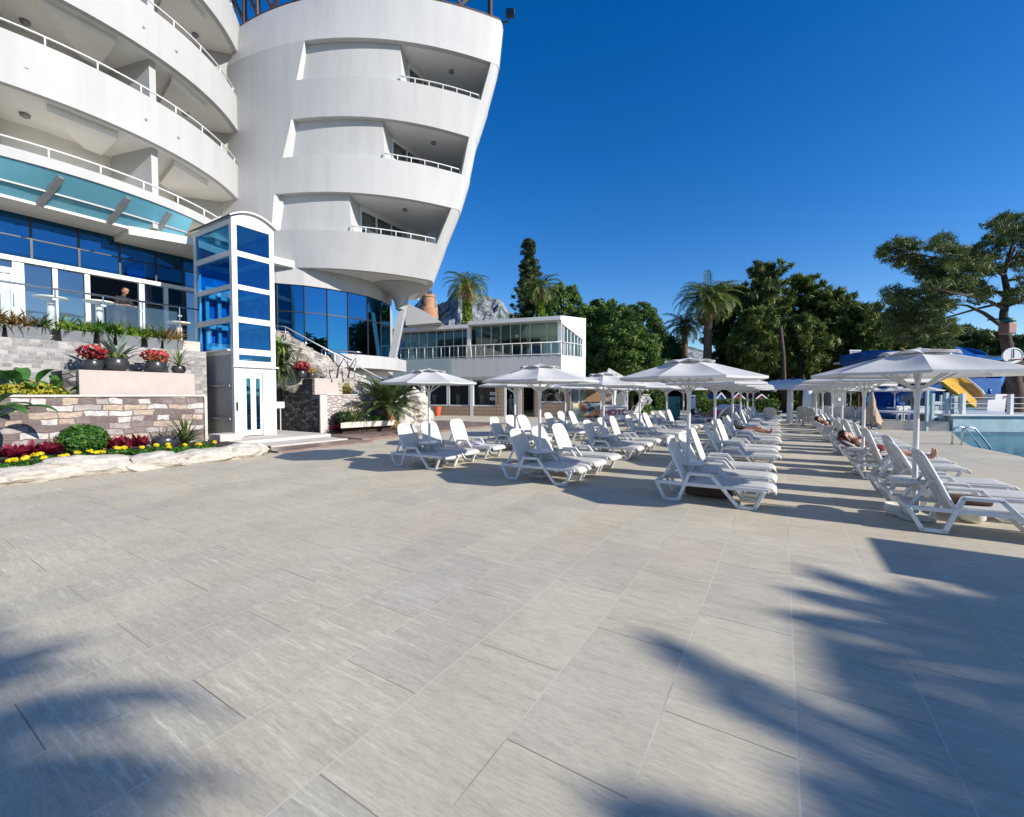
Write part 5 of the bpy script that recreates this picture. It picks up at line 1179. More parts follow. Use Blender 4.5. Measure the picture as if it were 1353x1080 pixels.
# hedge and play huts
p0, p1 = pz(932, 551, 0), pz(1030, 551, 0)
hd = thing('hedge', 'clipped green hedge behind the far loungers', 'hedge', tuple((p0 + p1) / 2)); n = 9000
k = rng.random(n)[:, None]; P = p0 * (1 - k) + p1 * k + np.stack([rng.random(n) * AD[0] * 1.1, rng.random(n) * AD[1] * 1.1, rng.random(n) * 1.35], 1)
V, F = leaf_quads(P, rng.normal(size=(n, 3)) + np.array([0, 0, .4]), .16, .55); npmesh('foliage', V, F, M['leaf_broad'], hd)
for (a, b, py0, py1, m, lb) in ((964, 984, 548, 517, 'red', 'red play hut with a pitched roof behind the hedge'), (944, 958, 548, 517, 'blue', 'blue play hut behind the hedge'), (994, 1014, 548, 519, 'red', 'second red play hut at the right end of the hedge')):
    d = 40; t = thing('play_hut', lb, 'play hut', W(((a + b) / 2 - CX) / FPX * d, d, 0))
    cbox(a, b, d, d + 2, 0, zd(531, d)).build('body', M[m], t)
    xa, xb = (a - CX) / FPX * d - .1, (b - CX) / FPX * d + .1; ze, zp = zd(531, d), zd(py1 + 3, d)
    mb = MB(); mb.add([W(xa, d - .2, ze), W(xb, d - .2, ze), W((xa + xb) / 2, d - .2, zp), W(xa, d + 2.2, ze), W(xb, d + 2.2, ze), W((xa + xb) / 2, d + 2.2, zp)], [(0, 1, 2), (5, 4, 3), (0, 2, 5, 3), (1, 4, 5, 2), (0, 3, 4, 1)]); mb.build('roof', M[m], t)
    mb = MB(); mb.bar(W(xa - .05, d - .23, ze), W((xa + xb) / 2, d - .23, zp + .05), .1, .1); mb.bar(W(xb + .05, d - .23, ze), W((xa + xb) / 2, d - .23, zp + .05), .1, .1); mb.build('roof_trim', M['white'], t)
# mushroom shade
dm = 25.5; x = (1044 - CX) / FPX * dm; t = thing('mushroom_shade', 'white dome shaped shade with dark dots on a thick white pole', 'parasol', W(x, dm, 0)); zr0 = zd(514, dm); zt0 = zd(501, dm)
mb = MB(); cw = W(x, dm, 0); prof = [(1.72 * math.cos(a), zr0 + (zt0 - zr0) * math.sin(a)) for a in np.linspace(0, 1.5, 9)]; mb.lathe([(1.6, zr0 - .05), (1.74, zr0 - .03)] + prof, cw, 28); mb.build('cap', M['float_cloth'], t, True)
mb = MB(); mb.lathe([(.17, 0), (.15, zr0)], cw, 16); mb.build('pole', M['white'], t, True, angle=40)
for k in range(14):
    a = 2.4 * k; r_ = .45 + .22 * (k % 5); zz_ = zr0 + (zt0 - zr0) * math.sqrt(max(0, 1 - (r_ / 1.74) ** 2)) + .01; mb = MB(); mb.ico((cw[0] + r_ * math.cos(a), cw[1] + r_ * math.sin(a), zz_), (.11, .11, .04), 1); mb.build('dot', M['blue'], t, True)
# ------------------------------------------------------------------ parasols
PR, ZRIM, ZHOLE, ZCAP = 1.18, 1.955, 2.2, 2.29
def oct_(r, a): return (r * math.cos(a), r * math.sin(a))
def make_parasol():
    t = thing('parasol', 'x', 'parasol', (0, 0, 0))
    mb = MB(); mb.lathe([(.031, .06), (.031, 1.60), (.042, 1.70), (.055, 1.78), (.04, 1.8)], n=14); mb.tube([(0, 0, 1.8), (0, 0, 2.3)], .022, 8); mb.build('pole', M['white_metal'], t, True, world=False, angle=40)
    A = [math.pi / 8 + k * math.pi / 4 for k in range(8)]
    mb = MB(); sub = 6
    for k in range(8):      # each panel sags a little between its ribs
        a, b = A[k], A[k] + math.pi / 4; rows = []
        for i in range(sub + 1):
            f = i / sub; r_ = .34 + (PR - .34) * f; z = ZHOLE + (ZRIM - ZHOLE) * f; row = []
            pa, pb = np.array(oct_(r_, a)), np.array(oct_(r_, b))
            for j in range(sub + 1):
                g = j / sub; p = pa * (1 - g) + pb * g; sag = .05 * math.sin(math.pi * g) * math.sin(math.pi * min(1, f * .9 + .05)) ; row.append((p[0], p[1], z - sag))
            rows.append(row)
        rows.append([(p[0] * 1.0, p[1] * 1.0, p[2] - .035) for p in rows[-1]])
        mb.grid(rows)
    c = mb.build('canopy', M['canvas'], t, True, world=False, angle=25)
    mb = MB()
    for k in range(8):      # raised vent cap with an arched opening over each panel
        a, b = A[k], A[k] + math.pi / 4; rows = []
        for f, r_, z in ((0, .02, ZCAP), (.5, .22, ZCAP - .045), (1, .42, ZCAP - .095)):
            row = []
            for j in range(9):
                g = j / 8; p = np.array(oct_(r_, a)) * (1 - g) + np.array(oct_(r_, b)) * g; row.append((p[0], p[1], z + .05 * math.sin(math.pi * g) * f * f))
            rows.append(row)
        mb.grid(rows)
    mb.build('vent_cap', M['canvas'], t, True, world=False, angle=25)
    mb = MB(); mb.lathe([(.30, ZHOLE - .015), (.33, ZHOLE - .012), (.32, ZHOLE + .012)], n=8, closed=False); mb.build('vent_shade_ring', M['grey_metal'], t, world=False)  # dark ring added to show the shade inside the vent openings
    for a in A:
        mb = MB(); p = lambda r_, z: (r_ * math.cos(a), r_ * math.sin(a), z)
        mb.bar(p(.03, ZHOLE + .03), p(PR - .01, ZRIM - .012), .018, .022); mb.bar(p(.05, 1.75), p(.58, ZHOLE - .11), .018, .022); mb.build('rib', M['white_metal'], t, world=False)
    mb = MB(); mb.lathe([(.05, .50), (.25, .505), (.27, .52), (.27, .54), (.25, .55), (.045, .55)], n=26); mb.build('table_top', M['plastic'], t, True, world=False, angle=40)
    mb = MB(); mb.box((-.17, -.17, .003), (.17, .17, .07)); mb.lathe([(.06, .09), (.055, .3)], n=12); mb.build('base', M['concrete'], t, world=False, bevel=.02)
    return t
ORD = ['first', 'second', 'third', 'fourth', 'fifth', 'sixth', 'seventh', 'eighth', 'ninth', 'tenth', 'eleventh', 'twelfth', 'thirteenth', 'fourteenth', 'fifteenth', 'sixteenth', 'seventeenth', 'eighteenth', 'nineteenth', 'twentieth', 'twenty-first', 'twenty-second', 'twenty-third', 'twenty-fourth']
ROWX = [1.49, -1.37, -4.22, -7.1]
ROWN = ['the pool side row', 'the row left of the aisle', 'the row nearer the shops', 'the row nearest the hotel']
ROWC = [6, 6, 5, 5]; PY0, PDY = 7.75, 3.85
par = make_parasol(); first = True
for r_, X in enumerate(ROWX):
    for k in range(ROWC[r_]):
        o = par if first else copy_tree(par); first = False
        o.location = (X + rnd.uniform(-.05, .05), PY0 + PDY * k + rnd.uniform(-.06, .06), 0); o.rotation_euler = (0, 0, R(rnd.uniform(-6, 6)) + (R(22.5) if r_ == 0 and k == 0 else 0) + (R(11) if (r_, k) == (1, 0) else 0))
        o['label'] = (f'white octagonal parasol, nearest one in {ROWN[r_]}' if k == 0 else f'white octagonal parasol, {ORD[k]} from the front in {ROWN[r_]}'); o['group'] = 'white parasols over the loungers'
PAR0 = par
# far parasols by the slides
for px, py, dd, lb in ((1182, 512, 30, 'white parasol far back in front of the blue slide tube'), (1124, 514, 31, 'white parasol far back beside the grey hut'), (1150, 513.5, 33, 'white parasol far back between the grey hut and the slide'), (1214, 511, 27, 'white parasol far back in front of the blue slide and white fence')):
    o = copy_tree(par); p = W((px - CX) / FPX * dd, dd, 0); o.location = p; o['label'] = lb; o['group'] = 'white parasols by the slides'; o.rotation_euler = (0, 0, rnd.random())
# ------------------------------------------------------------------ sun loungers
def make_lounger(angle, label):
    t = thing('sun_lounger', label, 'sun lounger', (0, 0, 0))
    HW = .315
    for sg in (-1, 1):
        y = sg * HW; pts = [(0, .285), (.13, .03), (.335, .03), (.49, .455), (.80, .46), (1.17, .03), (1.385, .03), (1.50, .29)]
        mb = MB()
        for a, b in zip(pts, pts[1:]): mb.bar((a[0], y, a[1]), (b[0], y, b[1]), .05, .045, (0, 1, 0))
        for a in pts[1:-1]: mb.tube([(a[0], y - .0225, a[1]), (a[0], y + .0225, a[1])], .025, 10)
        mb.bar((.49, y, .462), (.80, y, .467), .062, .022, (0, 0, 1))
        mb.bar((-.005, y * .97, .285), (1.56, y * .97, .30), .035, .055, (0, 0, 1))
        mb.build('side_frame', M['plastic'], t, world=False, bevel=.008)
    for x_, z_, w_ in ((0, .285, .05), (.42, .27, .04), (1.2, .265, .04)): MB().bar((x_, -HW, z_), (x_, HW, z_), w_, w_).build('cross_rail', M['plastic'], t, world=False)
    rows = []
    prof = [(.40, .300), (.55, .312), (.8, .318), (1.05, .318), (1.3, .322), (1.5, .325), (1.58, .315), (1.62, .285), (1.625, .25)]
    for x, z in prof: rows.append([(x, y, z - .012 * math.cos(y / .3 * 1.3)) for y in np.linspace(-.285, .285, 7)])
    mb = MB(); mb.grid(rows); o = mb.build('seat', M['sling'], t, True, world=False); m = o.modifiers.new('s', 'SOLIDIFY'); m.thickness = .028; m.offset = -1
    a = R(angle); bx, bz = .40, .315
    def bp(s, y, h=0): return (bx - math.cos(a) * s + math.sin(a) * h, y, bz + math.sin(a) * s + math.cos(a) * h)
    rows = [[bp(s, y * wv, .015 * math.sin(s * 5) - .02 * math.cos(y * 4)) for y in np.linspace(-.27, .27, 7)] for s, wv in ((0, 1), (.12, 1), (.3, 1.0), (.5, .98), (.62, .95), (.675, .86), (.69, .78))]
    mb = MB(); mb.grid(rows); o = mb.build('backrest', M['sling'], t, True, world=False); m = o.modifiers.new('s', 'SOLIDIFY'); m.thickness = .022; m.offset = 1
    mb = MB(); mb.tube([bp(0, -.29, .012), bp(.5, -.285, .012), bp(.65, -.25, .012), bp(.70, -.16, .012), bp(.71, 0, .012), bp(.70, .16, .012), bp(.65, .25, .012), bp(.5, .285, .012), bp(0, .29, .012)], .022, 8)
    for y in (-.1, .1): mb.bar(bp(.02, y, -.03), bp(.66, y, -.02), .03, .022, (0, 1, 0))
    mb.bar(bp(.35, -.28, -.02), bp(.35, .28, -.02), .03, .02)
    mb.build('back_frame', M['plastic'], t, True, world=False, angle=50)
    e = bp(.36, 0, -.03)
    for y in (-.2, .2): MB().bar((e[0], y, e[2]), (.04 if angle > 45 else .1, y, .285), .03, .03).build('support_strut', M['plastic'], t, world=False)
    return t
LU = make_lounger(66, 'x'); LV = [make_lounger(62, 'x'), make_lounger(70, 'x')]; LD = make_lounger(30, 'x'); used = set()
REAR = [1.35, -1.69, -4.72, -7.85]; OFF = (-.36, .68, 1.70)
LOUNGERS = {}
for r_ in range(4):
    n = 0
    for k in range((7, 7, 4, 3)[r_]):
        for j, of in enumerate(OFF):
            y = PY0 + PDY * k + of + rnd.uniform(-.06, .06)
            down = (r_, k, j) in ((0, 1, 1), (1, 2, 2), (0, 3, 1))
            if r_ in (0, 1) and k > 4 and j == 1 and rnd.random() < .3: continue
            src = LD if down else (LU if n < 1 else rnd.choice([LU, LU] + LV))
            if src not in used: o = src; used.add(src)
            else: o = copy_tree(src)
            x = REAR[r_] + rnd.uniform(-.08, .08) * (0 if (k, j) == (0, 0) else 1); o.location = (x, y if (k, j) != (0, 0) else PY0 + of + (.05 if r_ < 2 else .16), 0)
            o.rotation_euler = (0, 0, R(rnd.uniform(-5, 4)) if (k, j) != (0, 0) else 0); n += 1
            st = 'lowered white lounger' if down else 'white lounger with raised back'
            o['label'] = f'{st}, nearest one in {ROWN[r_]}' if n == 1 else f'{st}, {ORD[n - 1]} from the front in {ROWN[r_]}'
            o['group'] = 'sun loungers in ' + ROWN[r_]; LOUNGERS[(r_, k, j)] = o
# loungers standing across the far end and by the teal cabinet
for i, (px, dd, rz, where) in enumerate(((966, 25, 90, 'leftmost of the far cross row in front of the hedge'), (989, 25.5, 90, 'second from the left in the far cross row in front of the hedge'), (1017, 23.5, 90, 'just left of the mushroom shade pole'), (1072, 23, 90, 'just right of the mushroom shade pole'), (1060, 26, 80, 'behind the mushroom shade pole'), (1090, 27, 70, 'in front of the grey hut'), (1107, 26, 70, 'between the grey hut and the parasol poles'), (1122, 25, 88, 'in the far cross row near the closed beige parasol'), (1141, 24.5, 88, 'beside the closed beige parasol'), (905, 26.0, 15, 'beside the poster stand'), (915, 27, 15, 'behind the lounger beside the poster stand'))):
    o = copy_tree(LU); p = W((px - CX) / FPX * dd, dd, 0); o.location = p; o.rotation_euler = (0, 0, R(rz)); o['label'] = 'white lounger ' + where; o['group'] = 'loungers at the far end'
for i, (px, dd) in enumerate(((841, 24.4), (846, 25.2))):       # two folded upright beside the counter
    o = copy_tree(LU); p = W((px - CX) / FPX * dd, dd, .05); o.location = p; o.rotation_euler = (R(0), R(-62), R(-10 + 20 * i)); o['label'] = ['white lounger tipped on end right of the photo counter', 'second white lounger tipped on end behind the first'][i]; o['group'] = 'loungers tipped on end'
    o.location.z = .12
# towels, tubs
def roll(c, L, r_, rz, label, mat):
    mb = MB(); d = np.array([math.cos(rz), math.sin(rz), 0]); c = np.array(c)
    mb.tube([c - d * L / 2, c - d * L * .46, c, c + d * L * .46, c + d * L / 2], [r_ * .8, r_, r_ * 1.04, r_, r_ * .8], 14); n = len(mb.v); 
    return single('rolled_towel', mb, M[mat], label, 'towel', smooth=True, angle=45)
a = LOUNGERS[(0, 0, 0)].location; roll((a.x + .60, a.y - .02, .385), .42, .062, .12, 'dark brown rolled towel on the nearest pool side lounger', 'brown_cloth')
a = LOUNGERS[(0, 0, 1)].location; roll((a.x + .52, a.y + .05, .385), .36, .06, 1.2, 'dark brown rolled towel on the second pool side lounger', 'brown_cloth')
a = LOUNGERS[(1, 0, 0)].location; roll((a.x + .7, a.y + .25, .075), .7, .07, .1, 'brown rolled mat lying under the nearest lounger left of the aisle', 'brown_cloth')
a = LOUNGERS[(3, 0, 2)].location
mb = MB(); rows = [[(a.x + .55 + .5 * u, a.y - .25 + .45 * v + .05 * math.sin(u * 9), .365 + .03 * math.sin(u * 7 + v * 5) + .02 * math.sin(v * 11)) for v in np.linspace(0, 1, 14)] for u in np.linspace(0, 1, 14)]
mb.grid(rows); o = single('lilac_towel', mb, M['lilac'], 'crumpled lilac towel on the third lounger of the leftmost row', 'towel', smooth=True); m = o.modifiers.new('s', 'SOLIDIFY'); m.thickness = .03; m.offset = 1
for (px, py), lb in (((1186, 681), 'round cream tub under the near end of the pool side row'), ((1284, 690), 'small round cream tub under the nearest pool side lounger')):
    c = pz(px, py, 0); k = .8 if px > 1200 else .9; mb = MB(); mb.lathe([(.10 * k, .002), (.16 * k, .05), (.17 * k, .15), (.15 * k, .16), (.13 * k, .14)], (c[0], c[1], 0), 20); single('cream_tub', mb, M['cream'], lb, 'tub', smooth=True, angle=50)
# closed beige parasol
c = pz(1151, 569, 0); t = thing('closed_parasol', 'closed beige parasol standing beside the pool deck', 'parasol', tuple(c))
n = 20; rows = []
for z, r0 in ((.25, .36), (.7, .27), (1.15, .13), (1.35, .12), (1.7, .05), (1.85, .02)):
    rows.append([(c[0] + (r0 * (1 + .22 * (-1) ** k)) * math.cos(2 * math.pi * k / n), c[1] + (r0 * (1 + .22 * (-1) ** k)) * math.sin(2 * math.pi * k / n), z + (.08 * (k % 3) if z < .4 else 0)) for k in range(n + 1)])
mb = MB(); mb.grid(rows); mb.build('canopy', M['beige_cloth'], t, True); mb = MB(); mb.tube([c, c + np.array([0, 0, 1.9])], .03, 8); mb.build('pole', M['brown_timber'], t)
mb = MB(); mb.lathe([(.25, 0), (.25, .08), (.05, .1)], c, 16); mb.build('base', M['grey_metal'], t)
# pool ladder
p0 = pz(1258, 588, 0); p1 = pz(1266, 588.5, 0); t = thing('pool_ladder', 'polished steel ladder rails curving into the pool', 'ladder', tuple(p0))
dx = np.array([*(AX * .62), 0]) + np.array([*(AD * -.05), 0])
for p in (p0, p1 + np.array([*(AX * .12), 0])):
    mb = MB(); pts = [p + np.array([0, 0, z]) for z in (0, .3, .45)] + [p + dx * k + np.array([0, 0, z]) for k, z in ((.1, .56), (.35, .60), (.6, .56), (.9, .34), (1.35, -.02), (1.7, -.45))]; mb.tube(pts, .028, 8); mb.build('rail', M['steel'], t, True)
    mb = MB(); mb.lathe([(.06, .001), (.06, .02), (.03, .03)], p, 12); mb.build('foot_flange', M['steel'], t)
# ------------------------------------------------------------------ trees
def palm_tree(px, d, py_crown, py_base, label, L, n=46, trunk_r=.28, mat='leaf_palm', dates=True, lean=0, name='palm_tree', base=None, top=None, skirt=True, fat=1, dr=(1.2, 2.1), emax=1.6):
    c = pd(px, py_crown, d) if top is None else np.array(top); b = np.array([c[0] + lean, c[1], 0.]) if base is None else np.array(base)
    t = thing(name, label, 'palm tree', tuple(b))
    mb = MB(); k = 14; pts = [b + (c - b) * i / k + np.array([lean * .2 * math.sin(i / k * 3.1), 0, 0]) for i in range(k + 1)]
    mb.tube(pts, [trunk_r * (1.15 - .3 * i / k + .07 * (i % 2)) for i in range(k + 1)], 12)
    mb.tube([c - np.array([0, 0, 1.1]), c - np.array([0, 0, .4]), c + np.array([0, 0, .15])], [trunk_r * .9, trunk_r * 1.7, trunk_r * .8], 12); mb.build('trunk', M['bark_palm'], t, True, angle=40)
    V, F = [], []
    for i in range(n):
        el = -.5 + emax * (i / n) ** .85; frond(V, F, c + np.array([0, 0, .1]), i * 2.399, el, L * rnd.uniform(.85, 1.1) * (.85 if el < 0 else 1), rnd.uniform(*dr), L * .19, 30, wd=L * .014 * fat)
    npmesh('frond', np.array(V), np.array(F), M[mat], t)
    if dates:
        P = []; D = []
        for i in range(14):
            a = i * 2.399; 
            for j in range(26): q = j / 26; P.append(c + np.array([math.cos(a) * (.2 + q * L * .24), math.sin(a) * (.2 + q * L * .24), .1 - q * q * L * .38]) + rng.normal(size=3) * .07 * (1 + q)); D.append([math.cos(a), math.sin(a), -1.2])
        V, F = leaf_quads(np.array(P), np.array(D) + rng.normal(size=(len(P), 3)) * .3, .34, .16); npmesh('date_cluster', V, F, M['palm_dates'], t)
    if skirt:
        V, F = [], []
        for i in range(12): frond(V, F, c - np.array([0, 0, .35]), i * 2.399 + 1, -.7, L * .55, .9, L * .10, 14, wd=L * .008)
        npmesh('dry_frond', np.array(V), np.array(F), M['leaf_straw'], t)
    return t
palm_tree(617, 45, 379, 0, 'date palm behind the restaurant roof in front of the mountain', 3.0, 34, .34)
palm_tree(714, 47, 381, 0, 'date palm rising in front of the dark cypress', 2.9, 30, .30, dates=False)
palm_tree(936, 46, 396, 0, 'tall date palm with orange date stalks left of the pines', 3.9, 60, .42)
palm_tree(905, 49, 432, 0, 'shorter dark palm left of the tall date palm', 3.0, 40, .34, 'leaf_palm_dark', False)
# ivy on the first two palm trunks
for px, d, a, b, lb in ((617, 45, 425, 396, 'green ivy climbing the palm trunk in front of the mountain'), (714, 47, 425, 398, 'green ivy climbing the palm trunk in front of the cypress')):
    P = np.concatenate([blob_points(pd(px, a + (b - a) * k, d), (.62 - .25 * k, .62 - .25 * k, .5), 130, .7)[0] for k in np.linspace(0, 1, 6)])
    t = thing('ivy', lb, 'plant', tuple(P.mean(0))); V, F = leaf_quads(P, rng.normal(size=P.shape), .3, .8); npmesh('foliage', V, F, M['leaf_lime'], t)
def canopy(puffs, per, size, aspect, flat=.7, out=.9, jitter=.45, shell=.5, up=0):
    Ps = []; Ds = []; Ns = []
    for c, r_ in puffs:
        p, d = blob_points(c, (r_, r_, r_ * flat), int(per * r_ * r_) + 12, shell); Ps.append(p); Ds.append(rng.normal(size=d.shape) * (1 - up * .45) + d * out * .8 + np.array([0, 0, up])); Ns.append(d + np.array([0, 0, .25]) + rng.normal(size=d.shape) * jitter)
    return leaf_quads(np.concatenate(Ps), np.concatenate(Ds), size, aspect, np.concatenate(Ns))
def tree(kind, px, d, py_top, half, label, py_low=500, leaf='leaf_pine', npuff=46, lean=0, per=150, size=.42, aspect=.3, trunk=.28, rpuff=(.7, 1.35), profile=None, flat=.7, group=None, name=None, jit=.45, up=.0, nlimb=0):
    top = pd(px, py_top, d); zt = top[2]; zl = max(.5, float(pd(px, py_low, d)[2])); hw = half / FPX * d
    b = np.array([top[0] + lean, top[1], 0.]); t = thing(name or kind, label, 'tree', tuple(b), group)
    mb = MB(); mb.tube([b, b * .6 + top * .4 + np.array([.2, .1, 0]), b * .3 + top * .7, top * .93 + b * .07], [trunk, trunk * .8, trunk * .5, trunk * .15], 9)
    puffs = []; limbs = MB()
    for i in range(nlimb):      # feathery conifer: plumes of needles strung along each limb
        k = (i + rnd.random()) / nlimb; z = zl + (zt - zl) * k; w_ = profile(k) if profile else math.sin(math.pi * min(1, .16 + .80 * k)) ** .6
        a = i * 2.399 + rnd.uniform(-.5, .5); L = hw * w_ * rnd.uniform(.55, 1.12); rise = rnd.uniform(.05, .35) * L
        ax0 = b * (1 - k) + top * k; ax0[2] = min(z - rise * .6, zt - .6); tip = np.array([ax0[0] + math.cos(a) * L, ax0[1] + math.sin(a) * L, min(z + rise * .4, zt - .2)])
        limbs.tube([ax0, (ax0 + tip) / 2 - np.array([0, 0, .1]), tip], [trunk * .25, trunk * .16, .02], 5)
        for f in np.linspace(.3, 1, max(3, int(L / .55))):
            p = ax0 * (1 - f) + tip * f + rng.normal(size=3) * np.array([.18, .18, .10]); puffs.append((p + np.array([0, 0, .12]), rnd.uniform(*rpuff) * (1.05 - .35 * f)))
    for i in range(npuff if not nlimb else 0):
        k = (i + rnd.random()) / npuff; z = zl + (zt - zl) * k
        w_ = profile(k) if profile else math.sin(math.pi * min(1, .12 + .8 * k)) ** .7
        a = i * 2.399 + rnd.uniform(-.4, .4); q = hw * w_ * rnd.uniform(.35, 1.0) ** .6
        c = np.array([top[0] + math.cos(a) * q, top[1] + math.sin(a) * q, z]); r_ = rnd.uniform(*rpuff) * (.6 + .5 * w_)
        c[2] = min(c[2], zt - r_ * flat * .6); puffs.append((c, r_))
        if i % 4 == 0:
            s = b * (1 - k * .75) + top * k * .75; s[2] = max(zl * .8, z - q * .6 - .5); limbs.tube([s, (s + c) / 2 + np.array([0, 0, .3]), c], [trunk * .35, trunk * .22, .03], 6)
    mb.add(limbs.v, limbs.f); mb.build('trunk', M['bark_pine'] if kind != 'broad_tree' else M['bark_dark'], t, True)
    V, F = canopy(puffs, per, size, aspect, flat, jitter=jit, up=up); npmesh('crown', V, F, M[leaf], t); return t
# cypress
cone = lambda k: .08 + .95 * (1 - k) ** .85
tree('cypress_tree', 699, 58, 318, 33, 'tall dark pointed cypress behind the right half of the restaurant', 470, 'leaf_cypress', 0, per=330, size=.55, aspect=.16, rpuff=(.35, .62), profile=cone, flat=.7, jit=.7, up=.3, nlimb=120)
# broad leaved trees right of the restaurant
for px, d, pt, hw_, lb in ((742, 56, 378, 40, 'green broad leaved tree behind the right end of the restaurant'), (775, 52, 408, 34, 'green broad leaved tree right of the restaurant gable'), (795, 60, 398, 36, 'taller green tree behind the white tent trees')):
    tree('broad_tree', px, d, pt, hw_, lb, 520, 'leaf_broad', 170, per=230, size=.38, aspect=.55, rpuff=(.4, 1.0), flat=.8, jit=.6)
# pine grove
for px, d, pt, hw_, lb in ((812, 50, 404, 36, 'wide green tree behind the white tent'), (848, 54, 402, 32, 'layered flat topped tree left of the short palm'), (834, 46, 428, 40, 'low green tree behind the tipped loungers')):
    tree('broad_tree', px, d, pt, hw_, lb, 520, 'leaf_broad', 150, per=300, size=.40, aspect=.26, rpuff=(.35, .95), flat=.7, jit=.6, up=.5)
for px, d, pt, hw_, lf, lb in ((968, 54, 378, 40, 'leaf_pine', 'leftmost pine of the grove beside the tall date palm'), (1012, 50, 348, 46, 'leaf_pine', 'tallest round pine in the middle of the grove'), (1060, 53, 366, 44, 'leaf_pine', 'dense pine right of the tallest pine'), (1000, 44, 410, 34, 'leaf_pine', 'lower pine in front of the tallest pine'), (1100, 50, 384, 40, 'leaf_pine', 'pine with an open top in the right half of the grove'), (1060, 45, 420, 36, 'leaf_pine', 'low spreading pine in front of the dense pine'), (1140, 46, 404, 42, 'leaf_pine', 'pine with pale tips at the right end of the grove'), (1175, 50, 416, 40, 'leaf_pine', 'pine behind the blue slide'), (1108, 48, 446, 36, 'leaf_pine', 'low pine bough tree beside the white slide tower')):
    tree('pine_tree', px, d, pt, hw_, lb, 492, lf, 0, per=230, size=.70, aspect=.16, rpuff=(.38, .72), flat=.8, jit=.7, up=.9, nlimb=78)
for px, d, a, b, lb in ((1038, 42, 505, 432, 'bare pale pine trunk showing in the middle of the grove'), (1010, 43, 505, 440, 'dark pine trunk left of the pale trunk'), (1062, 44, 505, 440, 'dark pine trunk right of the pale trunk'), (985, 46, 505, 446, 'dark pine trunk at the left side of the grove')):
    p = pd(px, a, d); q = pd(px - 7, b, d); mb = MB(); mb.tube([(p[0], p[1], 0), (p + q) / 2, q], [.24, .2, .16], 9); single('tree_trunk', mb, M['bark_pine'] if px == 1038 else M['bark_dark'], lb, 'tree trunk', smooth=True)
# far right trees behind the slides
for px, d, pt, hw_, lb in ((1245, 60, 432, 44, 'far pine behind the blue slide roof'), (1300, 56, 440, 40, 'far pine behind the yellow slide'), (1352, 52, 446, 40, 'far tree at the right edge behind the big pine'), (1205, 58, 434, 34, 'far pine left of the blue slide roof')):
    tree('pine_tree', px, d, pt, hw_, lb, 500, 'leaf_pine_blue', 0, per=150, size=.75, aspect=.18, rpuff=(.5, .95), flat=.7, jit=.7, up=.6, nlimb=60)
tree('broad_tree', 880, 58, 446, 22, 'dark tree closing the gap left of the short palm', 510, 'leaf_broad', 80, per=200, size=.4, aspect=.5, rpuff=(.5, 1.1), jit=.6)
# dark undergrowth closing the view under the trees
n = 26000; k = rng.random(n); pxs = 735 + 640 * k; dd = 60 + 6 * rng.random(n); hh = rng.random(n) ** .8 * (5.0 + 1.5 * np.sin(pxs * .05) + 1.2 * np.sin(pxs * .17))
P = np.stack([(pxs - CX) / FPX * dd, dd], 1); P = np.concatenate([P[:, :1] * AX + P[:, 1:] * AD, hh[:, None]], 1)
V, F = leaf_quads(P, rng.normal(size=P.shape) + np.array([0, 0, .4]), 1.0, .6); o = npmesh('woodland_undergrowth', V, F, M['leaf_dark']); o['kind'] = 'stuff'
n = 5200; k = rng.random(n); pxs = 905 + 240 * k; dd = 46 + 3 * rng.random(n); hh = rng.random(n) * (2.0 + .9 * np.sin(pxs * .09) + .5 * np.sin(pxs * .31))
P = np.stack([(pxs - CX) / FPX * dd, dd], 1); P = np.concatenate([P[:, :1] * AX + P[:, 1:] * AD, hh[:, None]], 1)
V, F = leaf_quads(P, rng.normal(size=P.shape) + np.array([0, 0, .4]), .5, .6); o = npmesh('shrub_undergrowth', V, F, M['leaf_broad']); o['kind'] = 'stuff'
# low shrubs near the tent
for px, d, h, lb in ((850, 34, 1.1, 'low green shrub right of the photo counter'), (872, 38, 4.0, 'tall climbing green shrub behind the middle parasols'), (926, 35, 3.2, 'tall green shrub between the teal cabinet and the poster stand')):
    c = W((px - CX) / FPX * d, d, 0); t = thing('green_shrub', lb, 'shrub', c); bush((c[0], c[1], h * .5), (.6 + .2 * (h < 2), .7, h * .55), 900, .2, M['leaf_broad'], t)
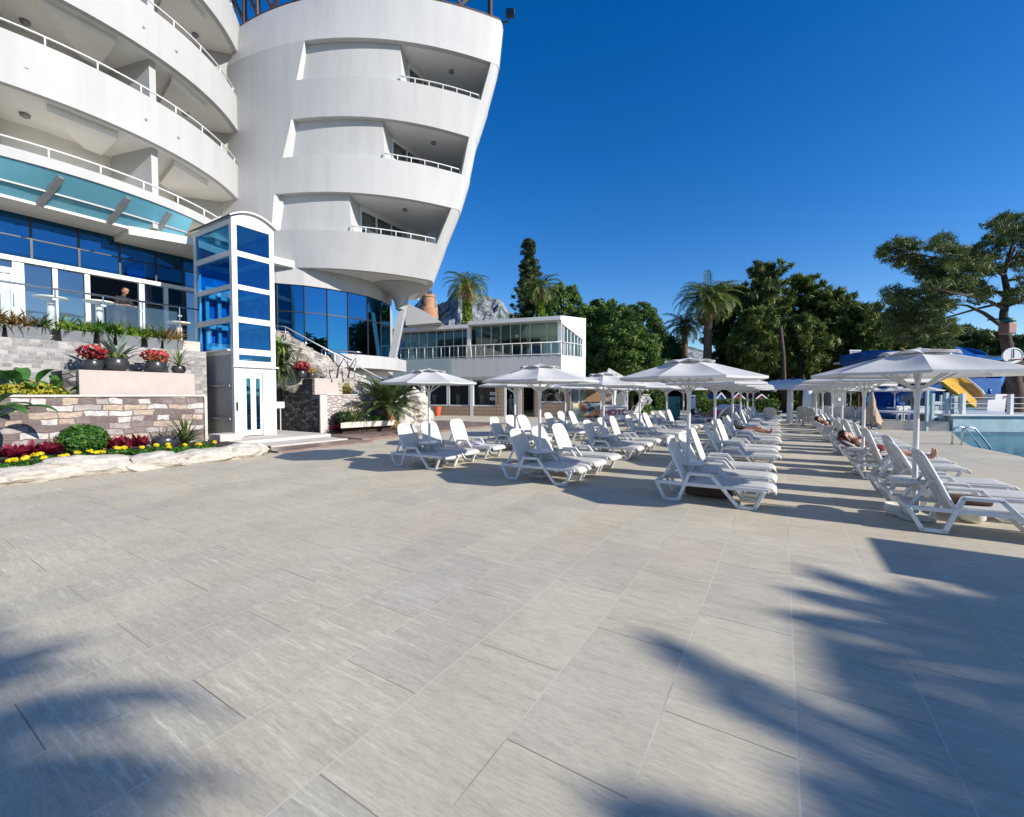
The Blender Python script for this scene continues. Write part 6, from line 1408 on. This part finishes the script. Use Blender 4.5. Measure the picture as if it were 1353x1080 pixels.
# the big pine at the right
D = 22.0
def bp_(px, py, dd=D): return pd(px, py, dd)
t = thing('umbrella_pine', 'big spreading pine with bare lower branches at the right edge', 'tree', (bp_(1336, 530)[0], bp_(1336, 530)[1], 0))
b0 = bp_(1340, 530); mb = MB()
mb.tube([(b0[0], b0[1], 0), bp_(1343, 520), bp_(1336, 480), bp_(1327, 440), bp_(1326, 415), bp_(1331, 385), bp_(1326, 362), bp_(1333, 338), bp_(1342, 312)], [.36, .32, .26, .21, .16, .14, .11, .08, .04], 14)
for br in (([(1326, 432), (1300, 414), (1278, 404), (1254, 402)], .15, 0), ([(1327, 408), (1306, 398), (1285, 392), (1262, 388), (1232, 380)], .12, -.5), ([(1330, 388), (1300, 384), (1272, 384), (1240, 372), (1205, 352)], .13, .6), ([(1328, 366), (1300, 345), (1262, 346), (1222, 338), (1180, 326)], .11, -.3), ([(1326, 364), (1312, 350), (1296, 340)], .09, 0), ([(1330, 350), (1345, 335), (1360, 325), (1385, 318)], .11, .4), ([(1328, 358), (1340, 330), (1338, 312), (1335, 295)], .09, .2), ([(1328, 405), (1350, 398), (1380, 385), (1420, 372)], .13, -.3), ([(1326, 400), (1292, 408), (1250, 420), (1215, 430), (1190, 436)], .10, 1.2), ([(1328, 372), (1355, 366), (1390, 350)], .1, 1.0)):
    pts, r_, dz = br; P = [bp_(px, py, D + dz * 1.6 * i) for i, (px, py) in enumerate(pts)]; mb.tube(P, [r_ * .75 * (1 - .8 * i / (len(P) - 1)) for i in range(len(P))], 8)
big_trunk = mb; puffs = []; twigs = MB()
def cl(px, py, w_, h_, n_, dz=0, r0=.34):
    n_ = int(n_ * 2.2)
    for i in range(n_):
        a, q = rnd.uniform(0, 6.283), math.sqrt(rnd.random()); c = bp_(px + 1.2 * w_ * q * math.cos(a), py + 1.3 * h_ * q * math.sin(a), D + dz + rnd.uniform(-1.3, 1.3)); puffs.append((c, r0 * rnd.uniform(.5, 1.1)))
        if i % 3 == 0: 
            e = bp_(px + (1326 - px) * .12, py + 8, D + dz); twigs.tube([e, (e + c) / 2 - np.array([0, 0, .05]), c], [.03, .022, .01], 5)
for a in ((1188, 334, 22, 14, 26), (1215, 350, 26, 14, 24), (1200, 322, 16, 5, 8), (1240, 326, 14, 6, 9), (1244, 316, 10, 4, 5), (1238, 362, 26, 10, 20), (1222, 398, 34, 16, 40), (1252, 376, 30, 12, 24), (1272, 344, 26, 12, 22), (1285, 362, 24, 10, 16), (1264, 330, 14, 6, 8), (1185, 410, 22, 16, 26), (1210, 424, 32, 14, 34), (1240, 436, 22, 16, 24), (1300, 334, 20, 9, 14), (1276, 378, 22, 8, 14), (1326, 300, 18, 9, 16), (1345, 292, 22, 9, 18), (1318, 318, 16, 6, 9), (1355, 312, 18, 10, 12), (1310, 352, 12, 6, 8), (1360, 345, 22, 12, 16), (1390, 330, 40, 30, 40), (1385, 378, 40, 16, 26), (1345, 392, 18, 6, 8), (1305, 386, 14, 5, 7), (1180, 390, 14, 10, 10), (1235, 452, 26, 10, 16), (1190, 440, 20, 10, 14), (1290, 395, 10, 6, 5)):
    cl(*a, dz=rnd.uniform(-1.5, 1.5))
big_trunk.add(twigs.v, twigs.f); big_trunk.build('trunk', M['bark_pine'], t, True)
V, F = canopy(puffs, 330, .34, .10, .6, .8, .8, .2, .3); npmesh('crown', V, F, M['leaf_pine_blue'], t)
rnd.seed(11); rng = np.random.default_rng(11)
# palms and a towel hut standing to the right, out of frame: their shadows lie on the paving
for (x, y, h), L, n, lb in (((17.6, 5.2, 6.6), 2.4, 62, 'palm beyond the right edge casting feathery shadows on the paving'), ((17.8, 3.1, 6.9), 2.5, 62, 'second palm beyond the right edge casting feathery shadows'), ((13.6, .66, 8.4), 1.6, 190, 'tall palm beyond the right edge shading the lower left paving')):
    palm_tree(0, 0, 0, 0, lb, L, n, .2, 'leaf_palm', False, base=(x, y, 0), top=(x, y, h), skirt=False, fat=2.2, dr=(.7, 1.4), emax=1.9)
palm_tree(0, 0, 0, 0, 'palm behind the viewer mirrored in the blue lobby glass', 2.6, 50, .28, 'leaf_palm', False, base=(9.6, -2.6, 0), top=(9.4, -2.6, 9.3))
palm_tree(0, 0, 0, 0, 'second palm behind the viewer mirrored in the lobby glass', 2.4, 40, .28, 'leaf_palm_dark', False, base=(11.5, -5.5, 0), top=(11.3, -5.6, 6.0))
for c, r0, n_, lb in (((17.2, 4.9, 6.2), 2.1, 44, 'dense round tree beyond the right edge shading the paving by the loungers'), ((18.0, 2.7, 6.6), 2.0, 40, 'second dense round tree beyond the right edge shading the near right paving')):
    t = thing('shade_tree', lb, 'tree', (c[0], c[1], 0)); mb = MB(); mb.tube([(c[0], c[1], 0), (c[0] + .1, c[1], 3), c], [.2, .16, .08], 8); mb.build('trunk', M['bark_pine'], t, True)
    pf = [(np.array(c) + np.array([rnd.uniform(-1, 1) * r0, rnd.uniform(-1, 1) * r0, rnd.uniform(-.5, .5) * r0]), rnd.uniform(.3, .7)) for _ in range(n_)]; V, F = canopy(pf, 260, .3, .4); npmesh('crown', V, F, M['leaf_broad'], t)
th = thing('towel_hut', 'small flat roofed towel hut beyond the right edge of the view', 'hut', (7.2, 6.4, 0))
mb = MB(); mb.box((6.2, 5.75, 0), (8.4, 6.75, 2.5)); mb.build('wall', M['white'], th); mb = MB(); mb.box((6.0, 5.65, 2.51), (8.6, 6.85, 2.62)); mb.build('roof', M['white'], th); mb = MB(); mb.box((6.19, 5.9, 1.0), (6.199, 6.6, 2.0)); mb.build('hatch', M['dark'], th)
# ------------------------------------------------------------------ pool terrace, slides and huts at the right
wa3, wd3 = np.array([*WALL_A, 0]), np.array([*wdir, 0]); wn = np.array([-wdir[1], wdir[0], 0]); wn = wn if wn @ np.array([*AD, 0]) > 0 else -wn
ZW = float(pd(1300, 547.5, (WALL_A @ AD))[2])
pt = thing('pool_terrace', 'raised white terrace wall along the far edge of the pool', 'wall', tuple(wa3))
mb = MB(); q = [wa3, wa3 + wd3 * 16, wa3 + wd3 * 16 + wn * .3, wa3 + wn * .3]; mb.prism([(p[0], p[1]) for p in q], -1.6, ZW - .08); mb.build('pool_wall', M['pool_wall'], pt, fix=True)
mb = MB(); q = [wa3 - wn * .12 - wd3 * .2, wa3 + wd3 * 16 - wn * .12, wa3 + wd3 * 16 + wn * 5, wa3 - wd3 * .2 + wn * 5]; mb.prism([(p[0], p[1]) for p in q], ZW - .079, ZW); mb.build('deck', M['white'], pt, fix=True)
mb = MB(); q = [wa3 - wd3 * .1 + wn * .05, wa3 - wd3 * 2.4 + wn * .9, wa3 - wd3 * 2.4 + wn * 1.2, wa3 - wd3 * .1 + wn * .35]; mb.prism([(p[0], p[1]) for p in q], 0, ZW - .35); mb.build('side_wall', M['concrete'], pt, fix=True)
mb = MB(); q = [wa3 + wd3 * 2 + wn * 2, wa3 + wd3 * 16 + wn * 2, wa3 + wd3 * 16 + wn * 4, wa3 + wd3 * 2 + wn * 4]; mb.prism([(p[0], p[1]) for p in q], 0, ZW - .08); mb.build('deck_support', M['pool_wall'], pt, fix=True)
dw = float(WALL_A @ AD) + .1
fr = thing('wire_railing', 'white posts with thin wires along the raised pool terrace', 'railing', tuple(wa3 + wd3 * .5))
def zpx(py): return float(pd(1300, py, dw)[2])
for px in (1272, 1335, 1400):
    x = (px - CX) / FPX * dw; mb = MB(); c = W(x, dw, 0); mb.box((c[0] - .075, c[1] - .075, ZW + .001), (c[0] + .075, c[1] + .075, zpx(521 if px > 1300 else 520)), YAW); mb.build('post', M['white_metal'], fr)
for py in (525.5, 533.6, 539.5): mb = MB(); mb.tube([W((1256 - CX) / FPX * dw, dw, zpx(py)), W((1420 - CX) / FPX * dw, dw, zpx(py))], .012, 5); mb.build('wire', M['white_metal'], fr)
gt = thing('terrace_gate', 'group of white gate posts and panels at the corner of the pool terrace', 'gate', tuple(wa3 - wd3 * .8))
for px, y0, y1, w_ in ((1232, 552, 520, .06), (1250, 552, 519, .07), (1261, 552, 523, .09), (1225, 560, 516, .05), (1243, 560, 522, .035)):
    x = (px - CX) / FPX * (dw + .3); c = W(x, dw + .3, 0); mb = MB(); mb.box((c[0] - w_, c[1] - w_, 0.0), (c[0] + w_, c[1] + w_, zpx(y1)), YAW); mb.build('post', M['pool_wall'], gt)  # shade on the white posts is put into their grey tone
for a, b, y0, y1 in ((1233, 1249, 535, 531), (1233, 1249, 548, 543), (1251, 1260, 542, 526), (1234, 1248, 553, 550)):
    m_ = cbox(a, b, dw + .25, dw + .33, zpx(y0), zpx(y1)); m_.build('panel', M['white_metal'] if y0 != 542 else M['grey_panel'], gt)
pf = thing('picket_fence', 'low white picket fence in front of the blue slides', 'fence', W((1240 - CX) / FPX * 26, 26, 0))
dpf = 26.5; z0, z1 = zd(548, dpf), zd(537, dpf)
mb = cbox(1208, 1262, dpf, dpf + .05, z1 - .08, z1); mb2 = cbox(1208, 1262, dpf, dpf + .05, z0, z0 + .08); mb.add(mb2.v, mb2.f); mb.build('rail', M['white'], pf)
for px in np.arange(1208, 1262, 2.4): cbox(px, px + 1.1, dpf - .04, dpf - .001, z0 - .1, z1 + .02).build('picket', M['white'], pf)
gf = thing('white_gate', 'small white slatted gate standing on the deck left of the pool terrace', 'gate', W((1213 - CX) / FPX * 22.5, 22.5, 0))
for px in np.arange(1209.5, 1221, 2.2): cbox(px, px + 1.0, 22.5, 22.55, .06, zd(540, 22.5)).build('slat', M['white'], gf)
for z in (.25, zd(543, 22.5)): cbox(1209, 1221.5, 22.56, 22.6, z, z + .08).build('rail', M['white'], gf)
# run-out wall of the slide
sw = thing('slide_wall', 'white sloping wall beside the foot of the yellow slide', 'wall', W((1328 - CX) / FPX * 25, 25, 0))
pl = [(1303, 556), (1305.5, 529), (1315, 528), (1315.5, 521), (1341, 521), (1345, 532), (1357, 556)]; d_ = 25
P0 = [pd(px, py, d_) for px, py in pl]; n = len(P0); mb = MB(); bk = [p + np.array([*(AD * .6), 0]) for p in P0]
mb.add(P0 + bk, [tuple(range(n)), tuple(reversed(range(n, 2 * n)))] + [(i, i + n, (i + 1) % n + n, (i + 1) % n) for i in range(n)]); mb.build('body', M['white'], sw, fix=True)
c = pd(1327, 525, d_ - .02); mb = MB(); mb.ico(c, (.13, .03, .07), 2); mb.build('emblem', M['pinkred'], sw)
# yellow slide
ys = thing('yellow_slide', 'wide yellow water slide coming down beside the white wall', 'water slide', W((1270 - CX) / FPX * 31, 31, 0))
Lr = [pd(*a) for a in ((1190, 461, 37), (1205, 470, 35), (1238, 500, 32), (1252, 512, 30.8), (1268, 524, 29.5), (1284, 537, 28.2), (1296, 545, 27))]
Rr = [pd(*a) for a in ((1222, 458, 38.5), (1243, 470, 36), (1277, 501, 33), (1287, 508, 32), (1297, 517, 31), (1308, 536, 29.5), (1316, 546, 28))]
rows = [[tuple(l * (1 - k) + r_ * k - np.array([0, 0, .55 * (1 - (2 * k - 1) ** 4)])) for k in np.linspace(0, 1, 11)] for l, r_ in zip(Lr, Rr)]
mb = MB(); mb.grid(rows); o = mb.build('chute', M['yellow'], ys, True); m = o.modifiers.new('s', 'SOLIDIFY'); m.thickness = .06
mb = MB(); mb.tube([tuple(p) for p in Lr], .12, 8); mb.build('edge', M['yellow'], ys, True); mb = MB(); mb.tube([tuple(p) for p in Rr], .09, 8); mb.build('edge', M['white'], ys, True)
for k in (1, 2, 4): mb = MB(); p = (Lr[k] + Rr[k]) / 2; mb.tube([(p[0], p[1], 0), (p[0], p[1], p[2] - .5)], .12, 8); mb.build('support', M['grey_metal'], ys)
# blue slides and shelter
bs = thing('blue_slide', 'big blue water slide tubes winding behind the parasols', 'water slide', W((1190 - CX) / FPX * 34, 34, 0))
def half_tube(pts, r_, nm, mat, par, a0=-.3, a1=3.44):
    P = [np.array(p, float) for p in pts]; 
    fine = []
    for i in range(len(P) - 1):
        p0, p1, p2, p3 = P[max(i - 1, 0)], P[i], P[i + 1], P[min(i + 2, len(P) - 1)]
        for k in range(6): u = k / 6; fine.append(.5 * ((2 * p1) + (p2 - p0) * u + (2 * p0 - 5 * p1 + 4 * p2 - p3) * u * u + (3 * p1 - p0 - 3 * p2 + p3) * u ** 3))
    fine.append(P[-1]); rows = []
    for i, p in enumerate(fine):
        t_ = fine[min(i + 1, len(fine) - 1)] - fine[max(i - 1, 0)]; s = np.array([t_[1], -t_[0], 0]); s /= np.linalg.norm(s) + 1e-9
        rows.append([tuple(p + s * r_ * math.cos(a) - np.array([0, 0, r_ * math.sin(a)])) for a in np.linspace(a0, a1, 15)])
    mb = MB(); mb.grid(rows); o = mb.build(nm, M[mat], par, True); m = o.modifiers.new('s', 'SOLIDIFY'); m.thickness = .08
half_tube([pd(*a) for a in ((1122, 475, 41), (1146, 470, 39), (1176, 468, 37), (1206, 477, 36), (1216, 496, 35), (1200, 512, 34), (1172, 522, 34), (1165, 536, 32), (1190, 545, 30), (1225, 547, 29.5))], .95, 'chute', 'blue', bs)
half_tube([pd(*a) for a in ((1240, 464, 42), (1262, 466, 40), (1285, 474, 38), (1300, 488, 37), (1296, 505, 35), (1280, 520, 34))], 1.2, 'chute', 'blue', bs)
for px, py, d in ((1150, 474, 39), (1204, 480, 36), (1262, 468, 40), (1296, 490, 37), (1176, 524, 34)):
    p = pd(px, py + 8, d); mb = MB(); mb.tube([(p[0], p[1], 0), p], .14, 8); mb.build('support', M['grey_metal'], bs)
cbox(1278, 1322, 33, 33.2, zd(527, 33), zd(500, 33)).build('panel', M['blue'], bs); cbox(1160, 1245, 36, 36.3, 0, zd(506, 36)).build('back_panel', M['blue'], bs)
cbox(1272, 1304, 27.3, 28.6, 0.05, zd(541, 27.3)).build('splash_basin', M['lightblue'], bs)
sh = thing('blue_shelter', 'blue pitched shade roof above the slides left of the big pine', 'shade roof', W((1285 - CX) / FPX * 36, 36, 0))
d_ = 36; A_ = [pd(1252, 478, d_), pd(1264, 459, d_ + 1.5), pd(1288, 470, d_), pd(1332, 474, d_ - 1), pd(1300, 481, d_ - 2.5)]
mb = MB(); mb.add(A_, [(0, 1, 2), (0, 2, 4), (2, 3, 4)]); o = mb.build('roof', M['blue'], sh); m = o.modifiers.new('s', 'SOLIDIFY'); m.thickness = .1
for px in (1256, 1300): p = pd(px, 480, d_ - 1); mb = MB(); mb.tube([(p[0], p[1], 0), p], .1, 8); mb.build('post', M['grey_metal'], sh)
stw = thing('slide_tower', 'white railed slide platform on posts beside the pines', 'slide tower', W((1129 - CX) / FPX * 40, 40, 0))
d_ = 40; cbox(1121, 1136, d_, d_ + 2, zd(480, d_), zd(477.5, d_)).build('platform', M['white_metal'], stw)
for px in np.arange(1121.5, 1136, 1.7): cbox(px, px + .7, d_ - .02, d_ + .02, zd(477.4, d_), zd(464, d_)).build('baluster', M['white'], stw)
cbox(1121, 1136, d_ - .04, d_ + .03, zd(464, d_), zd(462.6, d_)).build('rail', M['white'], stw)
for px in (1122, 1134): cbox(px, px + 1.6, d_ + .1, d_ + .3, 0, zd(480.2, d_)).build('post', M['bark_pine'], stw)
gh = thing('grey_hut', 'small dark grey hut with a white notice between the parasol poles', 'hut', W((1108 - CX) / FPX * 29, 29, 0)); d_ = 29
cbox(1101, 1118, d_, d_ + 2, 0, zd(513, d_)).build('wall', M['trough'], gh); cbox(1107, 1111, d_ - .03, d_ - .005, zd(530, d_), zd(526, d_)).build('notice', M['white'], gh); cbox(1100, 1119, d_ - .3, d_ + 2.2, zd(513, d_) + .002, zd(511.5, d_)).build('roof', M['grey_metal'], gh)
ic = thing('inflatable_column', 'pale yellow and white inflatable columns behind the far loungers', 'inflatable', W((1073 - CX) / FPX * 30, 30, 0))
for px, mt_ in ((1067, 'white_metal'), (1076.5, 'pale_yellow')):
    c = W((px - CX) / FPX * 30, 30, 0); mb = MB(); mb.lathe([(.30, 0), (.34, .2), (.30, 1.2), (.26, 2.0), (.1, 2.2)], c, 16); mb.build('column', M[mt_], ic, True)
tb = thing('white_table', 'white table with chairs in the shade under the blue slide', 'table', W((1195 - CX) / FPX * 27, 27, 0)); d_ = 27
cbox(1186, 1204, d_, d_ + .8, zd(540, d_), zd(538.8, d_)).build('table_top', M['white'], tb)
for px in (1187, 1202): cbox(px, px + 1, d_ + .1, d_ + .2, 0, zd(540, d_)).build('leg', M['white'], tb)
for px, lb in ((1189, 'left white chair at the table under the blue slide'), (1199, 'right white chair at the table under the blue slide')):
    t = thing('white_chair', lb, 'chair', W((px - CX) / FPX * 28.2, 28.2, 0)); cbox(px - 4, px + 4, 28, 28.4, .42, .46).build('seat', M['white'], t); cbox(px - 4, px + 4, 28.4, 28.44, .46, .95).build('backrest', M['white'], t)
    for a in (-3.8, 3.2): 
        for dd in (28.02, 28.36): cbox(px + a, px + a + .7, dd, dd + .04, 0, .42).build('leg', M['white'], t)
hu = thing('thatched_hut', 'brown thatched hut roof behind the big pine', 'hut', W((1372 - CX) / FPX * 39, 39, 0))
d_ = 37; c = W((1372 - CX) / FPX * d_, d_ + 2, 0); mb = MB(); mb.lathe([(4.0, zd(502, d_)), (4.05, zd(500, d_)), (2.2, zd(486, d_)), (.5, zd(474, d_)), (.1, zd(472, d_))], c, 26); mb.build('roof', M['thatch'], hu, True, angle=50)
mb = MB(); mb.lathe([(2.9, 0), (2.9, zd(502, d_))], c, 20); mb.build('wall', M['dark'], hu, True, angle=40)
# oval board and lantern in the big pine
ob = thing('oval_board', 'white oval board with a small hoop on the big pine trunk', 'basketball board', tuple(pd(1338, 470, 20.6))); c = pd(1338, 470, 20.6)
ex, ey, ez_ = np.array([*AX, 0]), np.array([*AD, 0]), np.array([0, 0, 1])
n = 28; ring = [c + ex * .48 * math.cos(2 * math.pi * k / n) + ez_ * .34 * math.sin(2 * math.pi * k / n) for k in range(n)]
mb = MB(); mb.add(ring + [p + ey * .06 for p in ring], [tuple(range(n)), tuple(reversed(range(n, 2 * n)))] + [(i, i + n, (i + 1) % n + n, (i + 1) % n) for i in range(n)]); mb.build('board', M['white_metal'], ob, fix=True)
mb = MB(); mb.tube(ring + ring[:1], .03, 6); mb.build('rim', M['white'], ob, True); mb = MB(); mb.bar(c - ey * .03 - ez_ * .12, c - ey * .03 + ez_ * .29, .05, .02, (0, 1, 0)); mb.bar(c - ey * .03 - ez_ * .2 - ex * .14, c - ey * .03 - ez_ * .2 + ex * .14, .03, .06); mb.build('marking', M['grey_metal'], ob)
mb = MB(); hc = c - ey * .2 - ez_ * .2; mb.tube([hc + ex * .14 * math.cos(a) + ey * .14 * math.sin(a) for a in np.linspace(0, 6.283, 16)], .02, 6); mb.build('hoop', M['sign_red'], ob, True)
mb = MB(); mb.bar(c + ey * .07, c + ey * 1.3, .08, .08); mb.build('bracket', M['grey_metal'], ob)
ln = thing('pink_lantern', 'faded pink box lantern hanging on the big pine trunk', 'lantern', tuple(pd(1331, 434, 21))); c = pd(1331, 434, 21.2)
mb = MB(); mb.box(c - np.array([.24, .22, .28]), c + np.array([.24, .22, .26]), .7); mb.build('box', M['lantern'], ln, bevel=.05); mb = MB(); mb.lathe([(.30, .30), (.25, .42), (.05, .52)], c, 14); mb.build('cap', M['teal'], ln, True); mb = MB(); mb.bar(c + np.array([0, 0, .5]), c + np.array([*(AD * .9), .55]), .06, .06); mb.build('bracket', M['black'], ln)
# ------------------------------------------------------------------ people
def flesh(name, chains, mat, parent, vox=.011, smooth=6):
    mb = MB()
    for pts, rs in chains:
        mb.tube(pts, rs, 12)
        for p, r_ in zip(pts, rs): mb.ico(p, r_, 2)
    o = mb.build(name, mat, parent, True)
    m = o.modifiers.new('r', 'REMESH'); m.mode = 'VOXEL'; m.voxel_size = vox; m.use_smooth_shade = True
    m = o.modifiers.new('s', 'SMOOTH'); m.iterations = smooth; m.factor = .5
    return o
def hand(wrist, fwd, palm, side, k=1.0):
    f, p, s = (np.array(v, float) / np.linalg.norm(v) for v in (fwd, palm, side)); w_ = np.array(wrist, float); out = []
    out.append(([w_, w_ + f * .04 * k, w_ + f * .085 * k], [.026, .033, .034]))
    for i, (o, L) in enumerate(((-.030, .066), (-.010, .076), (.010, .070), (.029, .056))):
        b = w_ + f * .088 * k + s * o; out.append(([b - f * .02, b + f * L * .45 + p * .008, b + f * L * .8 + p * .025, b + f * L * .95 + p * .042], [.011, .010, .0095, .008]))
    b = w_ + f * .03 - s * .03; out.append(([b, b - s * .03 + f * .03 + p * .01, b - s * .038 + f * .06 + p * .018], [.014, .012, .009]))
    return out
def head(c, fwd, up, k=1.0):
    f = np.array(fwd, float); f /= np.linalg.norm(f); u = np.array(up, float); u -= f * (u @ f); u /= np.linalg.norm(u); s = np.cross(f, u); c = np.array(c, float); P = lambda a, b, h: c + (f * a + s * b + u * h) * k
    ch = [([P(-.015, 0, .03), P(.0, 0, .05)], [.098 * k, .092 * k]), ([P(.03, 0, -.02), P(.045, 0, -.075)], [.072 * k, .048 * k]), ([P(.085, 0, .015), P(.112, 0, -.022)], [.012 * k, .017 * k]), ([P(.078, -.02, -.058), P(.082, 0, -.06), P(.078, .02, -.058)], [.012 * k, .014 * k, .012 * k])]
    for sg in (-1, 1): ch.append(([P(.0, sg * .092, .015), P(-.005, sg * .1, -.02)], [.02 * k, .016 * k])); ch.append(([P(.07, sg * .045, .035), P(.074, sg * .03, .036)], [.02 * k, .02 * k]))
    eyes = [P(.086, sg * .034, .012) for sg in (-1, 1)]
    return ch, eyes, P
def make_person(label, J, skin, cloth, hairlen=.1, shirt=None, loc=(0, 0, 0), fit=1.0, trousers=None):
    """J: dict of joints in world space"""
    t = thing('person', label, 'person', loc)
    g = lambda *k: [np.array(J[a], float) for a in k]; ch = []
    up = np.array(J['neck']) - np.array(J['pelvis']); up /= np.linalg.norm(up)
    ch.append((g('pelvis', 'waist', 'chest', 'neckbase'), [.135, .115, .135, .075])); ch.append((g('neckbase', 'neck', 'headc'), [.062, .052, .055]))
    ch.append((g('shl', 'chest', 'shr'), [.058, .12, .058])); ch.append((g('hipl', 'pelvis', 'hipr'), [.09, .12, .09]))
    for sd_ in 'lr':
        ch.append((g('sh' + sd_, 'el' + sd_, 'wr' + sd_), [.052, .041, .027])); ch.append((g('hip' + sd_, 'kn' + sd_), [.085, .056])); k, a = g('kn' + sd_, 'an' + sd_)
        ch.append(([k, k * .7 + a * .3, a], [.054, .056, .036])); ch.append((g('an' + sd_, 'ball' + sd_, 'toe' + sd_), [.036, .034, .022]))
        w_ = np.array(J['wr' + sd_]); e = np.array(J['el' + sd_]); f = w_ - e; sdv = np.array(J['shr']) - np.array(J['shl']); sdv /= np.linalg.norm(sdv); pl_ = np.cross(f, sdv); ch += hand(w_, f, J.get('palm', -pl_), sdv * (1 if sd_ == 'r' else -1))
    hc, eyes, P = head(J['headc'], J['face'], J.get('crown', up)); ch += hc
    flesh('body', ch, M[skin], t)
    hr = [([P(-.035, 0, .05), P(-.0, 0, .075)], [.098, .092] if hairlen > 0 else [.085, .07]), ([P(-.05, 0, .0), P(-.06, 0, -.05 - hairlen)], [.08, .055])]
    for sg in (-1, 1): hr.append(([P(-.03, sg * .055, .04), P(-.045, sg * .06, -.03 - hairlen * .7)], [.055, .035]))
    flesh('hair', hr, M['hair'], t, .012)
    mb = MB()
    for e in eyes: mb.ico(e, .010, 1)
    mb.build('eye', M['black'], t, True)
    c = []
    if shirt == 'tee':
        c = [(g('pelvis', 'waist', 'chest', 'neckbase'), [.16, .145, .158, .085]), (g('shl', 'chest', 'shr'), [.075, .14, .075])]
        for sd_ in 'lr': a, b = g('sh' + sd_, 'el' + sd_); c.append(([a, a * .3 + b * .7], [.073, .066]))
    elif shirt == 'suit': c = [(g('pelvis', 'waist', 'chest'), [.148, .126, .147]), (g('hipl', 'pelvis', 'hipr'), [.097, .13, .097])]
    if c: flesh('shirt' if shirt == 'tee' else 'swimsuit', c, M[cloth], t, .014, 4)
    if trousers:
        c = [(g('hipl', 'pelvis', 'hipr'), [.10, .14, .10])]
        for sd_ in 'lr': c.append((g('hip' + sd_, 'kn' + sd_, 'an' + sd_), [.10, .078, .066]))
        flesh('trousers', c, M[trousers], t, .014, 4)
    return t
# man in black leaning at the standing table
X = -19.75; y = yX(163, X); o = np.array([X, y, 3.6]); F_ = np.array([.93, .37, 0]); F_ /= np.linalg.norm(F_); Sd = np.array([F_[1], -F_[0], 0])
L = lambda f, s, u: o + F_ * f + Sd * s + np.array([0, 0, u])
J = dict(pelvis=L(-.05, 0, .96), waist=L(-.01, 0, 1.12), chest=L(.07, 0, 1.36), neckbase=L(.12, 0, 1.50), neck=L(.15, 0, 1.56), headc=L(.20, 0, 1.68), face=F_ * .8 + np.array([0, 0, -.45]), crown=(0, 0, 1))
for q, sg in (('l', -1), ('r', 1)):
    J['sh' + q] = L(.10, sg * .19, 1.43); J['el' + q] = L(.17, sg * .27, 1.17); J['wr' + q] = L(.40, sg * .16, 1.17); J['hip' + q] = L(-.05, sg * .10, .92); J['kn' + q] = L(.0, sg * .11, .50); J['an' + q] = L(-.03, sg * .11, .09); J['ball' + q] = L(.09, sg * .12, .045); J['toe' + q] = L(.18, sg * .125, .035)
J['palm'] = (0, 0, -1)
make_person('man in a black shirt standing at a white table on the hotel terrace', J, 'tan_skin', 'black_cloth', -.05, 'tee', tuple(o), trousers='black_cloth')
def lying(key, ang, label, skin, cloth, hl, legs=0.0, yo=0, sh='suit'):
    lo = LOUNGERS[key] if isinstance(key, tuple) else key; a = R(ang); rz = lo.rotation_euler.z; b = np.array(lo.location)
    def Lq(x, s, z): return b + np.array([math.cos(rz) * x - math.sin(rz) * (s + yo), math.sin(rz) * x + math.cos(rz) * (s + yo), z])
    def B(s, y_, h): return Lq(.40 - math.cos(a) * s + math.sin(a) * h, y_, .315 + math.sin(a) * s + math.cos(a) * h)
    fz = lambda v: (Lq(v[0], 0, v[1]) - Lq(0, 0, 0))
    J = dict(pelvis=Lq(.50, 0, .45), waist=B(.12, 0, .13), chest=B(.32, 0, .15), neckbase=B(.47, 0, .12), neck=B(.53, 0, .11), headc=B(.65, 0, .12), face=fz((math.sin(a) + .25, math.cos(a))), crown=fz((-math.cos(a), math.sin(a))))
    for q, sg in (('l', -1), ('r', 1)):
        J['sh' + q] = B(.42, sg * .17, .12); J['el' + q] = B(.18, sg * .27, .06); J['wr' + q] = Lq(.52, sg * .24, .42); J['hip' + q] = Lq(.52, sg * .09, .43); J['kn' + q] = Lq(.92, sg * .09, .43 + (legs if sg > 0 else legs * .3)); J['an' + q] = Lq(1.33, sg * .075, .385); J['ball' + q] = Lq(1.37, sg * .09, .47); J['toe' + q] = Lq(1.36, sg * .10, .55)
    J['palm'] = (0, 0, -1)
    return make_person(label, J, skin, cloth, hl, sh, tuple(b))
lying((0, 1, 1), 30, 'sunbather with dark hair and bare legs lying on a pool side lounger', 'skin', 'maroon', .12, .0)
lying((1, 2, 2), 30, 'sunbather in black lying on a lounger left of the striped aisle', 'tan_skin', 'black_cloth', .12, .1)
lying((0, 3, 1), 30, 'sunbather with dark hair far back in the pool side row', 'tan_skin', 'black_cloth', .1)
far = [o for o in bpy.data.objects if o.get('label', '').endswith('beside the poster stand') and o.get('category') == 'sun lounger']
lying(far[0], 62, 'person in dark clothes sitting on the lounger beside the poster stand', 'tan_skin', 'black_cloth', .05, .15, 0, 'tee')
lo = LOUNGERS[(0, 1, 1)].location; a = R(30); rows = []
for s in (.2, .35, .5, .62, .72, .735, .72, .6, .45, .3): pass
B2 = lambda s, y_, h: (lo.x + .40 - math.cos(a) * s + math.sin(a) * h, lo.y + y_, .315 + math.sin(a) * s + math.cos(a) * h)
rows = [[B2(s, y_, h + .006 * math.sin(y_ * 40)) for y_ in np.linspace(-.26, .26, 14)] for s, h in ((.45, .035), (.6, .035), (.70, .04), (.745, .012), (.73, -.04), (.62, -.06), (.5, -.065), (.36, -.08))]
mb = MB(); mb.grid(rows); o = single('maroon_towel', mb, M['maroon'], 'dark maroon towel hung over the lowered back of the sunbather\'s lounger', 'towel', smooth=True); m = o.modifiers.new('s', 'SOLIDIFY'); m.thickness = .012
